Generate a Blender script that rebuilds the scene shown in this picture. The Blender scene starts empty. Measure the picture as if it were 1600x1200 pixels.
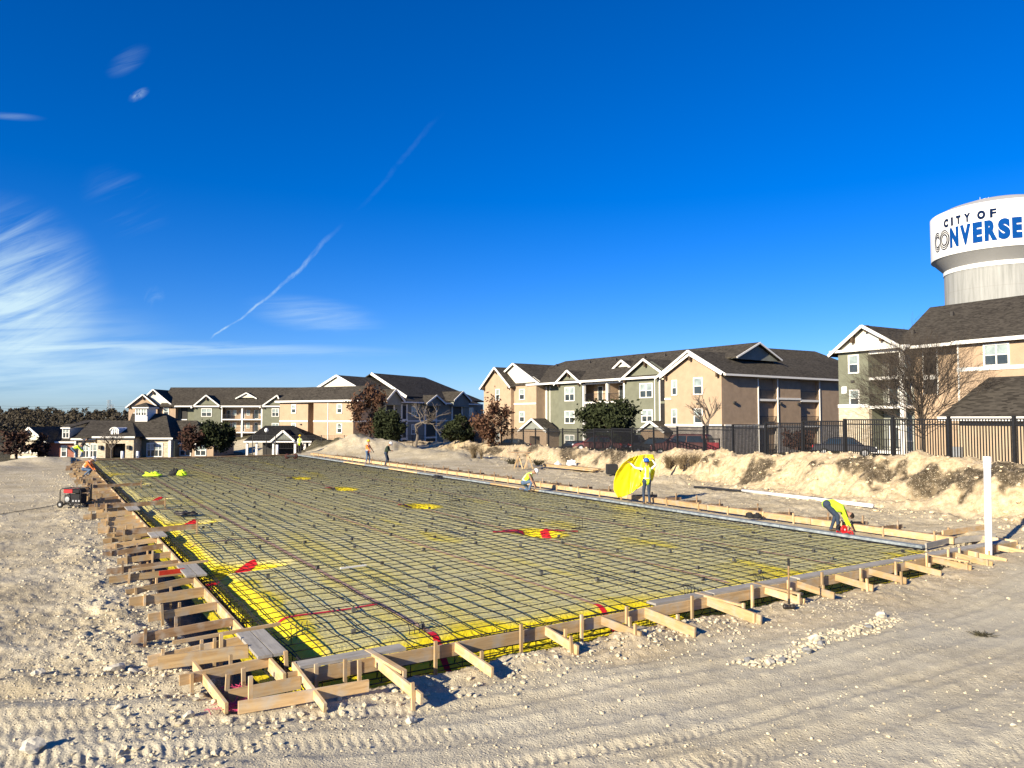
import bpy, bmesh, math, random
import numpy as np
from mathutils import Matrix, Vector

# ------------------------------------------------------------------ camera, sky, sun, exposure
scn = bpy.context.scene
COL = scn.collection
R = math.radians
FPX, CAMZ = 1165.0, 3.4
PITCH = math.atan(53 / FPX)
cd = bpy.data.cameras.new('camera'); cam = bpy.data.objects.new('camera', cd); COL.objects.link(cam)
cd.sensor_width = 36; cd.lens = 36 * FPX / 1600; cd.clip_start = 0.1; cd.clip_end = 6000
cam.location = (0, 0, CAMZ); cam.rotation_euler = (math.pi / 2 + PITCH, 0, 0)
scn.camera = cam

SHADOW_AZ = 42.5        # degrees right of straight ahead: where shadows fall
SUN_EL = 21.0
Lh = Vector((math.sin(R(SHADOW_AZ)), math.cos(R(SHADOW_AZ)), 0))
Ldir = Lh * math.cos(R(SUN_EL)) + Vector((0, 0, -math.sin(R(SUN_EL))))
sd = bpy.data.lights.new('sun', 'SUN'); sd.energy = 4.7; sd.angle = R(0.5); sd.color = (1.0, 0.88, 0.67)
sun = bpy.data.objects.new('sun', sd); COL.objects.link(sun)
sun.rotation_euler = Ldir.to_track_quat('-Z', 'Y').to_euler()
sun.location = (-30, -30, 40)

scn.view_settings.view_transform = 'Standard'; scn.view_settings.look = 'None'
scn.view_settings.gamma = 1.0; scn.view_settings.exposure = 1.16
scn.view_settings.use_curve_mapping = False

W = bpy.data.worlds.new('World'); scn.world = W; W.use_nodes = True
wn, wl = W.node_tree.nodes, W.node_tree.links
wn.clear()
def N(t, **kw):
    n = wn.new(t)
    for k, v in kw.items(): setattr(n, k, v)
    return n
def Lk(a, b): wl.new(a, b)
def wmath(op, a, b=None, c=None, clamp=False):
    n = N('ShaderNodeMath', operation=op, use_clamp=clamp)
    for i, x in enumerate((a, b, c)):
        if x is None: continue
        if isinstance(x, (int, float)): n.inputs[i].default_value = x
        else: Lk(x, n.inputs[i])
    return n.outputs[0]
def wsmooth(x, a, b):
    n = N('ShaderNodeMapRange', interpolation_type='SMOOTHSTEP')
    Lk(x, n.inputs[0]); n.inputs[1].default_value = a; n.inputs[2].default_value = b
    n.inputs[3].default_value = 0; n.inputs[4].default_value = 1
    return n.outputs[0]
sky = N('ShaderNodeTexSky', sky_type='NISHITA', sun_disc=False)
sky.sun_elevation = R(SUN_EL)
sky.sun_rotation = R(SHADOW_AZ + 180)
sky.altitude = 200; sky.air_density = 0.9; sky.dust_density = 0.25; sky.ozone_density = 4.0
hs = N('ShaderNodeHueSaturation'); hs.inputs['Saturation'].default_value = 1.38; hs.inputs['Value'].default_value = 0.72
Lk(sky.outputs[0], hs.inputs['Color'])
tint = N('ShaderNodeMix', data_type='RGBA', blend_type='MULTIPLY'); tint.inputs[0].default_value = 1
Lk(hs.outputs[0], tint.inputs[6]); tint.inputs[7].default_value = (0.69, 0.81, 1.20, 1)
# thin high cloud, laid out by direction: p = x/y, q = z/y of the view direction ahead
tc = N('ShaderNodeTexCoord'); sep = N('ShaderNodeSeparateXYZ'); Lk(tc.outputs['Generated'], sep.inputs[0])
yy = wmath('MAXIMUM', sep.outputs[1], 0.05)
P_ = wmath('DIVIDE', sep.outputs[0], yy); Q_ = wmath('DIVIDE', sep.outputs[2], yy)
front = wsmooth(sep.outputs[1], 0.05, 0.2)
def pix(u, v):       # photograph pixel -> (p, q)
    c = math.cos(PITCH) - math.sin(PITCH) * (600 - v) / FPX
    return ((u - 800) / FPX / c, (math.sin(PITCH) + math.cos(PITCH) * (600 - v) / FPX) / c)
def wnoise(px, qy, ang, sx, sy, detail=6, rough=0.6, dist=0.0, w=0.0):
    ca, sa = math.cos(ang), math.sin(ang)
    a = wmath('ADD', wmath('MULTIPLY', px, ca * sx), wmath('MULTIPLY', qy, sa * sx))
    b = wmath('ADD', wmath('MULTIPLY', px, -sa * sy), wmath('MULTIPLY', qy, ca * sy))
    cb = N('ShaderNodeCombineXYZ'); Lk(a, cb.inputs[0]); Lk(b, cb.inputs[1]); cb.inputs[2].default_value = w
    n = N('ShaderNodeTexNoise'); Lk(cb.outputs[0], n.inputs['Vector'])
    n.inputs['Scale'].default_value = 1; n.inputs['Detail'].default_value = detail
    n.inputs['Roughness'].default_value = rough; n.inputs['Distortion'].default_value = dist
    return n.outputs['Fac']
def blob(u, v, ru, rv, ang=0.0):        # soft ellipse around a direction
    c = pix(u, v); a, b = ru / FPX, rv / FPX
    dx = wmath('SUBTRACT', P_, c[0]); dy = wmath('SUBTRACT', Q_, c[1])
    ca, sa = math.cos(ang), math.sin(ang)
    X = wmath('ADD', wmath('MULTIPLY', dx, ca / a), wmath('MULTIPLY', dy, sa / a))
    Y = wmath('ADD', wmath('MULTIPLY', dx, -sa / b), wmath('MULTIPLY', dy, ca / b))
    r = wmath('SQRT', wmath('ADD', wmath('MULTIPLY', X, X), wmath('MULTIPLY', Y, Y)))
    return wmath('SUBTRACT', 1.0, wsmooth(r, 0.1, 1.0))
fib1 = wnoise(P_, Q_, R(24), 5, 42, 8, 0.62, 0.7, 1.3)
fib2 = wnoise(P_, Q_, R(3), 5, 60, 7, 0.6, 0.5, 4.1)
big = wnoise(P_, Q_, R(15), 4, 9, 4, 0.5, 0.3, 7.7)
fine = wnoise(P_, Q_, R(40), 30, 60, 6, 0.6, 1.0, 2.2)
def cl(mask, n, lo, hi, amt):
    return wmath('MULTIPLY', wmath('MULTIPLY', mask, wsmooth(n, lo, hi)), amt)
layers = [
    cl(blob(15, 445, 185, 150, R(-30)), wmath('ADD', wmath('MULTIPLY', fib1, 0.75), wmath('MULTIPLY', big, 0.35)), 0.34, 0.72, 0.85),
    cl(blob(-80, 520, 420, 130, R(-6)), fib2, 0.15, 0.72, 0.62),
    cl(blob(300, 545, 400, 16, R(-1)), fib2, 0.30, 0.60, 0.45),
    cl(blob(490, 492, 130, 34, R(-7)), fib2, 0.32, 0.72, 0.42),
    cl(blob(60, 590, 620, 70, 0), fib2, 0.15, 0.8, 0.42),
    cl(blob(200, 95, 46, 22, R(35)), fib1, 0.40, 0.8, 0.22),
    cl(blob(217, 148, 22, 10, R(30)), fine, 0.32, 0.7, 0.45),
    cl(blob(195, 320, 90, 60, R(-38)), fib1, 0.40, 0.8, 0.13),
    cl(blob(20, 182, 60, 8, R(-4)), fib2, 0.3, 0.75, 0.22),
    cl(blob(240, 465, 22, 22, 0), fine, 0.42, 0.8, 0.22),
]
# contrail: a slightly wavering line of cloud
A_, B_ = pix(332, 531), pix(700, 170)
tl = math.hypot(B_[0] - A_[0], B_[1] - A_[1]); tx, ty = (B_[0] - A_[0]) / tl, (B_[1] - A_[1]) / tl
dx = wmath('SUBTRACT', P_, A_[0]); dy = wmath('SUBTRACT', Q_, A_[1])
al = wmath('ADD', wmath('MULTIPLY', dx, tx / tl), wmath('MULTIPLY', dy, ty / tl))
ac = wmath('ADD', wmath('MULTIPLY', dx, -ty), wmath('MULTIPLY', dy, tx))
wob = wmath('MULTIPLY', wmath('SUBTRACT', wnoise(P_, Q_, 0, 9, 9, 5, 0.55, 0, 3.3), 0.5), 0.030)
bow = wmath('MULTIPLY', wmath('SINE', wmath('MULTIPLY', al, math.pi)), -0.012)
acw = wmath('ABSOLUTE', wmath('SUBTRACT', wmath('ADD', ac, wob), bow))
along = wmath('MULTIPLY', wsmooth(al, -0.01, 0.03), wmath('SUBTRACT', 1.0, wsmooth(al, 0.30, 0.54)))
thin = wmath('MULTIPLY', wsmooth(al, 0.55, 0.7), wmath('MULTIPLY', wmath('SUBTRACT', 1.0, wsmooth(al, 0.85, 1.0)), 0.05))
width_ = wmath('ADD', 0.0014, wmath('MULTIPLY', wsmooth(al, 0.0, 0.5), 0.0030))
core = wmath('SUBTRACT', 1.0, wmath('MINIMUM', 1.0, wmath('POWER', wmath('DIVIDE', acw, width_), 1.4)))
core = wmath('MAXIMUM', core, 0.0)
layers.append(wmath('MULTIPLY', wmath('MULTIPLY', core, wmath('ADD', along, thin)), wmath('MULTIPLY', wsmooth(fine, 0.25, 0.7), 0.60)))
tot = layers[0]
for x in layers[1:]: tot = wmath('ADD', tot, x)
tot = wmath('MULTIPLY', wmath('MINIMUM', tot, 0.92), front)
cm = N('ShaderNodeMix', data_type='RGBA'); Lk(tot, cm.inputs[0]); Lk(tint.outputs[2], cm.inputs[6])
cm.inputs[7].default_value = (3.6, 4.75, 5.3, 1)
bg = N('ShaderNodeBackground'); bg.inputs['Strength'].default_value = 0.084
Lk(cm.outputs[2], bg.inputs['Color'])
wo = N('ShaderNodeOutputWorld'); Lk(bg.outputs[0], wo.inputs['Surface'])

# ------------------------------------------------------------------ measuring helpers
def ray(u, v):
    c, s = math.cos(PITCH), math.sin(PITCH); k = (600 - v) / FPX
    return Vector(((u - 800) / FPX, c - s * k, s + c * k))
def gnd(u, v, z=0.0):                     # where the line of sight meets height z
    d = ray(u, v); t = (z - CAMZ) / d.z
    return Vector((d.x * t, d.y * t, z))
AZ = R(-32.0)
AX = Vector((math.sin(AZ), math.cos(AZ), 0)); BX = Vector((math.cos(AZ), -math.sin(AZ), 0))
AF, AFAR, BL, BR = 10.2, 70.5, 2.80, 20.0  # slab: front, far end, left and right form lines
def slab(a, b, z=0.0): return Vector((AX.x * a + BX.x * b, AX.y * a + BX.y * b, z))
def toslab(p): return (p[0] * AX.x + p[1] * AX.y, p[0] * BX.x + p[1] * BX.y)

# ------------------------------------------------------------------ object helpers
WM = {}
def tag(o, label=None, cat=None, group=None, kind=None):
    if label: o['label'] = label
    if cat: o['category'] = cat
    if group: o['group'] = group
    if kind: o['kind'] = kind
    return o
def link(name, data, M=None, parent=None):
    o = bpy.data.objects.new(name, data); COL.objects.link(o)
    M = M.copy() if M is not None else Matrix.Identity(4)
    WM[o] = M
    if parent is not None:
        o.parent = parent; o.matrix_local = WM[parent].inverted() @ M
    else:
        o.matrix_local = M
    return o
def empty(name, loc, rz=0.0, label=None, cat=None, group=None):
    o = link(name, None, Matrix.Translation(Vector(loc)) @ Matrix.Rotation(rz, 4, 'Z'))
    o.empty_display_size = 0.2
    return tag(o, label, cat, group)
class MB:
    def __init__(s): s.v = []; s.f = []; s.m = []
    def add(s, vs, fs, mi=0):
        k = len(s.v); s.v += [tuple(x) for x in vs]
        s.f += [tuple(i + k for i in f) for f in fs]; s.m += [mi] * len(fs); return s
    def box(s, x0, x1, y0, y1, z0, z1, mi=0):
        return s.add([(x0,y0,z0),(x1,y0,z0),(x1,y1,z0),(x0,y1,z0),(x0,y0,z1),(x1,y0,z1),(x1,y1,z1),(x0,y1,z1)],
                     [(0,3,2,1),(4,5,6,7),(0,1,5,4),(1,2,6,5),(2,3,7,6),(3,0,4,7)], mi)
    def bar(s, p, q, w, h, up=(0, 0, 1), mi=0):      # box from p to q
        p, q = Vector(p), Vector(q); d = (q - p).normalized(); up = Vector(up)
        if abs(d.dot(up)) > 0.98: up = Vector((1, 0, 0))
        x = d.cross(up).normalized() * (w / 2); y = x.cross(d).normalized() * (h / 2)
        return s.add([p-x-y, p+x-y, p+x+y, p-x+y, q-x-y, q+x-y, q+x+y, q-x+y],
                     [(0,1,2,3),(7,6,5,4),(0,4,5,1),(1,5,6,2),(2,6,7,3),(3,7,4,0)], mi)
    def tube(s, pts, rad, n=8, caps=True, mi=0):
        pts = [Vector(p) for p in pts]
        rs = rad if isinstance(rad, (list, tuple)) else [rad] * len(pts)
        k = len(s.v); up = None
        for i, p in enumerate(pts):
            d = (pts[min(i + 1, len(pts) - 1)] - pts[max(i - 1, 0)]).normalized()
            if up is None:
                up = Vector((0, 0, 1)) if abs(d.z) < 0.9 else Vector((1, 0, 0))
            x = d.cross(up)
            if x.length < 1e-5: x = d.cross(Vector((0.3, 1, 0.2)))
            x.normalize(); y = x.cross(d); up = y
            for j in range(n):
                a = 2 * math.pi * j / n
                s.v.append(tuple(p + (x * math.cos(a) + y * math.sin(a)) * rs[i]))
        for i in range(len(pts) - 1):
            for j in range(n):
                a, b = k + i * n + j, k + i * n + (j + 1) % n
                s.f.append((a, b, b + n, a + n)); s.m.append(mi)
        if caps:
            s.f.append(tuple(range(k + n - 1, k - 1, -1))); s.m.append(mi)
            e = k + (len(pts) - 1) * n
            s.f.append(tuple(range(e, e + n))); s.m.append(mi)
        return s
    def lathe(s, prof, n=24, c=(0, 0, 0), mi=0, axis='z'):
        k = len(s.v)
        for r, z in prof:
            for j in range(n):
                a = 2 * math.pi * j / n; x, y = r * math.cos(a), r * math.sin(a)
                v = (x, y, z) if axis == 'z' else ((z, x, y) if axis == 'x' else (y, z, x))
                s.v.append((c[0] + v[0], c[1] + v[1], c[2] + v[2]))
        for i in range(len(prof) - 1):
            for j in range(n):
                a, b = k + i * n + j, k + i * n + (j + 1) % n
                s.f.append((a, b, b + n, a + n)); s.m.append(mi)
        return s
    def ball(s, c, rx, ry, rz, n=10, mi=0):
        k = len(s.v); rows = n // 2 + 1
        for i in range(rows):
            t = math.pi * i / (rows - 1)
            for j in range(n):
                a = 2 * math.pi * j / n
                s.v.append((c[0] + rx * math.sin(t) * math.cos(a), c[1] + ry * math.sin(t) * math.sin(a), c[2] - rz * math.cos(t)))
        for i in range(rows - 1):
            for j in range(n):
                a, b = k + i * n + j, k + i * n + (j + 1) % n
                s.f.append((a, b, b + n, a + n)); s.m.append(mi)
        return s
    def prism(s, poly, y0, y1, mi=0):                # polygon in x,z extruded along y
        n = len(poly)
        vs = [(x, y0, z) for x, z in poly] + [(x, y1, z) for x, z in poly]
        fs = [tuple(range(n)), tuple(range(2 * n - 1, n - 1, -1))]
        fs += [(i, i + n, (i + 1) % n + n, (i + 1) % n) for i in range(n)]
        return s.add(vs, fs, mi)
    def mesh(s, name, mats, smooth=False, fix=False):
        me = bpy.data.meshes.new(name); me.from_pydata(s.v, [], s.f)
        ms = mats if isinstance(mats, (list, tuple)) else [mats]
        for m in ms: me.materials.append(m)
        if len(ms) > 1: me.polygons.foreach_set('material_index', s.m)
        if fix:
            bm = bmesh.new(); bm.from_mesh(me); bmesh.ops.recalc_face_normals(bm, faces=bm.faces); bm.to_mesh(me); bm.free()
        if smooth: me.polygons.foreach_set('use_smooth', [True] * len(me.polygons))
        me.update(); return me
    def build(s, name, mats, parent=None, M=None, smooth=False, fix=False):
        return link(name, s.mesh(name, mats, smooth, fix), M, parent)
def np_mesh(name, verts, quads, mats, smooth=True):
    me = bpy.data.meshes.new(name); nv, nq = len(verts), len(quads); k = quads.shape[1]
    me.vertices.add(nv); me.vertices.foreach_set('co', verts.astype(np.float32).ravel())
    me.loops.add(nq * k); me.loops.foreach_set('vertex_index', quads.astype(np.int32).ravel())
    me.polygons.add(nq); me.polygons.foreach_set('loop_start', np.arange(0, nq * k, k, dtype=np.int32))
    me.polygons.foreach_set('use_smooth', np.full(nq, smooth))
    for m in (mats if isinstance(mats, (list, tuple)) else [mats]): me.materials.append(m)
    me.update(calc_edges=True); return me

# ------------------------------------------------------------------ numpy noise
def _hash(ix, iy, seed):
    h = (ix.astype(np.int64) * 374761393 + iy.astype(np.int64) * 668265263 + seed * 982451653) & 0xFFFFFFFF
    h = ((h ^ (h >> 13)) * 1274126177) & 0xFFFFFFFF
    return ((h ^ (h >> 16)) & 0xFFFF) / 65535.0
def vnoise(x, y, seed=0):
    x = np.asarray(x, float); y = np.asarray(y, float)
    ix, iy = np.floor(x), np.floor(y); fx, fy = x - ix, y - iy
    fx = fx * fx * fx * (fx * (fx * 6 - 15) + 10); fy = fy * fy * fy * (fy * (fy * 6 - 15) + 10)
    a, b = _hash(ix, iy, seed), _hash(ix + 1, iy, seed); c, d = _hash(ix, iy + 1, seed), _hash(ix + 1, iy + 1, seed)
    return (a + (b - a) * fx) * (1 - fy) + (c + (d - c) * fx) * fy - 0.5
def fbm(x, y, oct=4, seed=0, gain=0.5):
    t, amp = 0, 1.0
    for o in range(oct):
        t = t + amp * vnoise(x * 2 ** o + 17.3 * o, y * 2 ** o - 9.1 * o, seed + o); amp *= gain
    return t
def sstep(x, a, b):
    t = np.clip((x - a) / (b - a), 0, 1); return t * t * (3 - 2 * t)

# ------------------------------------------------------------------ materials
MATS = {}
def newmat(name):
    m = bpy.data.materials.new(name); m.use_nodes = True
    nt = m.node_tree; b = nt.nodes['Principled BSDF']; MATS[name] = m
    return m, nt, b
def nd(nt, t, **kw):
    n = nt.nodes.new(t)
    for k, v in kw.items(): setattr(n, k, v)
    return n
def ramp(nt, fac, stops):
    n = nd(nt, 'ShaderNodeValToRGB'); nt.links.new(fac, n.inputs[0])
    e = n.color_ramp.elements
    while len(e) < len(stops): e.new(0.5)
    for i, (p, c) in enumerate(stops): e[i].position = p; e[i].color = (*c, 1)
    return n.outputs[0]
def noise(nt, vec, scale, detail=4, rough=0.55, dist=0.0):
    n = nd(nt, 'ShaderNodeTexNoise'); nt.links.new(vec, n.inputs['Vector'])
    n.inputs['Scale'].default_value = scale; n.inputs['Detail'].default_value = detail
    n.inputs['Roughness'].default_value = rough; n.inputs['Distortion'].default_value = dist
    return n.outputs['Fac']
def mixc(nt, fac, a, b, mode='MIX'):
    n = nd(nt, 'ShaderNodeMix', data_type='RGBA', blend_type=mode)
    if isinstance(fac, float): n.inputs[0].default_value = fac
    else: nt.links.new(fac, n.inputs[0])
    for i, x in ((6, a), (7, b)):
        if isinstance(x, tuple): n.inputs[i].default_value = (*x, 1)
        else: nt.links.new(x, n.inputs[i])
    return n.outputs[2]
def mth(nt, op, a, b=None):
    n = nd(nt, 'ShaderNodeMath', operation=op)
    for i, x in enumerate((a, b)):
        if x is None: continue
        if isinstance(x, (int, float)): n.inputs[i].default_value = x
        else: nt.links.new(x, n.inputs[i])
    return n.outputs[0]
def bumpn(nt, b, h, strength, dist=0.02):
    n = nd(nt, 'ShaderNodeBump'); n.inputs['Strength'].default_value = strength; n.inputs['Distance'].default_value = dist
    nt.links.new(h, n.inputs['Height']); nt.links.new(n.outputs[0], b.inputs['Normal'])
def pm(name, col, var=0.15, scale=3.0, rough=0.8, bump=0.0, bscale=40.0, metal=0.0, spec=0.3, space='pos', col2=None, rnd=0.0):
    m, nt, b = newmat(name)
    if space == 'pos': vec = nd(nt, 'ShaderNodeNewGeometry').outputs['Position']
    else: vec = nd(nt, 'ShaderNodeTexCoord').outputs['Object']
    f = noise(nt, vec, scale, 5, 0.6)
    lo = tuple(c * (1 - var) for c in col); hi = tuple(min(1, c * (1 + var)) for c in (col2 or col))
    c = ramp(nt, f, [(0.3, lo), (0.7, hi)])
    if rnd:
        oi = nd(nt, 'ShaderNodeObjectInfo'); h = nd(nt, 'ShaderNodeHueSaturation')
        nt.links.new(c, h.inputs['Color'])
        nt.links.new(mth(nt, 'ADD', mth(nt, 'MULTIPLY', oi.outputs['Random'], 2 * rnd), 1 - rnd), h.inputs['Value'])
        c = h.outputs[0]
    nt.links.new(c, b.inputs['Base Color'])
    b.inputs['Roughness'].default_value = rough; b.inputs['Metallic'].default_value = metal
    b.inputs['Specular IOR Level'].default_value = spec
    if bump: bumpn(nt, b, noise(nt, vec, bscale, 4, 0.6), bump, 0.02)
    return m
def wood(name, lo, hi, rnd=0.30):
    m, nt, b = newmat(name)
    tcn = nd(nt, 'ShaderNodeTexCoord'); mp = nd(nt, 'ShaderNodeMapping'); mp.inputs['Scale'].default_value = (1.6, 22, 22)
    oi = nd(nt, 'ShaderNodeObjectInfo'); va = nd(nt, 'ShaderNodeVectorMath', operation='ADD')
    cb = nd(nt, 'ShaderNodeCombineXYZ'); nt.links.new(mth(nt, 'MULTIPLY', oi.outputs['Random'], 40), cb.inputs[0])
    nt.links.new(tcn.outputs['Object'], va.inputs[0]); nt.links.new(cb.outputs[0], va.inputs[1])
    nt.links.new(va.outputs[0], mp.inputs['Vector'])
    f = noise(nt, mp.outputs[0], 1.0, 6, 0.6, 0.8)
    c = ramp(nt, f, [(0.3, lo), (0.5, tuple((a + b_) / 2 for a, b_ in zip(lo, hi))), (0.72, hi)])
    # dust, cement smears and knots
    d = noise(nt, va.outputs[0], 3.5, 5, 0.6)
    c = mixc(nt, ramp(nt, d, [(0.47, (0, 0, 0)), (0.68, (0.75, 0.75, 0.75))]), c, (0.40, 0.37, 0.31))
    k = nd(nt, 'ShaderNodeTexVoronoi'); k.inputs['Scale'].default_value = 2.6; nt.links.new(va.outputs[0], k.inputs['Vector'])
    c = mixc(nt, ramp(nt, k.outputs['Distance'], [(0.03, (0.75, 0.75, 0.75)), (0.07, (0, 0, 0))]), c, (0.12, 0.06, 0.025))
    h = nd(nt, 'ShaderNodeHueSaturation'); nt.links.new(c, h.inputs['Color'])
    nt.links.new(mth(nt, 'ADD', mth(nt, 'MULTIPLY', oi.outputs['Random'], 2 * rnd), 1 - rnd), h.inputs['Value'])
    nt.links.new(h.outputs[0], b.inputs['Base Color']); b.inputs['Roughness'].default_value = 0.85
    b.inputs['Specular IOR Level'].default_value = 0.2
    bumpn(nt, b, f, 0.25, 0.01)
    return m
WOOD = wood('new_lumber', (0.36, 0.23, 0.105), (0.56, 0.40, 0.21))
WOODG = wood('weathered_plank', (0.24, 0.22, 0.19), (0.38, 0.36, 0.32), 0.15)
WOODB = wood('brown_lumber', (0.20, 0.12, 0.06), (0.34, 0.22, 0.12), 0.2)
STEEL = pm('rebar_steel', (0.035, 0.032, 0.032), 0.35, 9, 0.6, metal=0.5, spec=0.4)
def board(name, p, q, h, w, m, parent=None, up=(0, 0, 1)):
    """one plank from p to q, local x along it"""
    p, q = Vector(p), Vector(q); d = q - p; L = d.length; d.normalize()
    y = Vector(up).cross(d).normalized(); z = d.cross(y)
    M = Matrix(((d.x, y.x, z.x, p.x), (d.y, y.y, z.y, p.y), (d.z, y.z, z.z, p.z), (0, 0, 0, 1)))
    return MB().box(0, L, -w / 2, w / 2, -h / 2, h / 2).build(name, m, parent, M)
def ordn(n):
    w = ['first','second','third','fourth','fifth','sixth','seventh','eighth','ninth','tenth','eleventh','twelfth','thirteenth',
         'fourteenth','fifteenth','sixteenth','seventeenth','eighteenth','nineteenth']
    if n <= 19: return w[n - 1]
    t = ['twenty','thirty','forty','fifty','sixty','seventy','eighty','ninety'][n // 10 - 2]
    if n % 10 == 0: return t[:-1] + 'ieth'
    return t + '-' + w[n % 10 - 1]
# ------------------------------------------------------------------ terrain
FM, FC = 0.37, 29.8                       # the fence runs along x = FC - FM*y
FD = Vector((-FM, 1, 0)).normalized()
def fence_dist(x, y): return (FC - FM * y - x) / math.hypot(1, FM)      # > 0 on the site side
def zfence(y): return np.interp(y, [0, 30, 36, 48, 64, 83, 110, 150], [1.5, 1.5, 1.45, 0.95, 0.55, 0.30, -0.2, -2.0])
def zpark(y): return np.interp(y, [0, 30, 46, 62, 80, 120, 160, 200], [1.2, 1.05, 0.75, 0.30, -0.55, -0.7, -2.6, -3.0])
def trackline(x, y): # haul road in front of the camera: across-coordinate
    return y - (8.5 + 0.10 * (x + 5.6) + 0.022 * np.maximum(x + 5, -2) ** 2)
def height(x, y, fine=True):
    x = np.asarray(x, float); y = np.asarray(y, float)
    a = x * AX.x + y * AX.y; b = x * BX.x + y * BX.y
    z = -0.24 + 0.10 * fbm(x * 0.22, y * 0.22, 3, 3)
    r = np.hypot(x, y)
    # fall away beyond the pad on the left and behind
    z = z - 2.7 * sstep(a, 72, 100) * (1 - sstep(b, 28, 44))
    z = z - 2.0 * sstep(-b, 6, 60) * sstep(a, 50, 90) * 0.3
    # low dirt heaps behind the slab
    for (hu, hv, hh, hr) in HEAPS:
        d2 = ((x - hu) ** 2 + (y - hv) ** 2) / hr ** 2
        z = z + hh * np.exp(-d2) * (1 + 0.5 * fbm(x * 0.6, y * 0.6, 3, 21))
    # ground rises to the right, then the cut bank below the fence
    df = fence_dist(x, y)
    z = z + np.interp(df, [3.5, 9, 14], [0.42, 0.12, 0]) * sstep(60 - y, 8, 34)
    wob = 0.9 * fbm(x * 0.28, y * 0.28, 3, 8)
    e = df + wob
    zf = zfence(y)
    up_ = 1 - sstep(e, 2.3, 5.0 + 1.0 * vnoise(x * 0.15, y * 0.15, 77))
    hump = 0.48 * np.exp(-((e - 1.9) / 0.9) ** 2) * (0.55 + fbm(x * 0.45, y * 0.45, 3, 13))
    zt = np.where(df > 0, zf + hump, zf + (zpark(y) - zf) * sstep(-df, 0.3, 3.5))
    right = sstep(y, -40, -20) * (1 - sstep(y, 100, 125))
    z = z * (1 - up_ * right) + zt * up_ * right
    ridge = up_ * (1 - up_) * 4 * right * (df > 0)
    z = z + ridge * (0.30 * fbm(x * 1.1, y * 1.1, 4, 31) - 0.10 * np.abs(fbm(x * 2.6, y * 2.6, 3, 5)))
    sf = x * FD.x + y * FD.y
    z = z + ridge * (0.42 * fbm(sf * 1.1, df * 0.22, 4, 611, .6) - 0.12 * np.abs(fbm(sf * 3.1, df * 0.6, 3, 613)))
    z = np.where(df < 0, z * right + (1 - right) * np.minimum(z, -2.9), z)
    # distant land
    z = np.where(y > 175, z + (-3.0 - z) * sstep(y, 175, 230), z)
    far = 5.5 * sstep(r, 260, 620) * sstep(-x, -150, 120) * (1 + 0.35 * fbm(x * 0.006, y * 0.006, 3, 60))
    z = z + far
    # slab excavation
    inside = (a > AF - 0.42 + 0.18 * vnoise(a * 2, b * 2, 4)) & (a < AFAR + 0.3) & (b > BL - 0.80 + 0.25 * vnoise(a * 1.7, b, 6)) & (b < BR + 0.05)
    porch = (a > AF - 0.3) & (a < 11.15) & (b >= BR) & (b < 22.6)
    lm = np.abs(((a - 12.4) % 6.4) - 0.0) < 0.0
    z = np.where(inside | porch, -0.80, z)
    walk = (a > 11.2) & (a < AFAR) & (b > BR + 0.05) & (b < 21.45)
    z = np.where(walk, -0.16 + 0.015 * vnoise(x * 3, y * 3, 9), z)
    if fine:
        nb = np.clip(1 - r / 60, 0, 1)
        tr = trackline(x, y)
        road = sstep(tr, -4, -2.4) * (1 - sstep(tr, 1.0, 2.6))
        rough_ = (1 - 0.80 * road)
        lump = (0.085 * fbm(x * 0.9, y * 0.9, 2, 45) + 0.07 * fbm(x * 2.1, y * 2.1, 5, 40, 0.62)) * (1 - 0.45 * sstep(x, 0, 4)) + 0.022 * fbm(x * 9, y * 9, 3, 50)
        # loose spoil thrown up beside the forms
        dl = np.minimum(np.abs(b - (BL - 1.9)), np.where(a < AF, np.abs(a - (AF - 1.0)), 9))
        spoil = np.exp(-(dl / 0.5) ** 2) * (b < BR + 2) * (a < AFAR) * (b > BL - 4) * (a > AF - 3)
        spoil = spoil * (0.5 + fbm(x * 0.5, y * 0.5, 2, 71))
        lump = lump * (1 + 1.8 * np.clip(spoil, 0, 1)) + 0.10 * np.clip(spoil, 0, 1)
        # wheel ruts and lug prints
        rut = 0
        for c0, wd in ((-2.3, .24), (-0.55, .26), (1.15, .22), (-3.6, .24), (-1.5, .13), (0.35, .15)):
            tt = tr - c0 + 0.10 * vnoise(x * 0.4, y * 0.1, 90 + int(c0 * 10))
            g = np.exp(-(tt / wd) ** 4)
            lug = np.sin(x * 2 * math.pi / 0.115 + np.sign(tt) * tt * 26)
            rut = rut + g * (-0.026 + 0.0075 * lug * np.clip(0.3 + 2.6 * vnoise(x * 0.5, y * 0.5, 95), 0, 1.4)) + 0.032 * np.exp(-((np.abs(tt) - wd * 1.25) / 0.10) ** 2) * (0.6 + fbm(x * 3, y * 3, 2, 97))
        # track prints bottom left
        la = np.hypot((x + 5.3) / 1.7, (y - 8.6) / 1.1)
        lp = (1 - sstep(la, 0.7, 1.1))
        rut = rut + lp * 0.011 * np.sin(x * 2 * math.pi / 0.16 + 1.5 * np.sin(y * 9)) * np.sin(y * 2 * math.pi / 0.2)
        rut = rut - 0.10 * np.exp(-((tr - 1.55) / 0.22) ** 2) * (1 - sstep(x, -4.4, -2.6)) + 0.07 * np.exp(-((tr - 1.0) / 0.25) ** 2) * (1 - sstep(x, -4.4, -2.6))
        ok = ~(inside | porch | walk) & (df > 0.0)
        z = np.where(ok, z + (lump * rough_ + rut) * nb * 1.0, z)
        z = np.where(ok & (df < 9), z + (0.10 + 0.10 * (df < 5.5)) * fbm(x * 1.7, y * 1.7, 5, 81, .65) * (1 - nb * .4), z)
    return z
HEAPS = []
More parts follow.
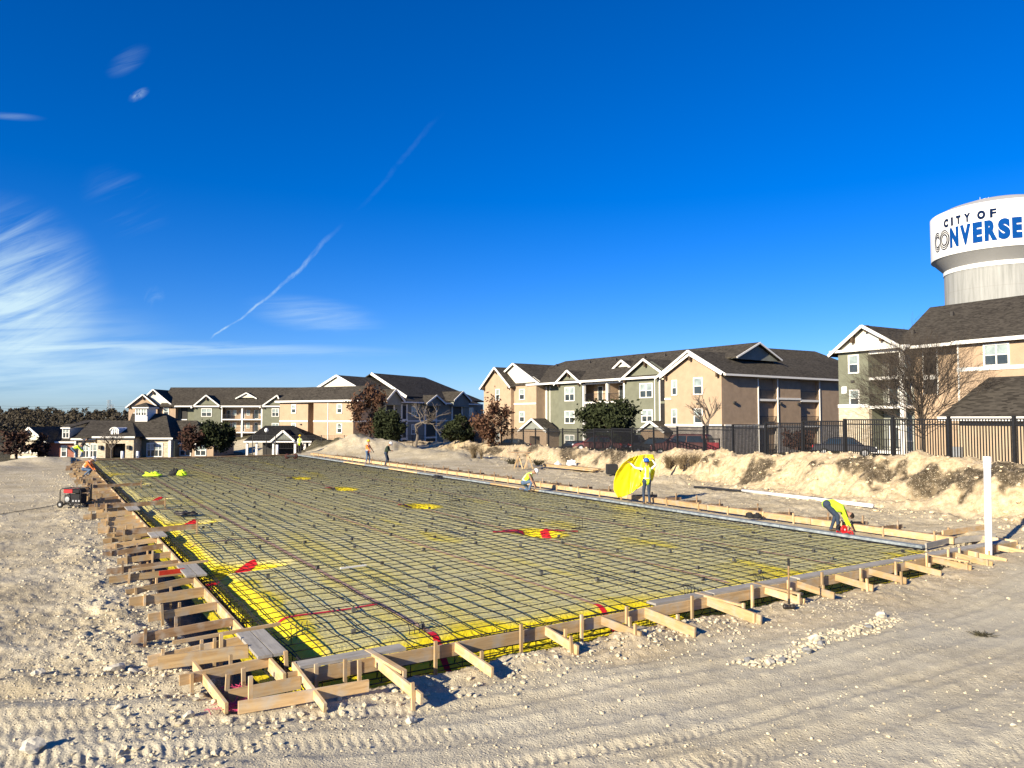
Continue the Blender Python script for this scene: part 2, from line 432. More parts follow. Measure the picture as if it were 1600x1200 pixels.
for (u, v, z0, hh, hr) in [(500, 704, -.25, 1.15, 2.6), (545, 706, -.25, 1.75, 4.2), (600, 708, -.2, 1.1, 3.6), (655, 712, -.2, .75, 3.0),
                           (420, 703, -.6, .7, 5.0), (350, 700, -.9, .7, 6.0), (40, 727, -.2, .35, 3.0), (100, 722, -.2, .45, 3.0), (-20, 735, -.2, .3, 2.5), (700, 716, -.2, .55, 2.2), (1053, 752, -.1, .35, 1.4)]:
    p = gnd(u, v, z0); HEAPS.append((p.x, p.y, hh, hr))
def hz(x, y, fine=False): return float(height(np.array([x]), np.array([y]), fine)[0])

# ground colours: caliche with paler and greyer patches, dark soil showing in the bank, asphalt and grass beyond the fence
m, nt, b = newmat('caliche_ground'); GROUND = m
pos = nd(nt, 'ShaderNodeNewGeometry').outputs['Position']
at = nd(nt, 'ShaderNodeAttribute', attribute_name='zone').outputs['Color']
sz = nd(nt, 'ShaderNodeSeparateColor'); nt.links.new(at, sz.inputs[0])
n1 = noise(nt, pos, 0.55, 6, 0.6); n2 = noise(nt, pos, 5.0, 6, 0.65); n3 = noise(nt, pos, 38.0, 4, 0.6)
c = ramp(nt, n1, [(0.28, (0.37, 0.31, 0.195)), (0.5, (0.53, 0.46, 0.315)), (0.72, (0.64, 0.575, 0.42))])
c = mixc(nt, ramp(nt, n2, [(0.40, (0.5, 0.5, 0.5)), (0.62, (0, 0, 0))]), c, (0.29, 0.235, 0.15))
c = mixc(nt, ramp(nt, n3, [(0.56, (0, 0, 0)), (0.68, (0.5, 0.5, 0.5))]), c, (0.66, 0.60, 0.43))
c = mixc(nt, ramp(nt, n3, [(0.30, (0.6, 0.6, 0.6)), (0.42, (0, 0, 0))]), c, (0.19, 0.15, 0.095))
road = mixc(nt, n2, (0.44, 0.40, 0.30), (0.54, 0.495, 0.375))
c = mixc(nt, sz.outputs[0], c, road)
bank = ramp(nt, n2, [(0.30, (0.32, 0.24, 0.135)), (0.5, (0.51, 0.40, 0.245)), (0.7, (0.64, 0.525, 0.35))])
n4 = noise(nt, pos, 0.9, 6, 0.65, 0.4)
c = mixc(nt, sz.outputs[1], c, bank)
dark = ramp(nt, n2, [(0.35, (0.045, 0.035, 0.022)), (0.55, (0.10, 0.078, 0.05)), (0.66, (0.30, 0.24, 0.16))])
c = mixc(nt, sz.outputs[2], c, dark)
at2 = nd(nt, 'ShaderNodeAttribute', attribute_name='zone2').outputs['Color']
s2 = nd(nt, 'ShaderNodeSeparateColor'); nt.links.new(at2, s2.inputs[0])
c = mixc(nt, s2.outputs[0], c, ramp(nt, n2, [(0.3, (0.05, 0.05, 0.05)), (0.7, (0.085, 0.083, 0.08))]))
c = mixc(nt, s2.outputs[1], c, ramp(nt, n1, [(0.3, (0.055, 0.05, 0.025)), (0.7, (0.10, 0.085, 0.05))]))
COLOUT = c
vo = nd(nt, 'ShaderNodeTexVoronoi'); vo.inputs['Scale'].default_value = 24; vo.inputs['Randomness'].default_value = 1; nt.links.new(pos, vo.inputs['Vector'])
vs_ = nd(nt, 'ShaderNodeSeparateColor'); nt.links.new(vo.outputs['Color'], vs_.inputs[0])
gate = mth(nt, 'MULTIPLY', mth(nt, 'GREATER_THAN', vs_.outputs[0], 0.66), mth(nt, 'SUBTRACT', 1.0, mth(nt, 'MULTIPLY', sz.outputs[0], 0.7)))
peb = mth(nt, 'MULTIPLY', gate, mth(nt, 'MAXIMUM', mth(nt, 'SUBTRACT', 1.0, mth(nt, 'MULTIPLY', vo.outputs['Distance'], 2.6)), 0.0))
hsum = mth(nt, 'ADD', mth(nt, 'ADD', mth(nt, 'MULTIPLY', n3, 0.6), n2), mth(nt, 'MULTIPLY', peb, 0.9))
c = mixc(nt, mth(nt, 'MULTIPLY', mth(nt, 'GREATER_THAN', peb, 0.18), mth(nt, 'SUBTRACT', 1.0, s2.outputs[0])), COLOUT, ramp(nt, vs_.outputs[1], [(0.0, (0.30, 0.25, 0.17)), (0.5, (0.50, 0.43, 0.31)), (1.0, (0.68, 0.62, 0.49))]))
nt.links.new(c, b.inputs['Base Color']); b.inputs['Roughness'].default_value = 0.95; b.inputs['Specular IOR Level'].default_value = 0.1
bumpn(nt, b, hsum, 0.65, 0.05)

th = np.concatenate([np.radians(np.linspace(-180, -43, 35))[:-1], np.radians(np.linspace(-43, 43, 900)), np.radians(np.linspace(43, 180, 35))[1:]])
rr = np.concatenate([np.linspace(0.4, 5.5, 14)[:-1], np.geomspace(5.5, 22, 270)[:-1], np.geomspace(22, 50, 170)[:-1], np.geomspace(50, 240, 120)[:-1], np.geomspace(240, 2600, 40)])
T, RR = np.meshgrid(th, rr); X, Y = np.sin(T) * RR, np.cos(T) * RR
Z = height(X.ravel(), Y.ravel())
nr, ntth = X.shape
verts = np.stack([X.ravel(), Y.ravel(), Z], 1)
i = np.arange(nr - 1)[:, None] * ntth + np.arange(ntth - 1)[None, :]; i = i.ravel()
quads = np.stack([i, i + 1, i + ntth + 1, i + ntth], 1)[:, ::-1]
me = np_mesh('ground', verts, quads, GROUND)
xf, yf = X.ravel(), Y.ravel(); aa = xf * AX.x + yf * AX.y; bb = xf * BX.x + yf * BX.y; dff = fence_dist(xf, yf)
tr = trackline(xf, yf) + 0.8 * fbm(xf * 0.5, yf * 0.5, 3, 300)
zone = np.zeros((len(xf), 4), np.float32); zone[:, 3] = 1
zone[:, 0] = sstep(tr, -6, -3) * (1 - sstep(tr, 0.2, 2.2)) * (0.55 + 0.5 * fbm(xf * 0.4, yf * 1.2, 3, 301)) * (np.hypot(xf, yf) < 60)
bk = (1 - sstep(dff + 0.9 * fbm(xf * 0.28, yf * 0.28, 3, 8), 4.2, 5.8)) * (dff > -0.5) * (yf > -20) * (yf < 125)
frontr = 0.75 * sstep(xf, -2, 4) * (1 - sstep(aa, AF - .6, AF)) * sstep(tr, 0.5, 2.0) * (0.6 + fbm(xf * .6, yf * .6, 3, 909)) * (np.hypot(xf, yf) < 40)
zone[:, 1] = np.maximum(np.maximum(bk, np.clip(frontr, 0, 1)), 0.22 * (1 - sstep(dff, 5, 14)) * (yf < 60)) * (dff > -0.5)
# humus and darker seams in the cut face
seam = sstep(fbm(xf * 0.40, yf * 0.40, 5, 401, .65) + 0.55 * np.exp(-((dff - 3.2) / 0.9) ** 2) - 0.24 - 0.25 * sstep(yf, 55, 66) + 0.12 * np.exp(-((yf - 31) / 5.0) ** 2) + 0.25 * fbm(xf * 2.2, yf * 2.2, 3, 405), 0.02, 0.26)
zone[:, 2] = np.clip(seam * bk * (dff > 1.6) * (dff < 6.0), 0, 1)
zone[:, 2] = np.maximum(zone[:, 2], ((aa > AF - 0.6) & (aa < AFAR + .4) & (bb > BL - 1.0) & (bb < BR) & (Z < -0.45)) * 0.55)  # trench ground also made darker where it lies deep
zone2 = np.zeros((len(xf), 4), np.float32); zone2[:, 3] = 1
zone2[:, 0] = ((dff < -2.2) & (dff > -16) & (yf < 150) & (yf > -60))
zone2[:, 1] = np.maximum(((aa > 76) & (bb < 30)) | (np.hypot(xf, yf) > 175) , (dff <= -16)) * (1 - zone2[:, 0])
for nm, arr in (('zone', zone), ('zone2', zone2)):
    at_ = me.attributes.new(nm, 'FLOAT_COLOR', 'POINT'); at_.data.foreach_set('color', arr.ravel())
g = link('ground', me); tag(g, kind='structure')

# ------------------------------------------------------------------ loose stones (uncountable) and the few one can pick out
rng = np.random.default_rng(5)
STONE = pm('limestone_chips', (0.40, 0.34, 0.23), 0.3, 60, 0.95, spec=0.1, col2=(0.56, 0.495, 0.36))
def rock_template(seed):
    r_ = np.random.default_rng(seed); bm = bmesh.new(); bmesh.ops.create_icosphere(bm, subdivisions=1, radius=1)
    for v in bm.verts: v.co = v.co * (0.72 + 0.5 * r_.random()); v.co.z *= 0.72
    V = np.array([v.co[:] for v in bm.verts]); Fc = np.array([[v.index for v in f.verts] for f in bm.faces]); bm.free(); return V, Fc
temps = [rock_template(s) for s in range(6)]
def scatter(pts, sizes, name):
    Vs, Fs, k = [], [], 0
    for t, (V, Fc) in enumerate(temps):
        sel = np.arange(len(pts)) % len(temps) == t
        P, S = pts[sel], sizes[sel]; n = len(P)
        an = rng.random(n) * 6.283; ca, sa = np.cos(an), np.sin(an)
        st = 0.7 + 0.6 * rng.random((n, 3))
        L = V[None] * st[:, None, :] * S[:, None, None]
        Xr = L[..., 0] * ca[:, None] - L[..., 1] * sa[:, None]; Yr = L[..., 0] * sa[:, None] + L[..., 1] * ca[:, None]
        O = np.stack([Xr + P[:, None, 0], Yr + P[:, None, 1], L[..., 2] + P[:, None, 2]], -1)
        Vs.append(O.reshape(-1, 3)); Fs.append((Fc[None] + (k + np.arange(n) * len(V))[:, None, None]).reshape(-1, 3)); k += n * len(V)
    return np_mesh(name, np.concatenate(Vs), np.concatenate(Fs), STONE, smooth=False)
def cands(n, rmin, rmax, amin=-41, amax=41):
    r = np.exp(rng.uniform(np.log(rmin), np.log(rmax), n)); t = np.radians(rng.uniform(amin, amax, n))
    return np.sin(t) * r, np.cos(t) * r
x, y = cands(95000, 7, 60)
a_, b_ = x * AX.x + y * AX.y, x * BX.x + y * BX.y; df = fence_dist(x, y)
free = ~((a_ > AF - 0.5) & (a_ < AFAR + 1) & (b_ > BL - 0.75) & (b_ < 21.6)) & (df > 0.5)
tr = trackline(x, y)
dens = 0.30 + 0.9 * np.clip(fbm(x * 0.7, y * 0.7, 3, 500) + 0.15, 0, 1)
dens = dens + 0.8 * np.exp(-((b_ - (BL - 1.5)) / 1.0) ** 2) * (a_ > AF - 2) + 0.9 * np.exp(-((a_ - (AF - 1.1)) / 0.7) ** 2) * (b_ < 14)
dens = dens * (1 - 0.75 * sstep(tr, -6, -3) * (1 - sstep(tr, 0.2, 2.2))) * np.where((b_ > 14) & (df > 6), 0.5, 1)
keep = free & (rng.random(len(x)) < dens * 0.5)
x, y = x[keep], y[keep]
near_ = np.exp(-((x * BX.x + y * BX.y - (BL - 1.4)) / 0.9) ** 2) + np.exp(-((x * AX.x + y * AX.y - (AF - 0.9)) / 0.6) ** 2) * (x < 4)
s = 0.005 + (0.022 + 0.022 * np.clip(near_, 0, 1)) * rng.random(len(x)) ** 3.2
row = np.array([gnd(u_, v_, -.2)[:2] for u_, v_ in ((1165, 1032), (1215, 1028), (1262, 1008), (1300, 992), (1350, 984), (1395, 966))])
tt_ = rng.random(420) * (len(row) - 1.001); i0_ = tt_.astype(int); rp_ = row[i0_] + (row[i0_ + 1] - row[i0_]) * (tt_ - i0_)[:, None] + rng.normal(size=(420, 2)) * .10
x = np.concatenate([x, rp_[:, 0]]); y = np.concatenate([y, rp_[:, 1]]); s = np.concatenate([s, 0.012 + .035 * rng.random(420) ** 2]) + 0.0006 * np.hypot(x, y) * rng.random(len(x))
pz = height(x, y)
st = link('loose_stones', scatter(np.stack([x, y, pz + s * 0.25], 1), s, 'loose_stones'))
tag(st, 'pale limestone chips strewn over the bare ground', 'stones', kind='stuff')
x, y = cands(26000, 22, 110, -12, 41); df = fence_dist(x, y)
keep = (df > .8) & (df < 6.2) & (rng.random(len(x)) < .30 + .5 * np.clip(fbm(x * .5, y * .5, 2, 700) * 3, 0, 1)) & ~((x * BX.x + y * BX.y) < 22)
x, y = x[keep], y[keep]; s = 0.02 + 0.085 * rng.random(len(x)) ** 4
bank_clods = link('bank_clods', scatter(np.stack([x, y, height(x, y) + s * .2], 1), s, 'bank_clods')); bank_clods.data.materials[0] = pm('tan_clods', (0.50, 0.39, 0.24), .35, 25, .95, spec=.1, col2=(0.66, 0.54, 0.36))
tag(bank_clods, 'tan clods and stones loose on the cut bank', 'stones', kind='stuff')
# windrow of fist-sized stones right of the sledgehammer and other singles
ROCKM = [pm('white_limestone', (0.50, 0.46, 0.37), 0.2, 20, 0.9, .3, 30), pm('grey_limestone', (0.20, 0.20, 0.20), 0.25, 20, 0.85, .3, 30)]
rk = [(1168,1027,.075,1,'dark grey stone at the left end of the stone row'), (1202,1033,.085,0,'white stone with a dark one beside it in the stone row'), (1222,1029,.07,1,'dark angular stone touching a white stone in the row'),
      (1241,1016,.055,0,'small pale stone just above the row of stones'), (1261,1018,.085,1,'rounded dark grey stone in the middle of the stone row'), (1272,1000,.095,0,'large pale stone in the pile at the row middle'),
      (1284,1005,.07,1,'grey stone leaning on the large pale stone'), (1356,982,.07,1,'grey stone near the right end of the row'), (1378,965,.10,0,'white boulder alone beyond the row of stones'),
      (1158,1031,.05,0,'small white stone lying left of the stone row'), (60,1046,.09,0,'pale stone lying at the left edge of the ground'), (178,1044,.14,0,'largest pale rock left of the corner braces'),
      (208,1046,.08,0,'pale rock right beside the largest one'), (293,1118,.075,0,'white stone near the corner stakes'), (185,1109,.05,0,'small white stone on the left track edge'), (644,1117,.075,0,'white stone in the rubble below the corner'),
      (50,1172,.12,0,'clod of pale rock at the bottom left rut'), (1583,1131,.04,0,'small white stone at the right edge of the track')]
for i_, (u, v, s_, k, lab) in enumerate(rk):
    p = gnd(u, v, -.2); p.z = hz(p.x, p.y, True)
    bm = bmesh.new(); bmesh.ops.create_icosphere(bm, subdivisions=2, radius=s_)
    rr_ = random.Random(i_)
    off = [Vector((rr_.uniform(-1, 1), rr_.uniform(-1, 1), rr_.uniform(-1, 1))).normalized() for _ in range(7)]
    for vv in bm.verts:
        k_ = 1.0
        for o_ in off:
            d_ = vv.co.normalized().dot(o_)
            if d_ > 0.62: k_ *= 0.62 / d_ + 0.12 * (d_ - .62)
        vv.co = Vector((vv.co.x * 1.15, vv.co.y, vv.co.z * 0.8)) * k_
    mm = bpy.data.meshes.new('stone'); bm.to_mesh(mm); bm.free(); mm.materials.append(ROCKM[k])
    tag(link('stone', mm, Matrix.Translation((p.x, p.y, p.z + s_ * .35))), lab, 'stone', 'stones on the caliche')
# dead clump of weed on the haul road
WEED = pm('dry_weed', (0.05, 0.045, 0.025), 0.4, 20, 0.9)
def twigs(mb, c, n, h, spread, rad, rnd_):
    for _ in range(n):
        a = rnd_.uniform(0, 6.283); l = h * rnd_.uniform(.5, 1); s_ = spread * rnd_.uniform(.2, 1)
        p0 = Vector(c) + Vector((rnd_.gauss(0, spread * .15), rnd_.gauss(0, spread * .15), 0))
        p1 = p0 + Vector((math.cos(a) * s_ * .5, math.sin(a) * s_ * .5, l * .6)); p2 = p0 + Vector((math.cos(a) * s_, math.sin(a) * s_, l * rnd_.uniform(.7, 1.1)))
        mb.tube([p0, p1, p2], [rad, rad * .8, rad * .3], 3, False)
        for k in range(3):
            q = p1.lerp(p2, rnd_.random()); mb.tube([q, q + Vector((rnd_.uniform(-1, 1), rnd_.uniform(-1, 1), rnd_.uniform(.1, 1))) * l * .3], [rad * .6, rad * .2], 3, False)
p = gnd(1535, 978, -.1); p.z = hz(p.x, p.y, True)
mb = MB(); twigs(mb, p - Vector((0, 0, .01)), 60, .07, .22, .008, random.Random(3)); tag(mb.build('weed_clump', WEED), 'dark uprooted weed clump on the haul road at right', 'weed')
# ------------------------------------------------------------------ vapour barrier over the building pad
CROSS = [18.6, 27.3, 36.0, 44.4, 53.0, 61.5]
m, nt, b = newmat('yellow_vapor_barrier'); YSHEET = m
pos = nd(nt, 'ShaderNodeNewGeometry').outputs['Position']
cl_ = nd(nt, 'ShaderNodeAttribute', attribute_name='clean').outputs['Fac']
n1 = noise(nt, pos, 0.8, 5, 0.6); n2 = noise(nt, pos, 6, 5, 0.65); n3 = noise(nt, pos, 60, 3, 0.6)
dust = ramp(nt, n2, [(0.3, (0.50, 0.43, 0.125)), (0.5, (0.60, 0.53, 0.195)), (0.7, (0.66, 0.60, 0.27))])
dust = mixc(nt, ramp(nt, n1, [(0.42, (0, 0, 0)), (0.68, (0.75, 0.75, 0.75))]), dust, (0.55, 0.505, 0.25))
yel = ramp(nt, n1, [(0.3, (0.70, 0.55, 0.010)), (0.7, (0.80, 0.66, 0.02))])
f = mth(nt, 'ADD', cl_, mth(nt, 'MULTIPLY', mth(nt, 'SUBTRACT', n2, 0.5), 0.55))
c = mixc(nt, ramp(nt, f, [(0.25, (0, 0, 0)), (0.75, (1, 1, 1))]), dust, yel)
nt.links.new(c, b.inputs['Base Color']); b.inputs['Roughness'].default_value = 0.42; b.inputs['Specular IOR Level'].default_value = 0.3
wr = noise(nt, pos, 5, 6, 0.62, 2.2); bumpn(nt, b, wr, 0.7, 0.06)
PIT = [(CROSS[0] + .45, 12.9, 1.0, .62), (CROSS[1], 12.8, 1.0, .6), (CROSS[2], 12.6, 1.1, .55), (CROSS[3] - .6, 12.7, 1.1, .55)]
def padz(a, b):
    a = np.asarray(a, float); b = np.asarray(b, float)
    e = np.minimum(np.minimum(a - AF, b - BL), np.minimum((AFAR - a) * 3, (BR - b) * 4 + 0.65))
    e = e + 0.06 * fbm(a * 1.2, b * 1.2, 3, 201)
    z = -0.56 + 0.44 * sstep(e, 0.30, 0.92)
    for c in CROSS:          # notches where the cross beams meet the left trench
        d = np.hypot((a - c) / 0.62, np.maximum(b - 3.7, 0) / (1.45 if c < 30 else 1.1))
        z = np.minimum(z, -0.56 + 0.44 * sstep(d, 0.55, 1.15))
    for (pa, pb, sa, sb) in PIT:
        d = np.hypot((a - pa) / sa, (b - pb) / sb)
        z = np.minimum(z, -0.42 + 0.30 * sstep(d, 0.35, 1.05))
    slope = np.clip((-0.13 - z) / 0.2, 0, 1)
    return z + 0.020 * fbm(a * 0.9, b * 1.3, 3, 210) + slope * 0.05 * fbm(a * 3.2, b * 3.2, 3, 211), slope
ga = np.concatenate([np.arange(AF, 30, 0.075), np.arange(30, AFAR + .01, 0.2)])
gb = np.concatenate([np.arange(BL, 6.2, 0.07), np.arange(6.2, BR - .15, 0.13)])
GB, GA = np.meshgrid(gb, ga)
ZZ, SL = padz(GA.ravel(), GB.ravel())
A1, B1 = GA.ravel(), GB.ravel()
V = np.stack([AX.x * A1 + BX.x * B1, AX.y * A1 + BX.y * B1, ZZ], 1)
na, nb_ = GA.shape; i = (np.arange(na - 1)[:, None] * nb_ + np.arange(nb_ - 1)[None]).ravel()
me = np_mesh('vapor_barrier_sheet', V, np.stack([i, i + 1, i + nb_ + 1, i + nb_], 1), YSHEET)
streak = fbm(A1 * 0.10, B1 * 1.1, 3, 220) + 0.6 * fbm(A1 * 0.5, B1 * 0.5, 3, 222)
ed = np.minimum(A1 - AF, B1 - BL)
far_dust = 1 - 0.8 * sstep(A1 + 3 * fbm(A1 * .3, B1 * .3, 2, 229), 22, 36)
clean = np.clip(SL * 1.1, 0, 1) * far_dust + far_dust * 0.45 * (1 - sstep(ed + 0.6 * fbm(A1, B1, 2, 224), 0.9, 1.5)) + 0.40 * sstep(streak, 0.22, 0.5)
clean = clean + 0.25 * np.exp(-((B1 - 9.6) / 0.5) ** 2) + 0.25 * np.exp(-((B1 - 14.6) / .4) ** 2)
for (pa, pb, sa, sb) in PIT: clean = np.maximum(clean, 1.2 * (1 - sstep(np.hypot((A1 - pa) / sa / 1.1, (B1 - pb) / sb / 1.2), .8, 1.25)))
at_ = me.attributes.new('clean', 'FLOAT', 'POINT'); at_.data.foreach_set('value', np.clip(clean, 0, 1).astype(np.float32))
sheet = link('vapor_barrier_sheet', me)
tag(sheet, 'dusty yellow plastic vapor barrier covering the whole building pad', 'plastic sheet')
# red seam tape: dusty along the seams, bright where it runs down into pits and trenches
TAPE = pm('red_tape', (0.55, 0.015, 0.02), 0.2, 15, 0.5); TAPED = pm('dusty_red_tape', (0.36, 0.19, 0.15), 0.3, 6, 0.8, col2=(0.40, 0.27, 0.19))
def tape(pts, w, m_):
    vs = []; n = len(pts)
    for k, (a, b_) in enumerate(pts):
        a2, b2 = pts[min(k + 1, n - 1)]; a0, b0 = pts[max(k - 1, 0)]
        d = Vector((a2 - a0, b2 - b0)).normalized(); o = Vector((-d.y, d.x)) * w / 2
        for sgn in (-1, 1):
            pa, pb = a + o.x * sgn, b_ + o.y * sgn
            vs.append(slab(pa, pb, float(padz(pa, pb)[0]) + 0.016))
    return MB().add(vs, [(2 * k, 2 * k + 1, 2 * k + 3, 2 * k + 2) for k in range(n - 1)]).build('seam_tape', m_, sheet)
def seg(p, q, st=0.08):
    n = max(2, int(math.hypot(q[0] - p[0], q[1] - p[1]) / st)); return [(p[0] + (q[0] - p[0]) * k / n, p[1] + (q[1] - p[1]) * k / n) for k in range(n + 1)]
for bs in (5.42, 8.88, 12.45, 16.1): tape(seg((AF + 1.0, bs), (AFAR - 1, bs), .3), 0.10, TAPED)
for bs in (5.42, 8.88): tape(seg((AF + .3, bs), (AF + 1.05, bs)), 0.11, TAPE)
for aseam in (13.4, 22.6, 31.5): tape(seg((aseam, 3.5), (aseam, 5.4)), 0.09, TAPED if aseam > 14 else TAPE)
for c in CROSS[:4]:
    tape(seg((c + .25, 3.15), (c + .55, 4.5)), 0.14, TAPE); tape(seg((c - .3, 3.1), (c + .2, 3.9)), 0.14, TAPE)
for k, (pa, pb, sa, sb) in enumerate(PIT[:3]):
    tape(seg((pa + .9, pb - .62), (pa + .35, pb + .1)), 0.24, TAPE); tape(seg((pa + .35, pb + .1), (pa - .2, pb + .25)), .22, TAPE)
    if k == 0:
        tape(seg((pa - .25, pb + .22), (pa + .55, pb + .5)), .22, TAPE); tape(seg((pa + .55, pb + .5), (pa - .1, pb + .9)), .22, TAPE); tape(seg((pa - .1, pb + .9), (pa - .35, pb + 1.2)), .2, TAPE)
        tape(seg((pa + 1.0, pb - .75), (pa + .75, pb - .1)), .22, TAPE); tape(seg((pa + .95, pb - 1.1), (pa + .5, pb - .5)), .25, TAPE)

# ------------------------------------------------------------------ rebar
rnd = random.Random(11)
RB = 0.0082
mat_root = empty('rebar_mat', slab(AF, BL, -.05), 0, 'black steel rebar grid tied over the yellow sheet', 'rebar')
def barmesh(L, axis, seed):
    r_ = random.Random(seed); n = max(8, int(L / 0.8)); ph = r_.uniform(0, 6)
    pts = []
    for k in range(n + 1):
        t = L * k / n; w = 0.022 * math.sin(t * .55 + ph) + 0.008 * math.sin(t * 2.1 + ph * 2) + r_.gauss(0, .005); sag = 0.010 * math.sin(t * 4.3 + ph) + r_.gauss(0, .003)
        e = min(t, L - t); drop = -0.05 * max(0, 1 - e / 0.7)
        p = AX * t + BX * w if axis == 'a' else BX * t + AX * w
        pts.append(p + Vector((0, 0, sag + drop)))
    return MB().tube(pts, RB, 5, False).mesh('rebar', STEEL)
vb = [barmesh(BR - BL - .3, 'b', s_) for s_ in range(9)]; va_ = [barmesh(AFAR - AF - .4, 'a', 50 + s_) for s_ in range(9)]
SP = 0.405
nbars = int((AFAR - AF - .3) / SP)
for k in range(nbars):
    link('rebar', vb[(k * 4) % 9], Matrix.Translation(slab(AF + .18 + k * SP + rnd.gauss(0, .022), BL + .12, -0.035)), mat_root)
k = 0
while BL + .42 + k * SP < BR - .2:
    link('rebar', va_[(k * 4) % 9], Matrix.Translation(slab(AF + .1 + rnd.uniform(0, .2), BL + .42 + k * SP + rnd.gauss(0, .022), -0.056)), mat_root); k += 1
# lapped bars beside some of the long ones
for k in range(46):
    l_ = rnd.uniform(1.2, 2.4); a_, b_ = rnd.uniform(AF + 1, 30), BL + .42 + rnd.randrange(1, 40) * SP + .05
    MB().tube([slab(a_, b_, -.05), slab(a_ + l_ / 2, b_ + .02, -.045), slab(a_ + l_, b_, -.05)], RB, 5, False).build('rebar', STEEL, mat_root)
# concrete chairs under the mat
DOB = pm('concrete_chair', (0.085, 0.085, 0.08), 0.3, 30, 0.9)
dm = MB().box(-.036, .036, -.03, .03, -.036, .036).mesh('rebar_chair', DOB)
cnt = 0
for ia in range(44):
    for ib in range(12):
        a_, b_ = AF + 1.3 + ia * 1.36 + rnd.uniform(-.35, .35), BL + 1.35 + ib * 1.36 + (ia % 2) * .6 + rnd.uniform(-.3, .3)
        if b_ > BR - .4 or rnd.random() < .32 or cnt > 290: continue
        zz = float(padz(a_, b_)[0])
        if zz < -.2: continue
        link('rebar_chair', dm, Matrix.Translation(slab(a_, b_, zz + .042)) @ Matrix.Rotation(AZ * -1 + rnd.uniform(-.3, .3), 4, 'Z'), mat_root); cnt += 1
# edge-beam cages standing in the trenches
def cage(name, p0, d, L, side, label, zt=-.08, zb=-.44, w=.24, step=.36):
    root = empty(name, p0, 0, label, 'rebar'); sd_ = Vector(side)
    for o in (0, w):
        for z_ in (zt, zb, (zt + zb) / 2):
            n = int(L / 2); pts = [p0 + d * (L * k / n) + sd_ * (o + rnd.gauss(0, .012)) + Vector((0, 0, z_ - p0.z + rnd.gauss(0, .01))) for k in range(n + 1)]
            MB().tube(pts, .0105, 5, False).build('rebar', STEEL, root)
    mb = MB()
    mb.tube([sd_ * 0 + Vector((0, 0, zt)), sd_ * w + Vector((0, 0, zt)), sd_ * w + Vector((0, 0, zb)), Vector((0, 0, zb)), Vector((0, 0, zt))], .008, 4, False)
    mb.tube([Vector((0, 0, zt)), sd_ * w + Vector((0, 0, zb))], .007, 4, False)
    st_ = mb.mesh('stirrup', STEEL)
    for k in range(int(L / step)):
        q = p0 + d * (k * step + rnd.uniform(0, .06)); link('stirrup', st_, Matrix.Translation((q.x, q.y, 0)) @ Matrix.Rotation(rnd.uniform(-.12, .12), 4, 'Z'), root)
cage('beam_cage', slab(AF + .2, BL + .12, -.6), AX, 58, BX, 'long steel beam cage in the trench along the left form')
cage('beam_cage', slab(AF + .14, BL + .5, -.6), BX, 16.5, AX, 'steel beam cage in the trench behind the front form', step=.45)
# upright bar stirrup groups over the pits
for (u, v, lab) in [(905, 826, 'three upright rebar stubs beside the nearest taped pit'), (707, 783, 'upright rebar stubs beside the second taped pit'), (585, 758, 'upright rebar stubs far out on the rebar grid')]:
    p = gnd(u, v, -.05); root = empty('rebar_stub', p, 0, lab, 'rebar')
    for k in range(3):
        q = p + BX * (k * .13 - .13); MB().tube([q, q + Vector((0, 0, .30)), q + Vector((0, 0, .30)) + AX * .03], .008, 5).build('bar', STEEL, root)
    MB().tube([p - BX * .15 + Vector((0, 0, .26)), p + BX * .15 + Vector((0, 0, .26))], .006, 4).build('tie', STEEL, root)
    mb = MB(); mb.tube([p - BX * .3 + Vector((0, 0, .01)), p + BX * .32 + Vector((0, 0, .01))], .012, 5); mb.tube([p - BX * .2 + AX * .1, p + BX * .25 + AX * .05], .012, 5); mb.build('base_bar', STEEL, root)
# tied-wire and bent dowels showing near the corner and the front form
for (u, v, lab) in [(640, 985, 'bent rebar dowels behind the front form near the corner'), (1070, 922, 'bent rebar dowels behind the front form middle'), (1180, 905, 'bent rebar dowels near the sledgehammer side of the form'), (455, 985, 'bent rebar dowels curling in the corner trench')]:
    p = gnd(u, v, -.05); root = empty('bent_dowel', p, 0, lab, 'rebar')
    for k in range(4):
        q = p + BX * (k * .09) ; MB().tube([q + Vector((0, 0, -.35)), q + Vector((0, 0, .02)), q + AX * .05 + Vector((0, 0, .07)), q + AX * (.25 + .04 * k) + BX * .1 + Vector((0, 0, .02))], .007, 5).build('bar', STEEL, root)

# ------------------------------------------------------------------ formwork
SY = Vector((0, 0, 1))
def formline(p0, d, L, h, lab, cat='form board', m_=None, w=.04, piece=4.88, gname=None, zt=0.0, jit=.0):
    n = max(1, round(L / piece)); st = L / n
    for k in range(n):
        a, b_ = p0 + d * (k * st + .004), p0 + d * ((k + 1) * st - .004)
        a = a + SY * (zt - h / 2 + rnd.gauss(0, jit)); b_ = b_ + SY * (zt - h / 2 + rnd.gauss(0, jit))
        o = board('form_board', a, b_, h, w, m_ or WOOD)
        tag(o, lab % ordn(k + 1), cat, gname)
formline(slab(AF - .05, BL - .02), AX, AFAR - AF, .19, 'long tan form board on the left edge, %s from the near corner', gname='left form boards', jit=.006)
formline(slab(AF - .02, BL + .02), BX, 19.9, .19, 'long tan form board on the front edge, %s from the near corner', gname='front form boards', jit=.006)
formline(slab(AFAR + .0, BL + .3), BX, 17, .18, 'form board across the far end of the pad, %s from the left', gname='far form boards', m_=WOODB)
GREY = pm('blue_grey_form', (0.15, 0.18, 0.205), 0.3, 5, 0.75, col2=(0.22, 0.25, 0.27))
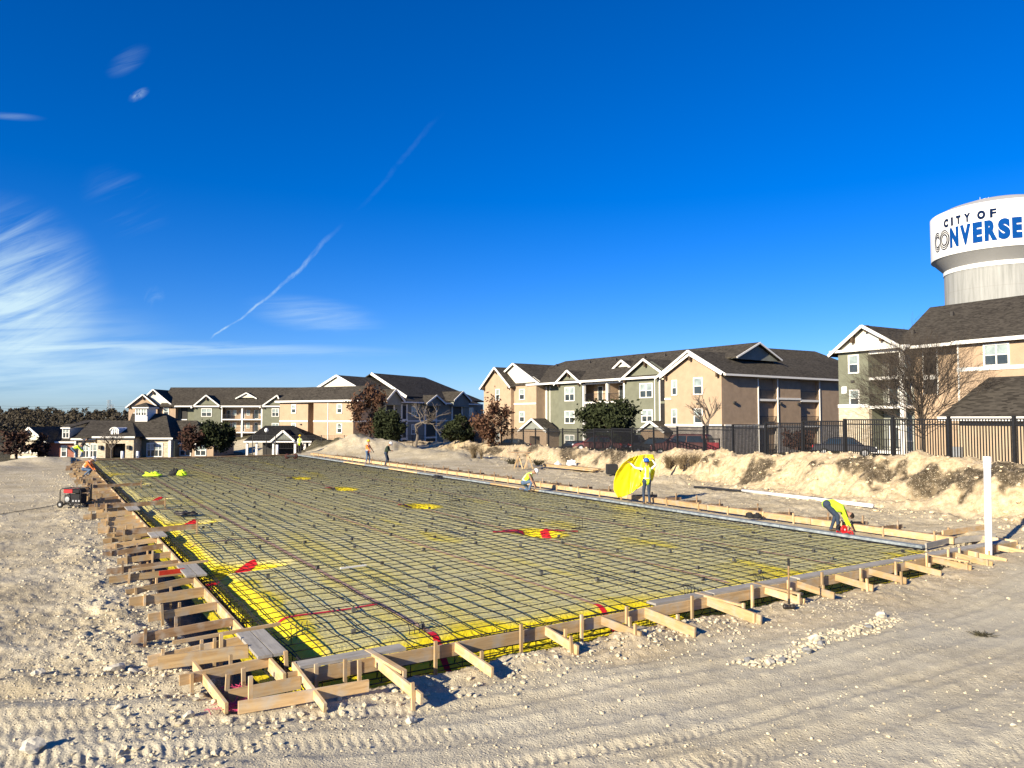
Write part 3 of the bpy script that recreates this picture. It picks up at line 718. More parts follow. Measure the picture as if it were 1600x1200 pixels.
# right inner edge: flat grey ledge boards, some swapped for new lumber
n_ = 13; st_ = (AFAR - 11.2) / n_
for k in range(n_):
    a0 = 11.2 + k * st_; yl = k in (4, 7, 9)
    o = board('ledge_board', slab(a0 + .01, BR, -.045), slab(a0 + st_ - .01, BR, -.045), .07, .22, WOOD if yl else GREY)
    tag(o, ('pale new' if yl else 'blue-grey') + ' ledge board along the right edge of the pad, %s from the front' % ordn(k + 1), 'ledge board', 'right ledge boards')
    o = board('form_board', slab(a0 + .01, BR + .13, -.13), slab(a0 + st_ - .01, BR + .13, -.13), .10, .03, WOODG)
    tag(o, 'weathered lower board under the right ledge, %s from the front' % ordn(k + 1), 'form board', 'right lower boards')
    o = board('form_board', slab(a0 + .01, 21.47, -.01), slab(a0 + st_ - .01, 21.47, -.01), .19, .04, WOOD)
    tag(o, 'outer tan form board beyond the right walkway, %s from the front' % ordn(k + 1), 'form board', 'right outer boards')
    o = board('rail_board', slab(a0 + .01, 21.60, .075), slab(a0 + st_ - .01, 21.60, .075), .035, .12, WOODB)
    tag(o, 'brown flat cap board behind the outer right form, %s from the front' % ordn(k + 1), 'form board', 'right cap boards')
    for j in range(3):
        aa_ = a0 + .5 + j * 1.5 + rnd.uniform(-.2, .2)
        if aa_ < AFAR: tag(board('stake', slab(aa_, 21.43, -.25), slab(aa_ + .01, 21.43, .16 + rnd.uniform(-.04, .04)), .04, .05, WOOD, up=AX), 'short stake on the inside of the outer right form, %s along' % ordn(k * 3 + j + 1), 'stake', 'right inner stakes')
tag(board('form_board', slab(11.2, BR + .05, -.02), slab(11.35, 21.5, -.02), .14, .05, WOODG), 'dark weathered board closing the walkway at the right porch', 'form board')
tag(board('form_board', slab(11.25, 21.55, -.02), slab(11.0, 23.3, -.02), .16, .05, WOODG), 'weathered board behind the porch corner by the white pipe', 'form board')
tag(board('form_board', slab(11.9, 22.2, .05), slab(11.9, 24.6, .03), .16, .05, WOOD), 'long tan board right of the white pipe', 'form board')
tag(board('form_board', slab(10.15, 22.7, -.05), slab(11.2, 22.75, -.05), .19, .04, WOOD), 'short tan board closing the right end of the porch', 'form board')
# kickers: one brace = plank + its stakes
def brace(name, p, q, h, lab, cat, grp, stakes, m_=None, extra=None, w=.038):
    root = empty(name, (q.x, q.y, hz(q.x, q.y)), 0, lab, cat, grp)
    board('plank', p, q, h, w, m_ or WOOD, root)
    d = (q - p).normalized(); sd_ = d.cross(SY).normalized()
    for (t, s_, hh) in stakes:
        c_ = p.lerp(q, t) + sd_ * (s_ * (w / 2 + .024)); zg = hz(c_.x, c_.y)
        if zg < -.6: zg = -.45
        tp = c_.z + hh
        board('stake', Vector((c_.x, c_.y, zg - .12)), Vector((c_.x + rnd.gauss(0, .012), c_.y + rnd.gauss(0, .012), tp)), .042, .045, m_ or WOOD, root, up=d)
    if extra: board('plank', *extra, root)
    return root
fronts = [(577, 1015, 690, 1085), (715, 1002, 777, 1047), (855, 976, 922, 1011), (942, 960, 1015, 992), (1017, 950, 1111, 983), (1114, 932, 1197, 967), (1202, 915, 1280, 934),
          (1254, 906, 1326, 920), (1312, 895, 1390, 910), (1367, 886, 1442, 899), (1427, 876, 1501, 887), (1462, 867, 1540, 881), (1500, 861, 1567, 878), (1517, 857, 1591, 873), (1560, 848, 1618, 862)]
for k, (u0, v0, u1, v1) in enumerate(fronts):
    p = gnd(u0, v0 + 4, 0); a0, b0 = toslab(p); p = slab(AF - .04, b0, -.065 + .01 * rnd.random())
    q0 = gnd(u1, v1, -.14); L = min(1.7, max(.85, AF - toslab(q0)[0]))
    q = slab(AF - .04 - L, b0 + rnd.uniform(-.06, .10), -.13 + rnd.uniform(-.02, .02))
    ex = None; hh = .14
    if k in (4, 5): hh = .185
    if k in (0, 5, 6, 11):
        ex = (slab(AF + .22, b0 - .03, .035), slab(AF - .85, b0 + .07, .012), .038, .09, WOOD)
    brace('form_brace', p, q, hh, 'tan plank brace on the front form, %s from the near corner' % ordn(k + 1), 'brace', 'front form braces',
          [(.62 + rnd.uniform(-.1, .1), -1, .16 + rnd.uniform(-.03, .07)), (.9, 1, .10 + rnd.uniform(0, .1))][: 1 + (k % 3 != 1)], extra=ex)
    c_ = slab(AF - .095, b0 - .35 - .2 * rnd.random(), 0)
    tag(board('stake', c_ + SY * -.55, c_ + SY * (.05 + .10 * rnd.random()), .045, .045, WOOD, up=BX), 'upright stake against the front form just left of its %s brace' % ordn(k + 1), 'stake', 'front form stakes')
# flat walk planks bridging the front form
def slabpt(u, v, z): return toslab(gnd(u, v, z))
for (b0, b1, lab) in [(3.0, 4.55, 'grey flat plank bridging the front form right by the corner'), (9.45, 10.9, 'grey flat plank on the front form at its middle'), (10.95, 13.4, 'grey flat plank on the front form left of the sledgehammer'), (13.5, 17.2, 'long grey flat plank on the front form right of the sledgehammer'), (17.3, 22.4, 'long grey flat plank at the right end of the front form')]:
    tag(board('walk_plank', slab(AF + .13, b0, .022), slab(AF + .13, b1, .022), .04, .25, WOODG), lab, 'plank', 'flat planks on the front form')
# left braces
k = 0; a = 10.95; wide = {1, 6, 11, 17}
while a < 69:
    k += 1
    L = rnd.uniform(1.0, 1.55); z1 = -.12 + rnd.uniform(-.05, .03); h = .14 + (.05 if rnd.random() < .25 else 0)
    skew = rnd.uniform(-.10, .10)
    p = slab(a, BL - .045, -.06 + rnd.uniform(-.02, .03)); q = slab(a + skew, BL - .045 - L, z1)
    stk = [(.5 + rnd.uniform(-.08, .08), 1, .14 + rnd.uniform(-.05, .12)), (.82 + rnd.uniform(-.08, .08), -1, .10 + rnd.uniform(-.05, .12))]
    if rnd.random() < .15: stk.append((.35, -1, .16))
    brace('form_brace', p, q, h, 'tan plank brace on the left form, %s from the near corner' % ordn(k), 'brace', 'left form braces', stk, m_=WOOD if rnd.random() < .72 else WOODB)
    if k in wide:
        for j in (0, 1):
            tag(board('walk_plank', slab(a - .05, BL - .02 - .07 + .215 * j, .035), slab(a + 1.35, BL - .09 + .215 * j, .03), .04, .20, WOODG),
                '%s grey flat plank of the pair over the left form, %s pair from the corner' % (('outer', 'inner')[j], ordn(sorted(wide).index(k) + 1)), 'plank', 'flat planks on the left form')
        tag(board('cleat_board', slab(a + 1.42, BL + .5, .07), slab(a + 1.38, BL - 1.1, .03), .05, .04, WOOD), 'narrow cleat beyond the plank pair on the left form, %s pair' % ordn(sorted(wide).index(k) + 1), 'cleat')
    a += rnd.uniform(1.0, 1.4)
RED = pm('red_spray_paint', (0.62, 0.05, 0.02), .2, 10, .7)
tag(board('form_board', slab(18.05, BL - .1, .02), slab(18.0, BL - .62, .015), .1, .02, RED), 'board end sprayed red between the left braces', 'form board')
# long boards reaching over the pad on a far stake
for n2_, (aa_, L) in enumerate([(24.4, 1.15), (31.9, 1.2), (41.5, 1.3)]):
    r_ = empty('bridge_board', slab(aa_, BL - .6, -.2), 0, 'brown board reaching from the left form over the rebar, %s from the corner' % ordn(n2_ + 1), 'board', 'bridging boards on the left form')
    board('plank', slab(aa_, BL - 1.0, .09), slab(aa_, BL + L, .11), .15, .04, WOODB, r_)
    board('stake', slab(aa_ - .05, BL + L + .02, -.2), slab(aa_ - .05, BL + L + .02, .30), .05, .05, WOOD, r_, up=BX)
    board('stake', slab(aa_ - .05, BL - .8, -.4), slab(aa_ - .05, BL - .8, .2), .05, .05, WOOD, r_, up=BX)
# the near corner
def G(u, v, z=-.2): return gnd(u, v, z)
def corner(nm, u0, v0, z0, u1, v1, z1, h, lab, m_=WOOD, w=.04, cat='form board'):
    p, q = gnd(u0, v0, z0), gnd(u1, v1, z1); return tag(board(nm, p, q, h, w, m_), lab, cat)
corner('form_board', 372, 1106, -.13, 576, 1071, -.13, .15, 'brown batter board lying nearest the camera at the corner')
corner('form_board', 303, 1040, -.12, 354, 1107, -.14, .13, 'brown batter board at the left side of the corner')
corner('form_board', 247, 1036, -.10, 388, 1017, -.02, .19, 'wide tan board running into the plank pair at the corner')
corner('form_board', 357, 1088, -.16, 470, 1066, -.10, .16, 'tan board in the shade behind the nearest batter board')
corner('form_board', 458, 1040, .0, 508, 1106, -.17, .11, 'tan board end pointing at the camera below the corner')
for (u, v0, hh, lab) in [(353, 1095, .34, 'stake at the meeting of the two batter boards'), (381, 1078, .30, 'short stake behind the nearest batter board'), (391, 1110, .42, 'tallest stake by the nearest batter board'),
                         (494, 1072, .30, 'stake with red tie at the front corner'), (562, 1065, .30, 'stake at the right end of the nearest batter board'), (345, 1035, .42, 'tall stake on the wide tan board'),
                         (316, 1036, .28, 'stake on the wide tan board outer end'), (449, 1062, .40, 'stake leaning over the corner planks')]:
    p = gnd(u, v0, -.24); zt = hz(p.x, p.y); zt = max(zt, -.4)
    tag(board('stake', p + SY * -.1, p + SY * hh + Vector((rnd.gauss(0, .02), rnd.gauss(0, .02), 0)), .045, .05, WOOD, up=AX), lab, 'stake', 'corner stakes')
PINK = pm('pink_string', (0.55, 0.06, 0.16), .3, 30, .8)
p = gnd(366, 1106, -.22); mb = MB(); r_ = random.Random(4)
for _ in range(26):
    q = p + Vector((r_.gauss(0, .09), r_.gauss(0, .07), .02)); mb.tube([q + Vector((r_.gauss(0, .08), r_.gauss(0, .08), r_.uniform(0, .05))) for _ in range(4)], .004, 3, False)
for _ in range(14):
    q = p + Vector((-.15 - r_.random() * .25, .15 + r_.random() * .5, .03)); mb.tube([q + Vector((r_.gauss(0, .06), r_.gauss(0, .06), r_.uniform(0, .04))) for _ in range(4)], .0035, 3, False)
tag(mb.build('string_tangle', PINK), 'tangle of pink string at the foot of the corner boards', 'string')
# right-hand kickers beyond the outer form
k = 0; a = 12.0
while a < 66:
    k += 1; L = rnd.uniform(.9, 1.5)
    brace('form_brace', slab(a, 21.68, .03), slab(a + rnd.uniform(-.15, .15), 21.68 + L, -.03), .12, 'brown plank brace behind the outer right form, %s from the front' % ordn(k), 'brace', 'right form braces',
          [(.75, 1, .16 + rnd.uniform(-.03, .1)), (.35, -1, .08)], m_=WOODB)
    a += rnd.uniform(1.1, 1.6)
# ------------------------------------------------------------------ building kit
STUCCO = {
 'tan': pm('tan_stucco', (0.375, 0.272, 0.182), .10, 1.2, .9, .12, 60), 'green': pm('sage_green_stucco', (0.150, 0.155, 0.112), .12, 1.2, .9, .12, 60),
 'cream': pm('cream_siding', (0.66, 0.62, 0.50), .06, 2, .8), 'brown': pm('darker_tan_stucco', (0.355, 0.258, 0.175), .12, 1.5, .9, .12, 60),  # brown is the tan paint again, darkened for shaded sides and recesses
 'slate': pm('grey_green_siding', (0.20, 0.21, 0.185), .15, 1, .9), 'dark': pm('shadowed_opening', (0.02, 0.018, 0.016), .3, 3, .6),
 'garage': pm('garage_stucco', (0.39, 0.30, 0.205), .08, 1.2, .9, .1, 60)}
WHITE = pm('white_trim', (0.74, 0.72, 0.67), .05, 4, .6)
def stone_mat(name, cs, scale, mortar):
    m, nt, b = newmat(name)
    pos = nd(nt, 'ShaderNodeNewGeometry').outputs['Position']; mp = nd(nt, 'ShaderNodeMapping'); mp.inputs['Scale'].default_value = (1, 1, 2.2)
    nt.links.new(pos, mp.inputs['Vector'])
    v = nd(nt, 'ShaderNodeTexVoronoi'); v.inputs['Scale'].default_value = scale; nt.links.new(mp.outputs[0], v.inputs['Vector'])
    v2 = nd(nt, 'ShaderNodeTexVoronoi', feature='DISTANCE_TO_EDGE'); v2.inputs['Scale'].default_value = scale; nt.links.new(mp.outputs[0], v2.inputs['Vector'])
    sp = nd(nt, 'ShaderNodeSeparateColor'); nt.links.new(v.outputs['Color'], sp.inputs[0])
    c = ramp(nt, sp.outputs[0], [(i / (len(cs) - 1), x) for i, x in enumerate(cs)])
    c = mixc(nt, ramp(nt, v2.outputs['Distance'], [(0.02, (1, 1, 1)), (0.06, (0, 0, 0))]), c, mortar)
    nt.links.new(c, b.inputs['Base Color']); b.inputs['Roughness'].default_value = .9
    bumpn(nt, b, v2.outputs['Distance'], .6, .05); return m
STONEV = stone_mat('limestone_veneer', [(0.36, 0.28, 0.18), (0.52, 0.44, 0.32), (0.44, 0.36, 0.25), (0.58, 0.51, 0.40)], 3.0, (0.40, 0.35, 0.27))
STONEG = stone_mat('grey_stone_veneer', [(0.20, 0.18, 0.16), (0.36, 0.32, 0.28), (0.26, 0.23, 0.20), (0.42, 0.38, 0.33)], 3.0, (0.30, 0.27, 0.24))
BRICK = stone_mat('red_brick_veneer', [(0.24, 0.07, 0.045), (0.30, 0.10, 0.065), (0.20, 0.06, 0.04)], 6.0, (0.28, 0.17, 0.13))
def shingle(name, lo, hi):
    m, nt, b = newmat(name)
    pos = nd(nt, 'ShaderNodeNewGeometry').outputs['Position']; mp = nd(nt, 'ShaderNodeMapping'); mp.inputs['Scale'].default_value = (2.2, 2.2, 9)
    nt.links.new(pos, mp.inputs['Vector'])
    v = nd(nt, 'ShaderNodeTexVoronoi'); v.inputs['Scale'].default_value = 1.6; nt.links.new(mp.outputs[0], v.inputs['Vector'])
    sp = nd(nt, 'ShaderNodeSeparateColor'); nt.links.new(v.outputs['Color'], sp.inputs[0])
    f = mth(nt, 'ADD', mth(nt, 'MULTIPLY', sp.outputs[0], .6), mth(nt, 'MULTIPLY', noise(nt, pos, .4, 4), .5))
    c = ramp(nt, f, [(0.25, lo), (0.8, hi)]); nt.links.new(c, b.inputs['Base Color'])
    b.inputs['Roughness'].default_value = .95; b.inputs['Specular IOR Level'].default_value = .1
    sx = nd(nt, 'ShaderNodeSeparateXYZ'); nt.links.new(pos, sx.inputs[0])
    bumpn(nt, b, mth(nt, 'FRACT', mth(nt, 'MULTIPLY', sx.outputs[2], 9.0)), .25, .02); return m
SHING = shingle('charcoal_shingles', (0.030, 0.026, 0.021), (0.075, 0.066, 0.053))
SHINGD = shingle('black_roofing', (0.012, 0.012, 0.012), (0.025, 0.024, 0.023))
def glass(name, col, rough):
    m, nt, b = newmat(name); b.inputs['Base Color'].default_value = (*col, 1); b.inputs['Roughness'].default_value = rough
    pos = nd(nt, 'ShaderNodeNewGeometry').outputs['Position']
    nt.links.new(ramp(nt, noise(nt, pos, 1.5, 2), [(0.35, tuple(c * .75 for c in col)), (0.65, tuple(c * 1.25 for c in col))]), b.inputs['Base Color'])
    b.inputs['Specular IOR Level'].default_value = .6; return m
GLU = glass('glass_with_blinds', (0.26, 0.31, 0.30), .15); GLD = glass('dark_glass', (0.04, 0.05, 0.055), .08)
IRON = pm('black_iron', (0.012, 0.012, 0.013), .3, 8, .5, spec=.4)
BRK = pm('dark_timber_bracket', (0.06, 0.038, 0.022), .3, 6, .8)
LAMPM = pm('wall_light', (0.05, 0.045, 0.04), .2, 8, .5)
class Fr:
    """building frame: x runs along the facade to the right, y into the building"""
    def __init__(s, P, head, name, label, z0):
        s.P = Vector((P[0], P[1], 0)); h = R(head); s.X = Vector((math.sin(h), math.cos(h), 0)); s.Y = Vector((-s.X.y, s.X.x, 0))
        s.M = Matrix(((s.X.x, s.Y.x, 0, P[0]), (s.X.y, s.Y.y, 0, P[1]), (0, 0, 1, 0), (0, 0, 0, 1))); s.z0 = z0
        s.root = None
        if name: s.root = link(name, None, s.M); tag(s.root, label, 'building')
        s.cache = {}
    def xz(s, u, v, t=0.0):
        d = ray(u, v); q = s.P + s.Y * t
        k = q.dot(s.Y) / (d.x * s.Y.x + d.y * s.Y.y); w = Vector((d.x * k, d.y * k, CAMZ + d.z * k))
        return (w - q).dot(s.X), w.z
    def x(s, u, t=0.0, v=640): return s.xz(u, v, t)[0]
    def z(s, u, v, t=0.0): return s.xz(u, v, t)[1]
    def part(s, name, mb, m, parent=None, fix=True): return mb.build(name, m, parent or s.root, s.M, fix=fix)
    def wall(s, x0, x1, t0, t1, z0, z1, m, name='wall'): return s.part(name, MB().box(min(x0, x1), max(x0, x1), t0, t1, z0, z1), m)
    def gwall(s, x0, x1, t0, t1, z0, ze, zr, m, name='gable_wall', xr=None):
        xm = (x0 + x1) / 2 if xr is None else xr
        return s.part(name, MB().prism([(x0, z0), (x1, z0), (x1, ze), (xm, zr), (x0, ze)], t0, t1), m)
    def trim(s, x0, x1, t, z, h=.22, d=.07): return s.part('trim', MB().box(min(x0, x1), max(x0, x1), t - d, t - .002, z - h / 2, z + h / 2), WHITE)
    def roof(s, faces, m=None, th=.16, name='roof', parent=None):
        bm = bmesh.new(); vd = {}
        def vt(p):
            k = tuple(round(c, 3) for c in p)
            if k not in vd: vd[k] = bm.verts.new(p)
            return vd[k]
        for f in faces: bm.faces.new([vt(p) for p in f])
        g = bmesh.ops.extrude_face_region(bm, geom=bm.faces[:])
        for e in g['geom']:
            if isinstance(e, bmesh.types.BMVert): e.co.z -= th
        bmesh.ops.recalc_face_normals(bm, faces=bm.faces); me = bpy.data.meshes.new(name); bm.to_mesh(me); bm.free(); me.materials.append(m or SHING)
        return link(name, me, s.M, parent or s.root)
    def fascia(s, pts, parent=None, h=.26, dz=-.10, d=.10):
        for p, q in zip(pts[:-1], pts[1:]):
            s.part('fascia', MB().bar(Vector(p) + Vector((0, 0, dz)), Vector(q) + Vector((0, 0, dz)), d, h), WHITE, parent, fix=False)
    def gable_t(s, x0, x1, t0, t1, ze, zr, oh=.5, ohf=.5, xr=None, fas=True, m=None):
        """gable end facing the front, ridge running back"""
        xm = (x0 + x1) / 2 if xr is None else xr
        kl, kr = (zr - ze) / (xm - x0), (zr - ze) / (x1 - xm)
        a0, a1, zl, zrr = x0 - oh, x1 + oh, ze - kl * oh, ze - kr * oh; f = t0 - ohf
        r_ = s.roof([[(a0, f, zl), (xm, f, zr), (xm, t1, zr), (a0, t1, zl)], [(xm, f, zr), (a1, f, zrr), (a1, t1, zrr), (xm, t1, zr)]], m)
        if fas: s.fascia([(a0, f - .04, zl), (xm, f - .04, zr), (a1, f - .04, zrr)], r_)
        return r_
    def window(s, x, zc, w, h, t, bars=1, face=None, parent=None):
        key = (round(w, 2), round(h, 2), bars)
        if key not in s.cache:
            f = MB(); e = .13
            f.box(-w/2-e, w/2+e, -.09, .0, h/2, h/2+e); f.box(-w/2-e, w/2+e, -.11, .0, -h/2-e, -h/2); f.box(-w/2-e, -w/2, -.088, .0, -h/2, h/2); f.box(w/2, w/2+e, -.088, .0, -h/2, h/2)
            f.box(-w/2, w/2, -.06, .0, -.035, .035)
            for k in range(1, bars): xx = -w/2 + w * k / bars; f.box(xx - .05, xx + .05, -.075, .0, -h/2, h/2)
            gu = MB().box(-w/2, w/2, -.03, -.005, .035, h/2); gl = MB().box(-w/2, w/2, -.03, -.005, -h/2, -.035)
            s.cache[key] = (f.mesh('window', WHITE), gu.mesh('pane', GLU), gl.mesh('pane', GLD))
        f, gu, gl = s.cache[key]
        M = s.M @ (face if face is not None else Matrix.Identity(4)) @ Matrix.Translation((x, t, zc))
        o = link('window', f, M, parent or s.root); link('pane', gu, M, o); link('pane', gl, M, o); return o
    def winpx(s, u0, u1, v0, v1, t, bars=1):
        x0, zt = s.xz(u0, v0, t); x1, _ = s.xz(u1, v0, t); _, zb = s.xz((u0 + u1) / 2, v1, t)
        return s.window((x0 + x1) / 2, (zt + zb) / 2, max(.5, abs(x1 - x0) - .2), zt - zb - .26, t, bars)
    def railing(s, x0, x1, t, z, parent=None, face=None):
        mb = MB(); mb.box(x0, x1, t - .03, t + .03, z + 1.0, z + 1.05); mb.box(x0, x1, t - .03, t + .03, z + .08, z + .12)
        n = max(2, int((x1 - x0) / .16))
        for k in range(n + 1): xx = x0 + (x1 - x0) * k / n; mb.box(xx - .011, xx + .011, t - .01, t + .01, z + .1, z + 1.02)
        return mb.build('railing', IRON, parent or s.root, s.M @ (face if face is not None else Matrix.Identity(4)))
    def bay(s, x0, x1, t0, depth, levels, wallm, posts=(), face=None, inner=True):
        """stack of recessed balconies between two walls; levels = [(floor z, ceiling z)]"""
        fm = face if face is not None else Matrix.Identity(4)
        def p_(nm, mb, m, par=None): return mb.build(nm, m, par or s.root, s.M @ fm)
        back = p_('balcony_wall', MB().box(x0, x1, t0 + depth, t0 + depth + .2, levels[0][0], levels[-1][1]), wallm)
        for li, (z0, z1) in enumerate(levels):
            fl = p_('balcony', MB().box(x0 + .01, x1 - .01, t0 - .05, t0 + depth - .005, z0 - .25, z0), WHITE)
            s.railing(x0 + .05, x1 - .05, t0 + .05, z0, fl, fm)
            n = max(1, int((x1 - x0) / 3.2)); st = (x1 - x0) / n
            for k in range(n):
                xx = x0 + st * (k + .32)
                d = p_('door', MB().box(xx - .5, xx + .5, t0 + depth - .05, t0 + depth - .004, z0 + .02, z0 + 2.15), WHITE, fl)
                p_('pane', MB().box(xx - .4, xx + .4, t0 + depth - .075, t0 + depth - .051, z0 + .15, z0 + 2.05), GLD, fl)
                xx = x0 + st * (k + .72)
                p_('window', MB().box(xx - .45, xx + .45, t0 + depth - .06, t0 + depth - .004, z0 + .8, z0 + 2.15), WHITE, fl)
                p_('pane', MB().box(xx - .36, xx + .36, t0 + depth - .085, t0 + depth - .061, z0 + .9, z0 + 2.05), GLU, fl)
        zt = levels[-1][1]
        p_('beam', MB().box(x0 + .005, x1 - .005, t0 - .03, t0 + .2, zt - .3, zt), WHITE)
        for xx in posts: p_('column', MB().box(xx - .16, xx + .16, t0 - .10, t0 + .22, levels[0][0] - .26, zt), WHITE)
    def bracket(s, x, t, z): s.part('bracket', MB().prism([(x - .12, z - .55), (x + .12, z - .55), (x + .12, z + .05), (x - .12, z + .05)], t - .42, t - .002), BRK)
    def pipe(s, x, t, z0, z1): s.part('downspout', MB().box(x - .05, x + .05, t - .10, t - .003, z0, z1), WHITE)
    def light(s, x, t, z): s.part('wall_lamp', MB().box(x - .16, x + .16, t - .16, t - .003, z - .1, z + .1), LAMPM)
    def vent(s, x, t, z): s.part('roof_vent', MB().box(x - .12, x + .12, t - .12, t + .12, z - .1, z + .35), LAMPM)
Rz90 = Matrix.Rotation(math.pi / 2, 4, 'Z')

# ------------------------------------------------------------------ building in the middle (tan and green, three storeys)
B = Fr((22.5, 80.0), 145, 'apartment_building', 'three-storey tan and green apartment building behind the fence in the middle', -.7)
ze = B.z(1127, 580); zb = -.75; f2, f3 = zb + 3.05, zb + 6.05; zc_ = ze - .25
DEP = 16.0
xg0 = B.x(1039); zpk = B.z(1086, 545)
# right-hand wing, its long side runs back to the right
WL = 34.0
def wingwalls():
    w = B
    w.gwall(xg0, 0, 0, .4, f2 + .25, ze, ze + (0 - xg0) / 2 * .52, STUCCO['tan'])
    w.part('stone_base', MB().box(xg0, -.001, -.02, .39, zb - .6, f2 + .25), STONEG)
    w.trim(xg0, .02, -.02, f2 + .28)
    # side facing right: walls between balcony bays (distance along the side)
    segs = [(0.4, 6.3, 1), (6.3, 9.6, 0), (9.6, 14.2, 1), (14.2, 17.9, 0), (17.9, WL, 1)]
    for k0, k1, solid in segs:
        if solid:
            w.wall(-.4, -.001, k0, k1, f2 + .25, ze, STUCCO['brown']); w.part('stone_base', MB().box(-.4, .02, k0 + .001, k1 - .001, zb - .6, f2 + .25), STONEG)
        else:
            fm = Matrix.Translation((0, k0, 0)) @ Rz90
            w.bay(0, k1 - k0, 0, 2.0, [(zb + .1, f2), (f2 + .25, f3), (f3 + .25, zc_)], STUCCO['brown'], (), fm)
            for e_ in (k0, k1):
                w.wall(-2.1, -.41, e_ - .1, e_ + .1, zb - .3, ze - .1, STUCCO['tan'])
    w.part('trim', MB().box(-.02, .08, .41, 6.29, f2 + .17, f2 + .4), WHITE); w.part('trim', MB().box(-.02, .08, 9.61, 14.19, f3 + .2, f3 + .42), WHITE)
    for k_ in (6.2, 9.75, 18.0): w.part('downspout', MB().box(.003, .10, k_ - .05, k_ + .05, zb, ze - .2), WHITE)
    for k_ in (2.0, 10.2, 13.6): w.part('wall_lamp', MB().box(.003, .22, k_ - .2, k_ + .2, f3 - .35, f3 - .1), LAMPM)
    w.wall(xg0, -.42, 2.2, WL, zb - .3, ze - .3, STUCCO['brown'])
wingwalls()
xr = (xg0 - .9) / 2; zr = ze + abs(xr) * .54 + .15
rf = B.roof([[(xg0 - 1.5, -.1, ze - .32), (xr, -.1, zr), (xr, WL, zr), (xg0 - 1.5, WL, ze - .32)], [(xr, -.1, zr), (.6, -.1, ze - .27), (.6, WL, ze - .27), (xr, WL, zr)]])
B.fascia([(xg0 - 1.5, -.14, ze - .32), (xr, -.14, zr), (.6, -.14, ze - .27)], rf); B.fascia([(.62, -.1, ze - .27), (.62, WL, ze - .27)], rf, .22)
B.gwall(xg0 - .9, .0, .45, .7, ze - .6, ze - .1, zr - .2, STUCCO['cream'], 'gable_siding')
g1 = B.gable_t(xg0 + .1, .0, .0, 6, ze, ze + (0 - xg0) / 2 * .53, .45, .45)
for xx in (xg0 + .35, -.35): B.bracket(xx, 0, ze - .05)
B.bracket(xg0 / 2, 0, ze + (0 - xg0) / 2 * .53 - .25)
for (u0, u1, v0, v1) in [(1050, 1058, 594, 618), (1084, 1098, 590, 617), (1050, 1058, 639, 664), (1085, 1098, 638, 662)]: B.winpx(u0, u1, v0, v1, 0)
B.trim(xg0, B.x(1049), 0, f3 + .3); B.light(B.x(1091), 0, f3 - .3)
# main range to the left
xe = B.x(756); TF = 1.0
xA, xB_, xC, xD, xE, xF = B.x(976, TF), B.x(909, TF), B.x(873, TF), B.x(840, 2.4), B.x(838, .6), B.x(800, .2)
B.gwall(xA, xg0 - .02, TF, TF + .4, zb - .5, ze, ze + (xg0 - xA) / 2 * .55, STUCCO['green']); B.gable_t(xA + .1, xg0 - .2, TF, 9, ze, ze + (xg0 - xA) / 2 * .56, .5, .5)
B.gwall(xC, xB_, TF, TF + .4, zb - .5, ze, ze + (xB_ - xC) / 2 * .62, STUCCO['green']); B.gable_t(xC, xB_, TF, 9, ze, ze + (xB_ - xC) / 2 * .63, .5, .5)
B.wall(xC, xC + .35, TF + .41, 3, zb - .5, ze - .05, STUCCO['green'])
for xx, zz in ((xA + .3, ze), (xC + .3, ze), (xB_ - .3, ze), ((xA + xg0) / 2, ze + (xg0 - xA) / 2 * .55 - .3), ((xC + xB_) / 2, ze + (xB_ - xC) / 2 * .62 - .3)): B.bracket(xx, TF, zz - .1)
mid = B.x(947, TF)
B.bay(xB_, xA, TF + .2, 2.0, [(zb + .1, f2), (f2 + .25, f3), (f3 + .25, zc_)], STUCCO['brown'], (xB_ + .2, mid, xA - .2))
B.wall(mid - .12, mid + .12, TF + .45, TF + 2.2, zb, zc_, STUCCO['tan'], 'balcony_divider')
B.wall(xD, xC, 2.4, 2.8, zb - .5, ze - .02, STUCCO['green'])
for zz0, zz1 in ((f2 + .4, f3 - .2), (f3 + .1, ze - .5)):
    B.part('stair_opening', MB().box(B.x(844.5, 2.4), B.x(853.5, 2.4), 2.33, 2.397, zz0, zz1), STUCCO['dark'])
B.part('stair_trim', MB().box(B.x(843, 2.4), B.x(844.5, 2.4), 2.28, 2.396, f2 + .2, ze - .4), WHITE); B.part('stair_trim', MB().box(B.x(853.5, 2.4), B.x(855.5, 2.4), 2.28, 2.396, f2 + .2, ze - .4), WHITE)
B.part('stair_trim', MB().box(B.x(844.5, 2.4), B.x(853.5, 2.4), 2.29, 2.395, f3 - .2, f3 + .1), WHITE); B.pipe(B.x(860, 2.4), 2.4, zb, ze)
B.pipe(B.x(1024, TF), TF, zb, ze)
B.wall(B.x(1024, 0.5), xg0 - .01, .5, TF - .01, zb - .3, ze - .1, STUCCO['green'])
for zz0, zz1 in ((f2 + .4, f3 - .2), (f3 + .1, ze - .5)): B.part('stair_opening', MB().box(B.x(1032.5, .5), B.x(1038.5, .5), .44, .497, zz0, zz1), STUCCO['dark'])
B.part('stair_trim', MB().box(B.x(1030.5, .5), B.x(1032.5, .5), .42, .496, f2 + .2, ze - .4), WHITE)
B.wall(xF, xE, .6, 4.0, zb - .5, ze - .02, STUCCO['tan']); B.trim(xF, xE, .6, f3 + .2)
B.gwall(xe, xF, 0, .4, zb - .5, ze, ze + (xF - xe) / 2 * .75, STUCCO['tan']); B.gable_t(xe, xF, 0, 7, ze, ze + (xF - xe) / 2 * .76, .5, .5)
B.wall(xe, xe + .3, .41, DEP, zb - .5, ze - .1, STUCCO['tan']); B.wall(xF - .3, xF, .41, .6, zb - .5, ze - .1, STUCCO['tan'])
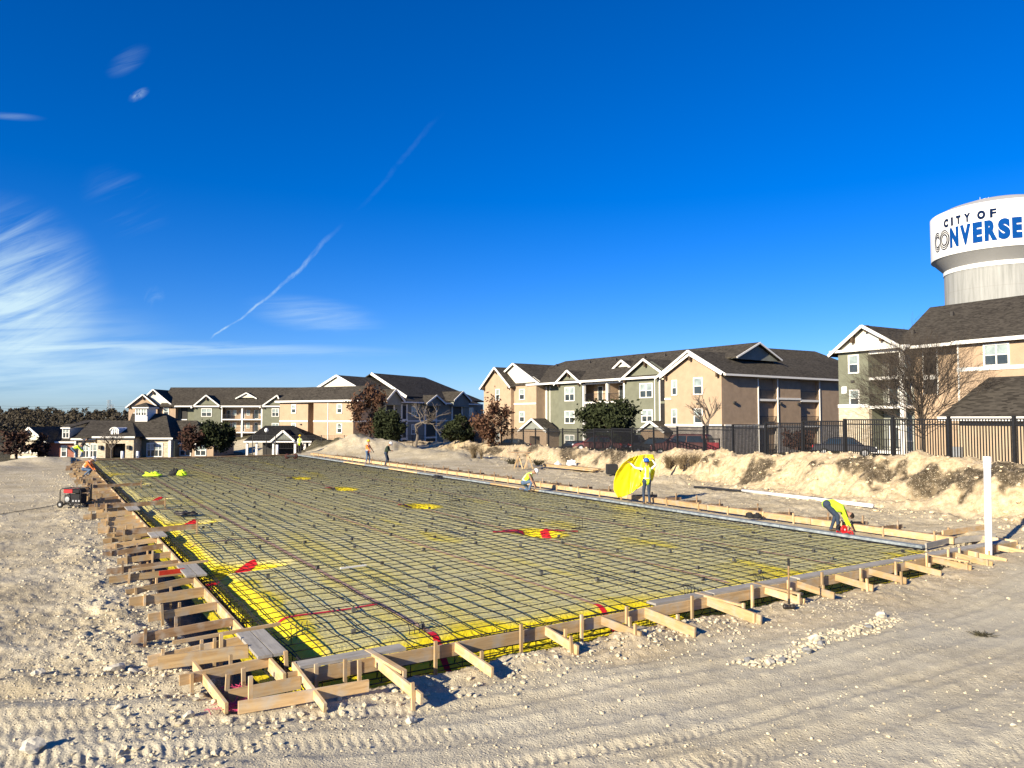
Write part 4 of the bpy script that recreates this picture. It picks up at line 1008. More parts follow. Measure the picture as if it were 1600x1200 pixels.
for xx, zz in ((xe + .3, ze), (xF - .3, ze), ((xe + xF) / 2, ze + (xF - xe) / 2 * .75 - .3)): B.bracket(xx, 0, zz - .1)
xcg = (xe + .4, xE + .6); zcg = ze + (xcg[1] - xcg[0]) / 2 * .50
B.gwall(xcg[0], xcg[1], 1.1, 1.3, ze - .4, ze + .05, zcg - .1, STUCCO['cream'], 'gable_siding'); B.gable_t(xcg[0], xcg[1], 1.0, 9, ze + .0, zcg, .3, .3)
B.wall(xe + .4, xg0, 3.4, DEP, zb - .5, ze - .4, STUCCO['brown'])
# main roof
yr = 9.0; zr2 = B.z(1070, 546, yr); x_l = B.x(884, yr)
xe2 = B.x(1187, yr, 534); tq = 4.2; zq = zr2 - tq * (zr2 - ze) / (yr - TF + .55)
rm = B.roof([[(x_l - 7.5, TF - .55, ze - .05), (xg0 + .5, TF - .55, ze - .05), (xg0 + .5, yr - tq, zq), (xe2, yr - tq, zq), (xe2, yr, zr2), (x_l, yr, zr2)], [(x_l, yr, zr2), (xe2, yr, zr2), (xe2, yr + tq, zq), (xg0 + .5, yr + tq, zq), (xg0 + .5, 2 * yr, ze), (x_l - 7.5, 2 * yr, ze)], [(x_l - 7.5, TF - .55, ze - .05), (x_l, yr, zr2), (x_l - 7.5, 2 * yr, ze)]])
B.part('roof_gable', MB().add([(xe2 - .5, yr - tq, zq - .2), (xe2 - .5, yr + tq, zq - .2), (xe2 - .5, yr, zr2 - .2), (xe2 - .8, yr - tq, zq - .2), (xe2 - .8, yr + tq, zq - .2), (xe2 - .8, yr, zr2 - .2)], [(0, 1, 2), (5, 4, 3), (0, 3, 4, 1), (1, 4, 5, 2), (2, 5, 3, 0)]), STUCCO['slate'])
B.fascia([(xe2 + .04, yr - tq, zq), (xe2 + .04, yr, zr2), (xe2 + .04, yr + tq, zq)], rm, .18)
B.fascia([(xD - .2, TF - .58, ze - .05), (xg0 - .3, TF - .58, ze - .05)], rm)
xm_ = B.x(974, 4.5); zm_ = B.z(974, 563, 4.5)
B.part('roof_gable', MB().prism([(xm_ - 2.0, zm_ - 1.3), (xm_ + 2.0, zm_ - 1.3), (xm_, zm_ - .15)], 4.5, 8), STUCCO['cream']); B.gable_t(xm_ - 2.2, xm_ + 2.2, 4.4, 8, zm_ - 1.3, zm_ + .05, .3, .2)
for (u0, u1, v0, v1, t) in [(883, 898, 605, 627, TF), (1000, 1020, 599, 622, TF), (883, 898, 642, 662, TF), (1003, 1020, 640, 660, TF), (883, 898, 679, 697, TF)]: B.winpx(u0, u1, v0, v1, t, 2)
for (u0, u1, v0, v1, t) in [(775, 781, 608, 626, 0), (812, 820, 608, 625, .6), (812, 820, 643, 660, .6), (775, 781, 676, 690, 0)]: B.winpx(u0, u1, v0, v1, t)
for u in (830, 870, 922, 963, 1008, 1040): 
    xx = B.x(u, 7.0); B.vent(xx, 7.0, zr2 - (yr - 7.0) * (zr2 - ze) / (yr - TF + .55))
# entry porches
for (u0, u1, up, vp, lab) in [(812, 856, 822, 657, 0), (998, 1040, 1010, 657, 0)]:
    x0, x1 = B.x(u0, -1.2), B.x(u1, -1.2); zt_ = B.z(u0, 671, -1.2)
    B.part('porch', MB().box(x0 + .3, x0 + (x1 - x0) * .36, -1.2, TF, zb - .4, zt_), STUCCO['tan']); B.part('porch', MB().box(x0 + (x1 - x0) * .72, x1 - .3, -1.2, TF, zb - .4, zt_), STUCCO['tan'])
    B.part('porch', MB().box(x0 + (x1 - x0) * .36, x0 + (x1 - x0) * .72, -1.19, TF, zt_ - .9, zt_), STUCCO['tan']); B.part('porch_opening', MB().box(x0 + (x1 - x0) * .36, x0 + (x1 - x0) * .72, TF - .4, TF - .2, zb - .4, zt_ - .9), STUCCO['dark'])  # near-black panel: shade of the doorway put into its colour
    B.gwall(x0 + .3, x1 - .3, -1.18, -1.0, zt_, zt_ + .05, zt_ + (x1 - x0) * .22, STUCCO['slate'], 'porch_gable'); B.gable_t(x0 + .3, x1 - .3, -1.2, TF, zt_, zt_ + (x1 - x0) * .24, .35, .3)

# ------------------------------------------------------------------ building at the right
A = Fr((30.7, 70.0), 150, 'apartment_building', 'three-storey green and tan apartment building at the right edge below the water tower', .7)
za = A.z(1311, 549); z0 = .5; t2 = A.z(1311, 635); t3 = t2 + (za - t2) / 2
x0, x1, x2, x3 = 0.0, A.x(1358), A.x(1412), A.x(1497, .6)
A.wall(x0, x1, 0, .4, t2, za, STUCCO['green']); A.wall(x0, x0 + .4, .41, 12, t2, za, STUCCO['green']); A.part('stone_base', MB().box(x0 - .03, x1 - .001, -.03, .4, z0 - .6, t2), STONEV); A.part('stone_base', MB().box(x0 - .03, x0 + .4, .41, 12, z0 - .6, t2), STONEV)
A.trim(x0 - .05, x1, -.03, t2 + .02, .3)
A.bay(x1, x2, .1, 2.0, [(z0, t2 - .25), (t2, t3 - .25), (t3, za - .2)], STUCCO['slate'], (x2 - .16,)); A.wall(x1 - .25, x1 - .002, .41, 2.1, z0, za, STUCCO['green'], 'balcony_side')
zpk = A.z(1355, 508); xm = A.x(1355)
A.part('gable_siding', MB().prism([(x0 - .1, za + .05), (x2 + .1, za + .05), (xm, zpk - .15)], -.05, .2), STUCCO['cream'])
A.part('trim', MB().box(x0 - .6, x2 + .6, -.5, .3, za - .18, za + .05), WHITE)
A.gable_t(x0 - .1, x2 + .1, -.05, 10, za + .05, zpk, .55, .5, xr=xm)
for u, v in ((1357, 513), (1335, 530), (1380, 527)): xx, zz = A.xz(u, v); A.bracket(xx, -.05, zz + .2)
for (u0, u1, v0, v1) in [(1326, 1342, 555, 584), (1328, 1343, 609, 636)]: A.winpx(u0, u1, v0, v1, 0, 1)
A.light(A.x(1334), 0, t3 - .3); A.part('number_plaque', MB().box(A.x(1316), A.x(1324), -.06, -.003, A.z(1320, 615), A.z(1320, 604)), WHITE)
A.wall(x2, x3, 1.6, 2.0, z0 - .5, za - .05, STUCCO['tan'])
for v0, v1 in ((549, 585), (593, 615)):
    A.part('stair_opening', MB().box(A.x(1446, 1.6), A.x(1466, 1.6), 1.54, 1.598, A.z(1456, v1, 1.6), A.z(1456, v0, 1.6)), STUCCO['dark'])
A.part('stair_trim', MB().box(A.x(1444, 1.6), A.x(1446, 1.6), 1.5, 1.597, A.z(1456, 617, 1.6), za - .3), WHITE); A.part('stair_trim', MB().box(A.x(1466, 1.6), A.x(1468, 1.6), 1.5, 1.597, A.z(1456, 617, 1.6), za - .3), WHITE)
A.part('stair_trim', MB().box(A.x(1446, 1.6), A.x(1466, 1.6), 1.51, 1.596, A.z(1456, 593, 1.6), A.z(1456, 586, 1.6)), WHITE)
xR = 26.0
A.wall(x3, xR, .6, 1.0, t2, za, STUCCO['tan']); A.part('stone_base', MB().box(x3 + .001, xR, .58, 1.0, z0 - .6, t2), STONEV); A.wall(x3, x3 + .4, 1.01, 1.6, z0, za, STUCCO['tan']); A.trim(x3, xR, .6, A.z(1550, 575, .6), .3)
A.winpx(1537, 1577, 538, 572, .6, 2); A.window(A.x(1660, .6), A.z(1556, 556, .6), 2.3, 1.5, .6, 2); A.pipe(x3 + .15, .6, z0, za)
A.wall(x0 + .42, xR, 2.4, 18, z0 - .5, za - .2, STUCCO['brown'])
yr = 10.5; zr = A.z(1600, 461, yr); xl = A.x(1453, yr, 480)
xh = x2 - 1.0
rm = A.roof([[(xh, .1, za - .03), (xR + 2, .1, za - .03), (xR + 2, yr, zr), (xl, yr, zr)], [(xl, yr, zr), (xR + 2, yr, zr), (xR + 2, 21, za), (xh, 21, za)], [(xh, .1, za - .03), (xl, yr, zr), (xh, 21, za)]])
A.fascia([(x3 - .1, .06, za - .03), (xR + 2, .06, za - .03)], rm, .3)
A.fascia([(x2 + .2, .10, za - .08), (x3 - .15, .10, za - .08)], rm, .25)
for u, t_ in ((1427, 3.0), (1489, 7.0)): xx = A.x(u, t_, 540); A.vent(xx, t_, za + (zr - za) * t_ / yr)
# garage block in front of it
Gq = gnd(1478, 719, .85)
Gr = Fr((36.5 * (1478 - 800) / FPX, 36.5), 152, 'garage_building', 'low tan garage with charcoal hip roof behind the fence at right', .8)
gz0, gze = .6, Gr.z(1490, 651)
gx1 = 16.0
Gr.wall(.3, gx1, .5, 7, gz0 - .5, gze, STUCCO['garage'])
gy, gzr, gxr = 3.9, Gr.z(1580, 588, 3.9), Gr.x(1545, 3.9, 590)
rf = Gr.roof([[(-.4, 0, gze), (gx1 + .5, 0, gze), (gx1 + .5, gy, gzr), (gxr, gy, gzr)], [(gxr, gy, gzr), (gx1 + .5, gy, gzr), (gx1 + .5, 7.6, gze), (-.4, 7.6, gze)], [(-.4, 0, gze), (gxr, gy, gzr), (-.4, 7.6, gze)]])
Gr.fascia([(-.4, -.05, gze), (gx1 + .5, -.05, gze)], rf, .2, -.1)

# ------------------------------------------------------------------ shaded building left of the middle
C = Fr((-23.4, 110.0), 118, 'apartment_building', 'tan-ended apartment building with a shaded long side behind the brown oak', -3)
zb, ze = -3.2, C.z(552, 625); f2, f3 = zb + 3.1, zb + 6.1
x0, x1, x2 = C.x(490), C.x(478.5, 0), C.x(437, .4)
C.wall(x0, 0, 0, 6, f2, ze, STUCCO['tan']); C.part('stone_base', MB().box(x0, .02, -.02, 6, zb - .5, f2), STONEG); C.trim(x0 + 7 * .0, 0, 0, f3 + .0); C.trim(x0, 0, 0, ze - .12, .3)
C.wall(x1, x0 - .01, 2.2, 6, zb, ze, STUCCO['brown']); C.wall(x2, x1, .4, 6, zb, ze, STUCCO['tan']); C.trim(x2, x1, .4, f3); C.trim(x2, x1, .4, ze - .12, .3)
C.pipe(C.x(513), 0, zb, ze)
for (u0, u1, v0, v1, t) in [(527, 535, 631, 646, 0), (527, 535, 662, 677, 0), (456, 463, 632, 646, .4), (456, 463, 661, 675, .4)]: C.winpx(u0, u1, v0, v1, t)
for u in (468, 531): C.light(C.x(u), 0 if u > 490 else .4, f3 - .5)
zr = C.z(520, 604, 4)
C.roof([[(x2 - .5, -.1, ze), (.5, -.6, ze), (-.4, 4, zr), (x2 + .3, 4, zr)], [(x2 + .3, 4, zr), (-.4, 4, zr), (.5, 10, ze), (x2 - .5, 10, ze)], [(.5, -.6, ze), (.5, 10, ze), (-.4, 4, zr)]])
C.fascia([(x2 - .5, -.14, ze), (.5, -.64, ze)])
gx0, gx1 = C.x(491, 6, 605), C.x(559, 6, 605); gp = C.z(527, 586, 6); ge = C.z(527, 606, 6)
C.part('gable_siding', MB().prism([(-2 * (-C.x(527, 6, 586)), ze - .2), (0, ze - .2), (C.x(527, 6, 586), gp - .2)], 6.1, 6.4), STUCCO['cream'])
yrC = -C.x(527, 6, 586); xlC = -(2 * yrC + .6)
# long shaded side
C2 = Fr((-23.4, 110.0), 28, None, None, -3)
C2.root = C.root
xs = lambda u: C2.x(u, 0, 640)
C2.wall(.05, xs(755), .02, .5, zb - .3, ze - .02, STUCCO['slate'])
C2.wall(6.5, xs(755), .6, 12, zb - .3, ze - .3, STUCCO['slate'])
yr = yrC
z_1 = C2.z(633, 593, yr); z_2 = C2.z(720, 595, yr + 2)
rm = C2.roof([[(5.8, -.6, ze), (xs(748), -.6, ze), (xs(700), yr, gp), (5.8, yr, gp)], [(5.8, yr, gp), (xs(700), yr, gp), (xs(748), 2 * yr + .6, ze), (5.8, 2 * yr + .6, ze)]])
C2.fascia([(5.76, -.6, ze), (5.76, yr, gp), (5.76, 2 * yr + .6, ze)], rm, .32)
C2.fascia([(.2, -.64, ze), (xs(748), -.64, ze)], rm, .2)
hx0, hx1 = xs(640), xs(752)
zrr = C2.z(680, 591, 8)
r2 = C2.roof([[(hx0, 1, ze + 1.0), (hx1 + 3, 1, ze + .6), (xs(720), 8, zrr), (hx0, 8, zrr)], [(hx0, 8, zrr), (xs(720), 8, zrr), (hx1 + 3, 18, ze), (hx0, 18, ze)], [(hx1 + 3, 1, ze + .6), (hx1 + 3, 18, ze), (xs(720), 8, zrr)]])
C2.fascia([(hx0 - .05, .6, ze + .9), (hx0 - .05, 8, zrr)], r2, .45)
for (u0, u1, up, v_e, v_p) in [(596, 620, 602, 622, 607), (659, 686, 677, 628, 617), (702, 726, 715, 623, 611)]:
    a0, a1 = xs(u0), xs(u1); e_, p_ = C2.z(u0, v_e, -1), C2.z(up, v_p, -1)
    C2.gwall(a0, a1, -.9, .0, ze - .6, e_, p_ - .1, STUCCO['slate']); C2.gable_t(a0, a1, -.9, 6, e_, p_, .4, .35)
for (u0, u1) in [(602, 615), (627, 635), (664, 681), (706, 721)]:
    for q0, q1 in ((f3 + .3, ze - .7), (f2 + .3, f3 - .2), (zb + .2, f2 - .1)):
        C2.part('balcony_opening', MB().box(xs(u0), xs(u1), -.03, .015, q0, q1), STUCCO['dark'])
        C2.part('balcony_edge', MB().box(xs(u0) - .2, xs(u1) + .2, -.16, .018, q0 - .3, q0), WHITE)
    for xx in (xs(u0), xs(u1)): C2.part('column', MB().box(xx - .12, xx + .12, -.15, .019, zb, ze - .4), WHITE)
C2.part('trim', MB().box(.1, xs(750), -.045, .016, f3 - .1, f3 + .1), WHITE)
for u in (647, 736):
    for q0 in (f3 + .9, f2 + .9): C2.window(xs(u), q0 + .7, 1.2, 1.4, 0.02, 2)

# ------------------------------------------------------------------ long building at the left
D = Fr((-88.6 + .0, 172.0), 90, 'apartment_building', 'long three-storey tan and green apartment building behind the clubhouse', -3)
zb, ze = -3.2, D.z(250, 634); f2, f3 = zb + 3.1, zb + 6.1
X = lambda u, t=0: D.x(u, t, 640)
def dg(u0, u1, up, vp, t, wm, back=8, cream=False):
    a0, a1 = X(u0, t), X(u1, t); p_ = D.z(up, vp, t)
    D.gwall(a0, a1, t, t + .4, (zb - .3) if not cream else ze - .3, ze, p_ - .12, wm, 'gable_wall', X(up, t)); D.gable_t(a0, a1, t, back, ze, p_, .5, .5, xr=X(up, t))
    for xx in (a0 + .4, a1 - .4): D.bracket(xx, t, ze - .1)
    D.bracket(X(up, t), t, p_ - .7)
dg(201, 246, 224, 616, 0, STUCCO['brown']); dg(213, 272, 240, 608, 1.2, STUCCO['cream'], 10, True)
D.wall(X(246), X(272), .8, 6, zb, ze, STUCCO['brown']); D.wall(X(272), X(302), 2, 6, zb, ze, STUCCO['green'])
D.part('stair_opening', MB().box(X(283, 2), X(293, 2), 1.94, 1.997, f2 + .2, ze - .4), STUCCO['dark']); D.trim(X(283, 2), X(293, 2), 1.93, f3 + .1); D.trim(X(246), X(272), .8, f3)
dg(303, 345, 323, 617, .4, STUCCO['green']); dg(410, 441, 434, 617, .4, STUCCO['green'])
D.bay(X(345, .4), X(410, .4), .6, 2.2, [(zb + .1, f2), (f2 + .25, f3), (f3 + .25, ze - .2)], STUCCO['brown'], (X(346, .4), X(378, .4), X(409, .4)))
D.wall(X(201), X(500), 3.2, 16, zb, ze - .3, STUCCO['brown'])
yr = 8.5; zr = D.z(380, 605.3, yr)
rm = D.roof([[(X(250), -.1, ze - .03), (X(520), -.1, ze - .03), (X(520), yr, zr), (X(266, yr), yr, zr)], [(X(266, yr), yr, zr), (X(520), yr, zr), (X(520), 17, ze), (X(250), 17, ze)], [(X(250), -.1, ze - .03), (X(266, yr), yr, zr), (X(250), 17, ze)]])
D.fascia([(X(273), -.14, ze - .03), (X(440), -.14, ze - .03)], rm, .3)
xm, zm = X(385, 3), D.z(385, 614, 3); D.part('roof_gable', MB().prism([(xm - 2, zm - 1.1), (xm + 2, zm - 1.1), (xm, zm - .1)], 3, 6), STUCCO['cream']); D.gable_t(xm - 2.2, xm + 2.2, 2.9, 6, zm - 1.1, zm + .1, .3, .2)
for (u0, u1, v0, v1, t, n) in [(256, 264, 637, 650, .8, 1), (315, 331, 638, 651, .4, 2), (425, 436, 638, 651, .4, 2), (315, 331, 660, 672, .4, 2), (425, 436, 661, 673, .4, 2), (209, 216, 645, 655, 0, 1)]: D.winpx(u0, u1, v0, v1, t, n)

# ------------------------------------------------------------------ clubhouse
E_ = Fr((-70.0, 120.0), 90, 'clubhouse', 'low stone and brick clubhouse with cupola and dormers at the left', -3)
X = lambda u, t=0: E_.x(u, t, 690)
zb = -3.4
def EZ(v, t=0): return E_.z(200, v, t)
ze = EZ(685)
def hip(x0, x1, t0, t1, ze, zr, xa, xb, m=None, yr=None):
    y = (t0 + t1) / 2 if yr is None else yr
    return E_.roof([[(x0, t0, ze), (x1, t0, ze), (xb, y, zr), (xa, y, zr)], [(xa, y, zr), (xb, y, zr), (x1, t1, ze), (x0, t1, ze)], [(x0, t0, ze), (xa, y, zr), (x0, t1, ze)], [(x1, t0, ze), (x1, t1, ze), (xb, y, zr)]], m)
# left gabled end
E_.wall(X(30), X(73), -2, 6, zb, EZ(690, -2), STONEV); E_.part('gable_siding', MB().prism([(X(28, -2), EZ(688, -2)), (X(74, -2), EZ(688, -2)), (X(48, -2), EZ(668, -2) - .1)], -2.3, -2.0), STUCCO['cream'])
E_.gable_t(X(30, -2), X(73, -2), -2.3, 8, EZ(688, -2), EZ(667, -2), .4, .3, xr=X(48, -2))
for u in (39, 54): E_.window(X(u, -2), EZ(702, -2), .9, 1.0, -2, 2)
E_.part('stone_base', MB().box(X(28, -2), X(74, -2), -2.25, -2.003, zb, EZ(712, -2)), STUCCO['cream'])
# brick range and main hall
E_.wall(X(73), X(119), .2, 8, zb, EZ(691), BRICK); hip(X(60), X(150), -.5, 15, EZ(690), EZ(662, 7), X(102, 7), X(170, 7)); E_.fascia([(X(75), -.55, EZ(690)), (X(119), -.55, EZ(690))]); E_.winpx(96, 105, 696, 714, .2)
# dormer shed
E_.part('dormer', MB().box(X(97, 1.0), X(109, 1.0), 1.0, 7, EZ(685, 1), EZ(668, 1)), STUCCO['cream'])
E_.roof([[(X(95, .8), .7, EZ(667.5, .8)), (X(110, .8), .7, EZ(667.5, .8)), (X(110, .8) + .2, 8, EZ(656, 8)), (X(95, .8), 8, EZ(656, 8))]]); E_.window(X(103, 1.0), EZ(676, 1), .9, 1.6, 1.0, 2); E_.fascia([(X(95, .8), .66, EZ(668, .8)), (X(110, .8), .66, EZ(668, .8))], None, .2)
E_.wall(X(119), X(152), -.5, 8, zb, ze + .0, STONEV); E_.fascia([(X(111, -1), -1.1, ze), (X(150, -1), -1.1, ze)])
for u in (135, 146): E_.window(X(u, -.5), EZ(704), 1.2, 2.0, -.5, 2)
E_.part('column', MB().box(X(118, -.5), X(120, -.5), -.8, -.502, zb, ze), WHITE)
# entry block: walls either side of the dark porch
zet = EZ(682, -1.5)
E_.part('entry_wall', MB().box(X(152, -1.5), X(165, -1.5), -1.5, 3, zb, zet), STONEV); E_.part('entry_wall', MB().box(X(196, -1.5), X(209, -1.5), -1.5, 3, zb, zet), STONEV); E_.part('entry_wall', MB().box(X(165, -1.5), X(196, -1.5), -1.49, 3, EZ(693, -1.5), zet), STONEV)
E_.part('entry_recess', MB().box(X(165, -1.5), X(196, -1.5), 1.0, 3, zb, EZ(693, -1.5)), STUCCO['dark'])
d_ = E_.part('door', MB().box(X(178, .9), X(190, .9), .8, .995, zb + .6, EZ(699, .9)), IRON); E_.part('pane', MB().box(X(180, .8), X(188, .8), .76, .795, zb + .8, EZ(701, .9)), GLD, d_)
for u in (158, 202): E_.part('lantern', MB().box(X(u, -1.5) - .22, X(u, -1.5) + .22, -1.9, -1.503, EZ(702, -1.5), EZ(696, -1.5)), IRON)
E_.fascia([(X(144, -2), -2.1, zet), (X(211, -2), -2.1, zet)])
hip(X(118, -2), X(212, -2), -2.05, 14, zet, EZ(657, 6), X(142, 6), X(206, 6))
# eyebrow dormer over the entry
mb = MB(); cx, cz = X(181, -.5), EZ(676, -.5); r_ = .62
mb.prism([(cx - r_, cz - .6), (cx + r_, cz - .6)] + [(cx + r_ * math.cos(k * math.pi / 8), cz + .4 + r_ * .7 * math.sin(k * math.pi / 8)) for k in range(9)], -.9, 3); E_.part('dormer', mb, WHITE); E_.window(cx, cz + .1, .5, .9, -.9, 2)
mb = MB(); mb.prism([(cx + (r_ + .14) * math.cos(k * math.pi / 8), cz + .35 + (r_ + .12) * .75 * math.sin(k * math.pi / 8)) for k in range(9)][::-1] + [(cx + r_ * math.cos(k * math.pi / 8), cz + .36 + r_ * .7 * math.sin(k * math.pi / 8)) for k in range(8, -1, -1)][::-1], -1.1, -.905); E_.part('dormer_trim', mb, WHITE)
# tall hall with cupola
E_.wall(X(209), X(268), 1, 12, zb, ze - .2, STUCCO['green']); E_.part('stone_base', MB().box(X(229), X(266), .93, .998, zb, ze - .2), STONEV); hip(X(196, 1), X(270, 1), .3, 16, EZ(684, 1), EZ(646, 8), X(205, 8), X(258, 8)); E_.fascia([(X(228, .3), .25, EZ(684, 1)), (X(270, .3), .25, EZ(684, 1))])
for u in (236, 248): E_.window(X(u, .9), EZ(703, .9), 1.1, 2.0, .93, 2)
for u in (209, 266): E_.part('column', MB().box(X(u, .8) - .18, X(u, .8) + .18, .6, .92, zb, ze - .2), WHITE)
cx0, cx1 = X(213, 6), X(232, 6); zc0, zc1 = EZ(653, 6), EZ(638, 6)
E_.part('cupola', MB().box(cx0, cx1, 5.4, 8.4, zc0 - .6, zc1), WHITE)
for k in (.27, .72): E_.window(cx0 + (cx1 - cx0) * k, (zc0 + zc1) / 2 + .15, .7, 1.0, 5.4, 2)
E_.part('cupola_trim', MB().box(cx0 - .35, cx1 + .35, 5.0, 8.8, zc1, zc1 + .25), WHITE); xm = (cx0 + cx1) / 2
E_.roof([[(cx0 - .4, 4.95, zc1 + .3), (cx1 + .4, 4.95, zc1 + .3), (xm, 6.9, zc1 + 1.0)], [(cx1 + .4, 4.95, zc1 + .3), (cx1 + .4, 8.85, zc1 + .3), (xm, 6.9, zc1 + 1.0)], [(cx1 + .4, 8.85, zc1 + .3), (cx0 - .4, 8.85, zc1 + .3), (xm, 6.9, zc1 + 1.0)], [(cx0 - .4, 8.85, zc1 + .3), (cx0 - .4, 4.95, zc1 + .3), (xm, 6.9, zc1 + 1.0)]], None, .1)
E_.wall(X(268), X(322), 3, 12, zb, EZ(694, 3), STUCCO['brown']); hip(X(262, 3), X(326, 3), 2.4, 14, EZ(692, 3), EZ(657, 8), X(275, 8), X(306, 8)); E_.fascia([(X(277, 2.4), 2.35, EZ(692, 3)), (X(326, 2.4), 2.35, EZ(692, 3))])
for u in (290, 314): E_.window(X(u, 3), EZ(704, 3), 1.6, 1.5, 3, 2)

# ------------------------------------------------------------------ dark pavilion with a small gable
Pv = Fr((-36.0, 104.0), 90, 'pavilion', 'black-roofed open pavilion with white gable trim left of the tan wing', -3); X = lambda u, t=0: Pv.x(u, t, 680)
ze, zr = Pv.z(430, 689), Pv.z(430, 665, 4)
r_ = Pv.roof([[(X(382), -.3, ze), (X(488), -.3, ze), (X(458, 4), 4, zr), (X(414, 4), 4, zr)], [(X(414, 4), 4, zr), (X(458, 4), 4, zr), (X(488), 8.3, ze), (X(382), 8.3, ze)], [(X(382), -.3, ze), (X(414, 4), 4, zr), (X(382), 8.3, ze)], [(X(488), -.3, ze), (X(488), 8.3, ze), (X(458, 4), 4, zr)]], SHINGD)
Pv.fascia([(X(382), -.34, ze), (X(488), -.34, ze)], r_, .2)
gp, ge = Pv.z(444, 672, -.4), Pv.z(444, 687, -.4)
Pv.part('gable_siding', MB().prism([(X(427), ge), (X(461), ge), (X(444), gp - .15)], -.42, -.3), STUCCO['slate']); Pv.gable_t(X(427), X(461), -.42, 3, ge, gp, .2, .15, m=SHINGD)
for u in (386, 401, 427, 461, 476, 484): Pv.part('column', MB().box(X(u) - .14, X(u) + .14, 0, .28, -3.4, ze - .1), WHITE)
Pv.part('back_wall', MB().box(X(392), X(478), 5, 5.3, -3.4, ze - .3), STUCCO['dark'])  # near-black: shade under the roof put into the wall colour

# ------------------------------------------------------------------ water tower
TY = 150.0; TX = (1570 - 800) / FPX * TY
kx = TY / FPX; Rt = 12.32; Rc = 10.0
WT = empty('water_tower', (TX, TY, 0), 0, 'white water tower with blue lettering on a concrete column at right', 'water tower')
def tz(v): d = ray(1461, v); return CAMZ + d.z / d.y * 156.1
TANK = pm('white_tank_paint', (0.68, 0.68, 0.66), .04, .3, .7); TG = pm('grey_tank_paint', (0.33, 0.33, 0.33), .05, .3, .8)
m, nt, b = newmat('board_marked_concrete'); CONC = m
pos = nd(nt, 'ShaderNodeNewGeometry').outputs['Position']; mp = nd(nt, 'ShaderNodeMapping'); mp.inputs['Scale'].default_value = (1, 1, .06); nt.links.new(pos, mp.inputs['Vector'])
c = ramp(nt, noise(nt, mp.outputs[0], 1.6, 6, .65), [(0.3, (0.20, 0.205, 0.195)), (0.5, (0.28, 0.285, 0.275)), (0.7, (0.34, 0.345, 0.335))])
sx = nd(nt, 'ShaderNodeSeparateXYZ'); nt.links.new(pos, sx.inputs[0]); fr = mth(nt, 'FRACT', mth(nt, 'MULTIPLY', sx.outputs[2], 1 / 3.6))
c = mixc(nt, ramp(nt, fr, [(0.0, (.6, .6, .6)), (0.03, (0, 0, 0))]), c, (0.20, 0.19, 0.17)); nt.links.new(c, b.inputs['Base Color']); b.inputs['Roughness'].default_value = .9
z_top, z_bot = tz(348), tz(413)
T0 = Matrix.Translation((TX, TY, 0)); zc = tz(434)
MB().lathe([(Rc, -2), (Rc, zc)], 96).build('column', CONC, WT, T0, True)
MB().lathe([(Rc + .12, zc - .2), (Rc + .12, zc + .6), (Rc + .02, zc + .7)], 96).build('column_ring', TANK, WT, T0, True)
MB().lathe([(Rc + .05, zc + .65), (Rc + .25, zc + .85), (Rt - .5, z_bot - .35), (Rt, z_bot + .05)], 96).build('tank_cone', TG, WT, T0, True)
tank = MB().lathe([(Rt, z_bot), (Rt, z_top), (Rt - .12, z_top + .12)], 96).build('tank', TANK, WT, T0, True)
dome = MB().lathe([(Rt - .1, z_top + .1), (Rt * .8, z_top + 1.25), (Rt * .55, z_top + 2.2), (Rt * .28, z_top + 2.75), (.01, z_top + 2.95)], 72).build('dome', TG, WT, T0, True)
for (dx_, dy_, r0, h0) in [(-Rt * .38, -Rt * .25, .55, .5), (-Rt * .1, -Rt * .2, .4, .45)]:
    MB().lathe([(r0, 0), (r0, h0), (.01, h0 + .1)], 16).build('roof_hatch', TANK, dome, T0 @ Matrix.Translation((dx_, dy_, z_top + 1.9)))
for (dx_, dy_, h0) in [(-Rt * .50, -Rt * .3, .9), (-Rt * .30, -Rt * .2, 1.3)]:
    MB().tube([(dx_, dy_, z_top + 1.2), (dx_, dy_, z_top + 1.6 + h0)], .035, 6).build('antenna', TANK, dome, T0)
BLUE = pm('lettering_blue', (0.004, 0.050, 0.215), .08, 1, .95, spec=0); NAVY = pm('lettering_navy', (0.005, 0.014, 0.05), .08, 1, .95, spec=0)
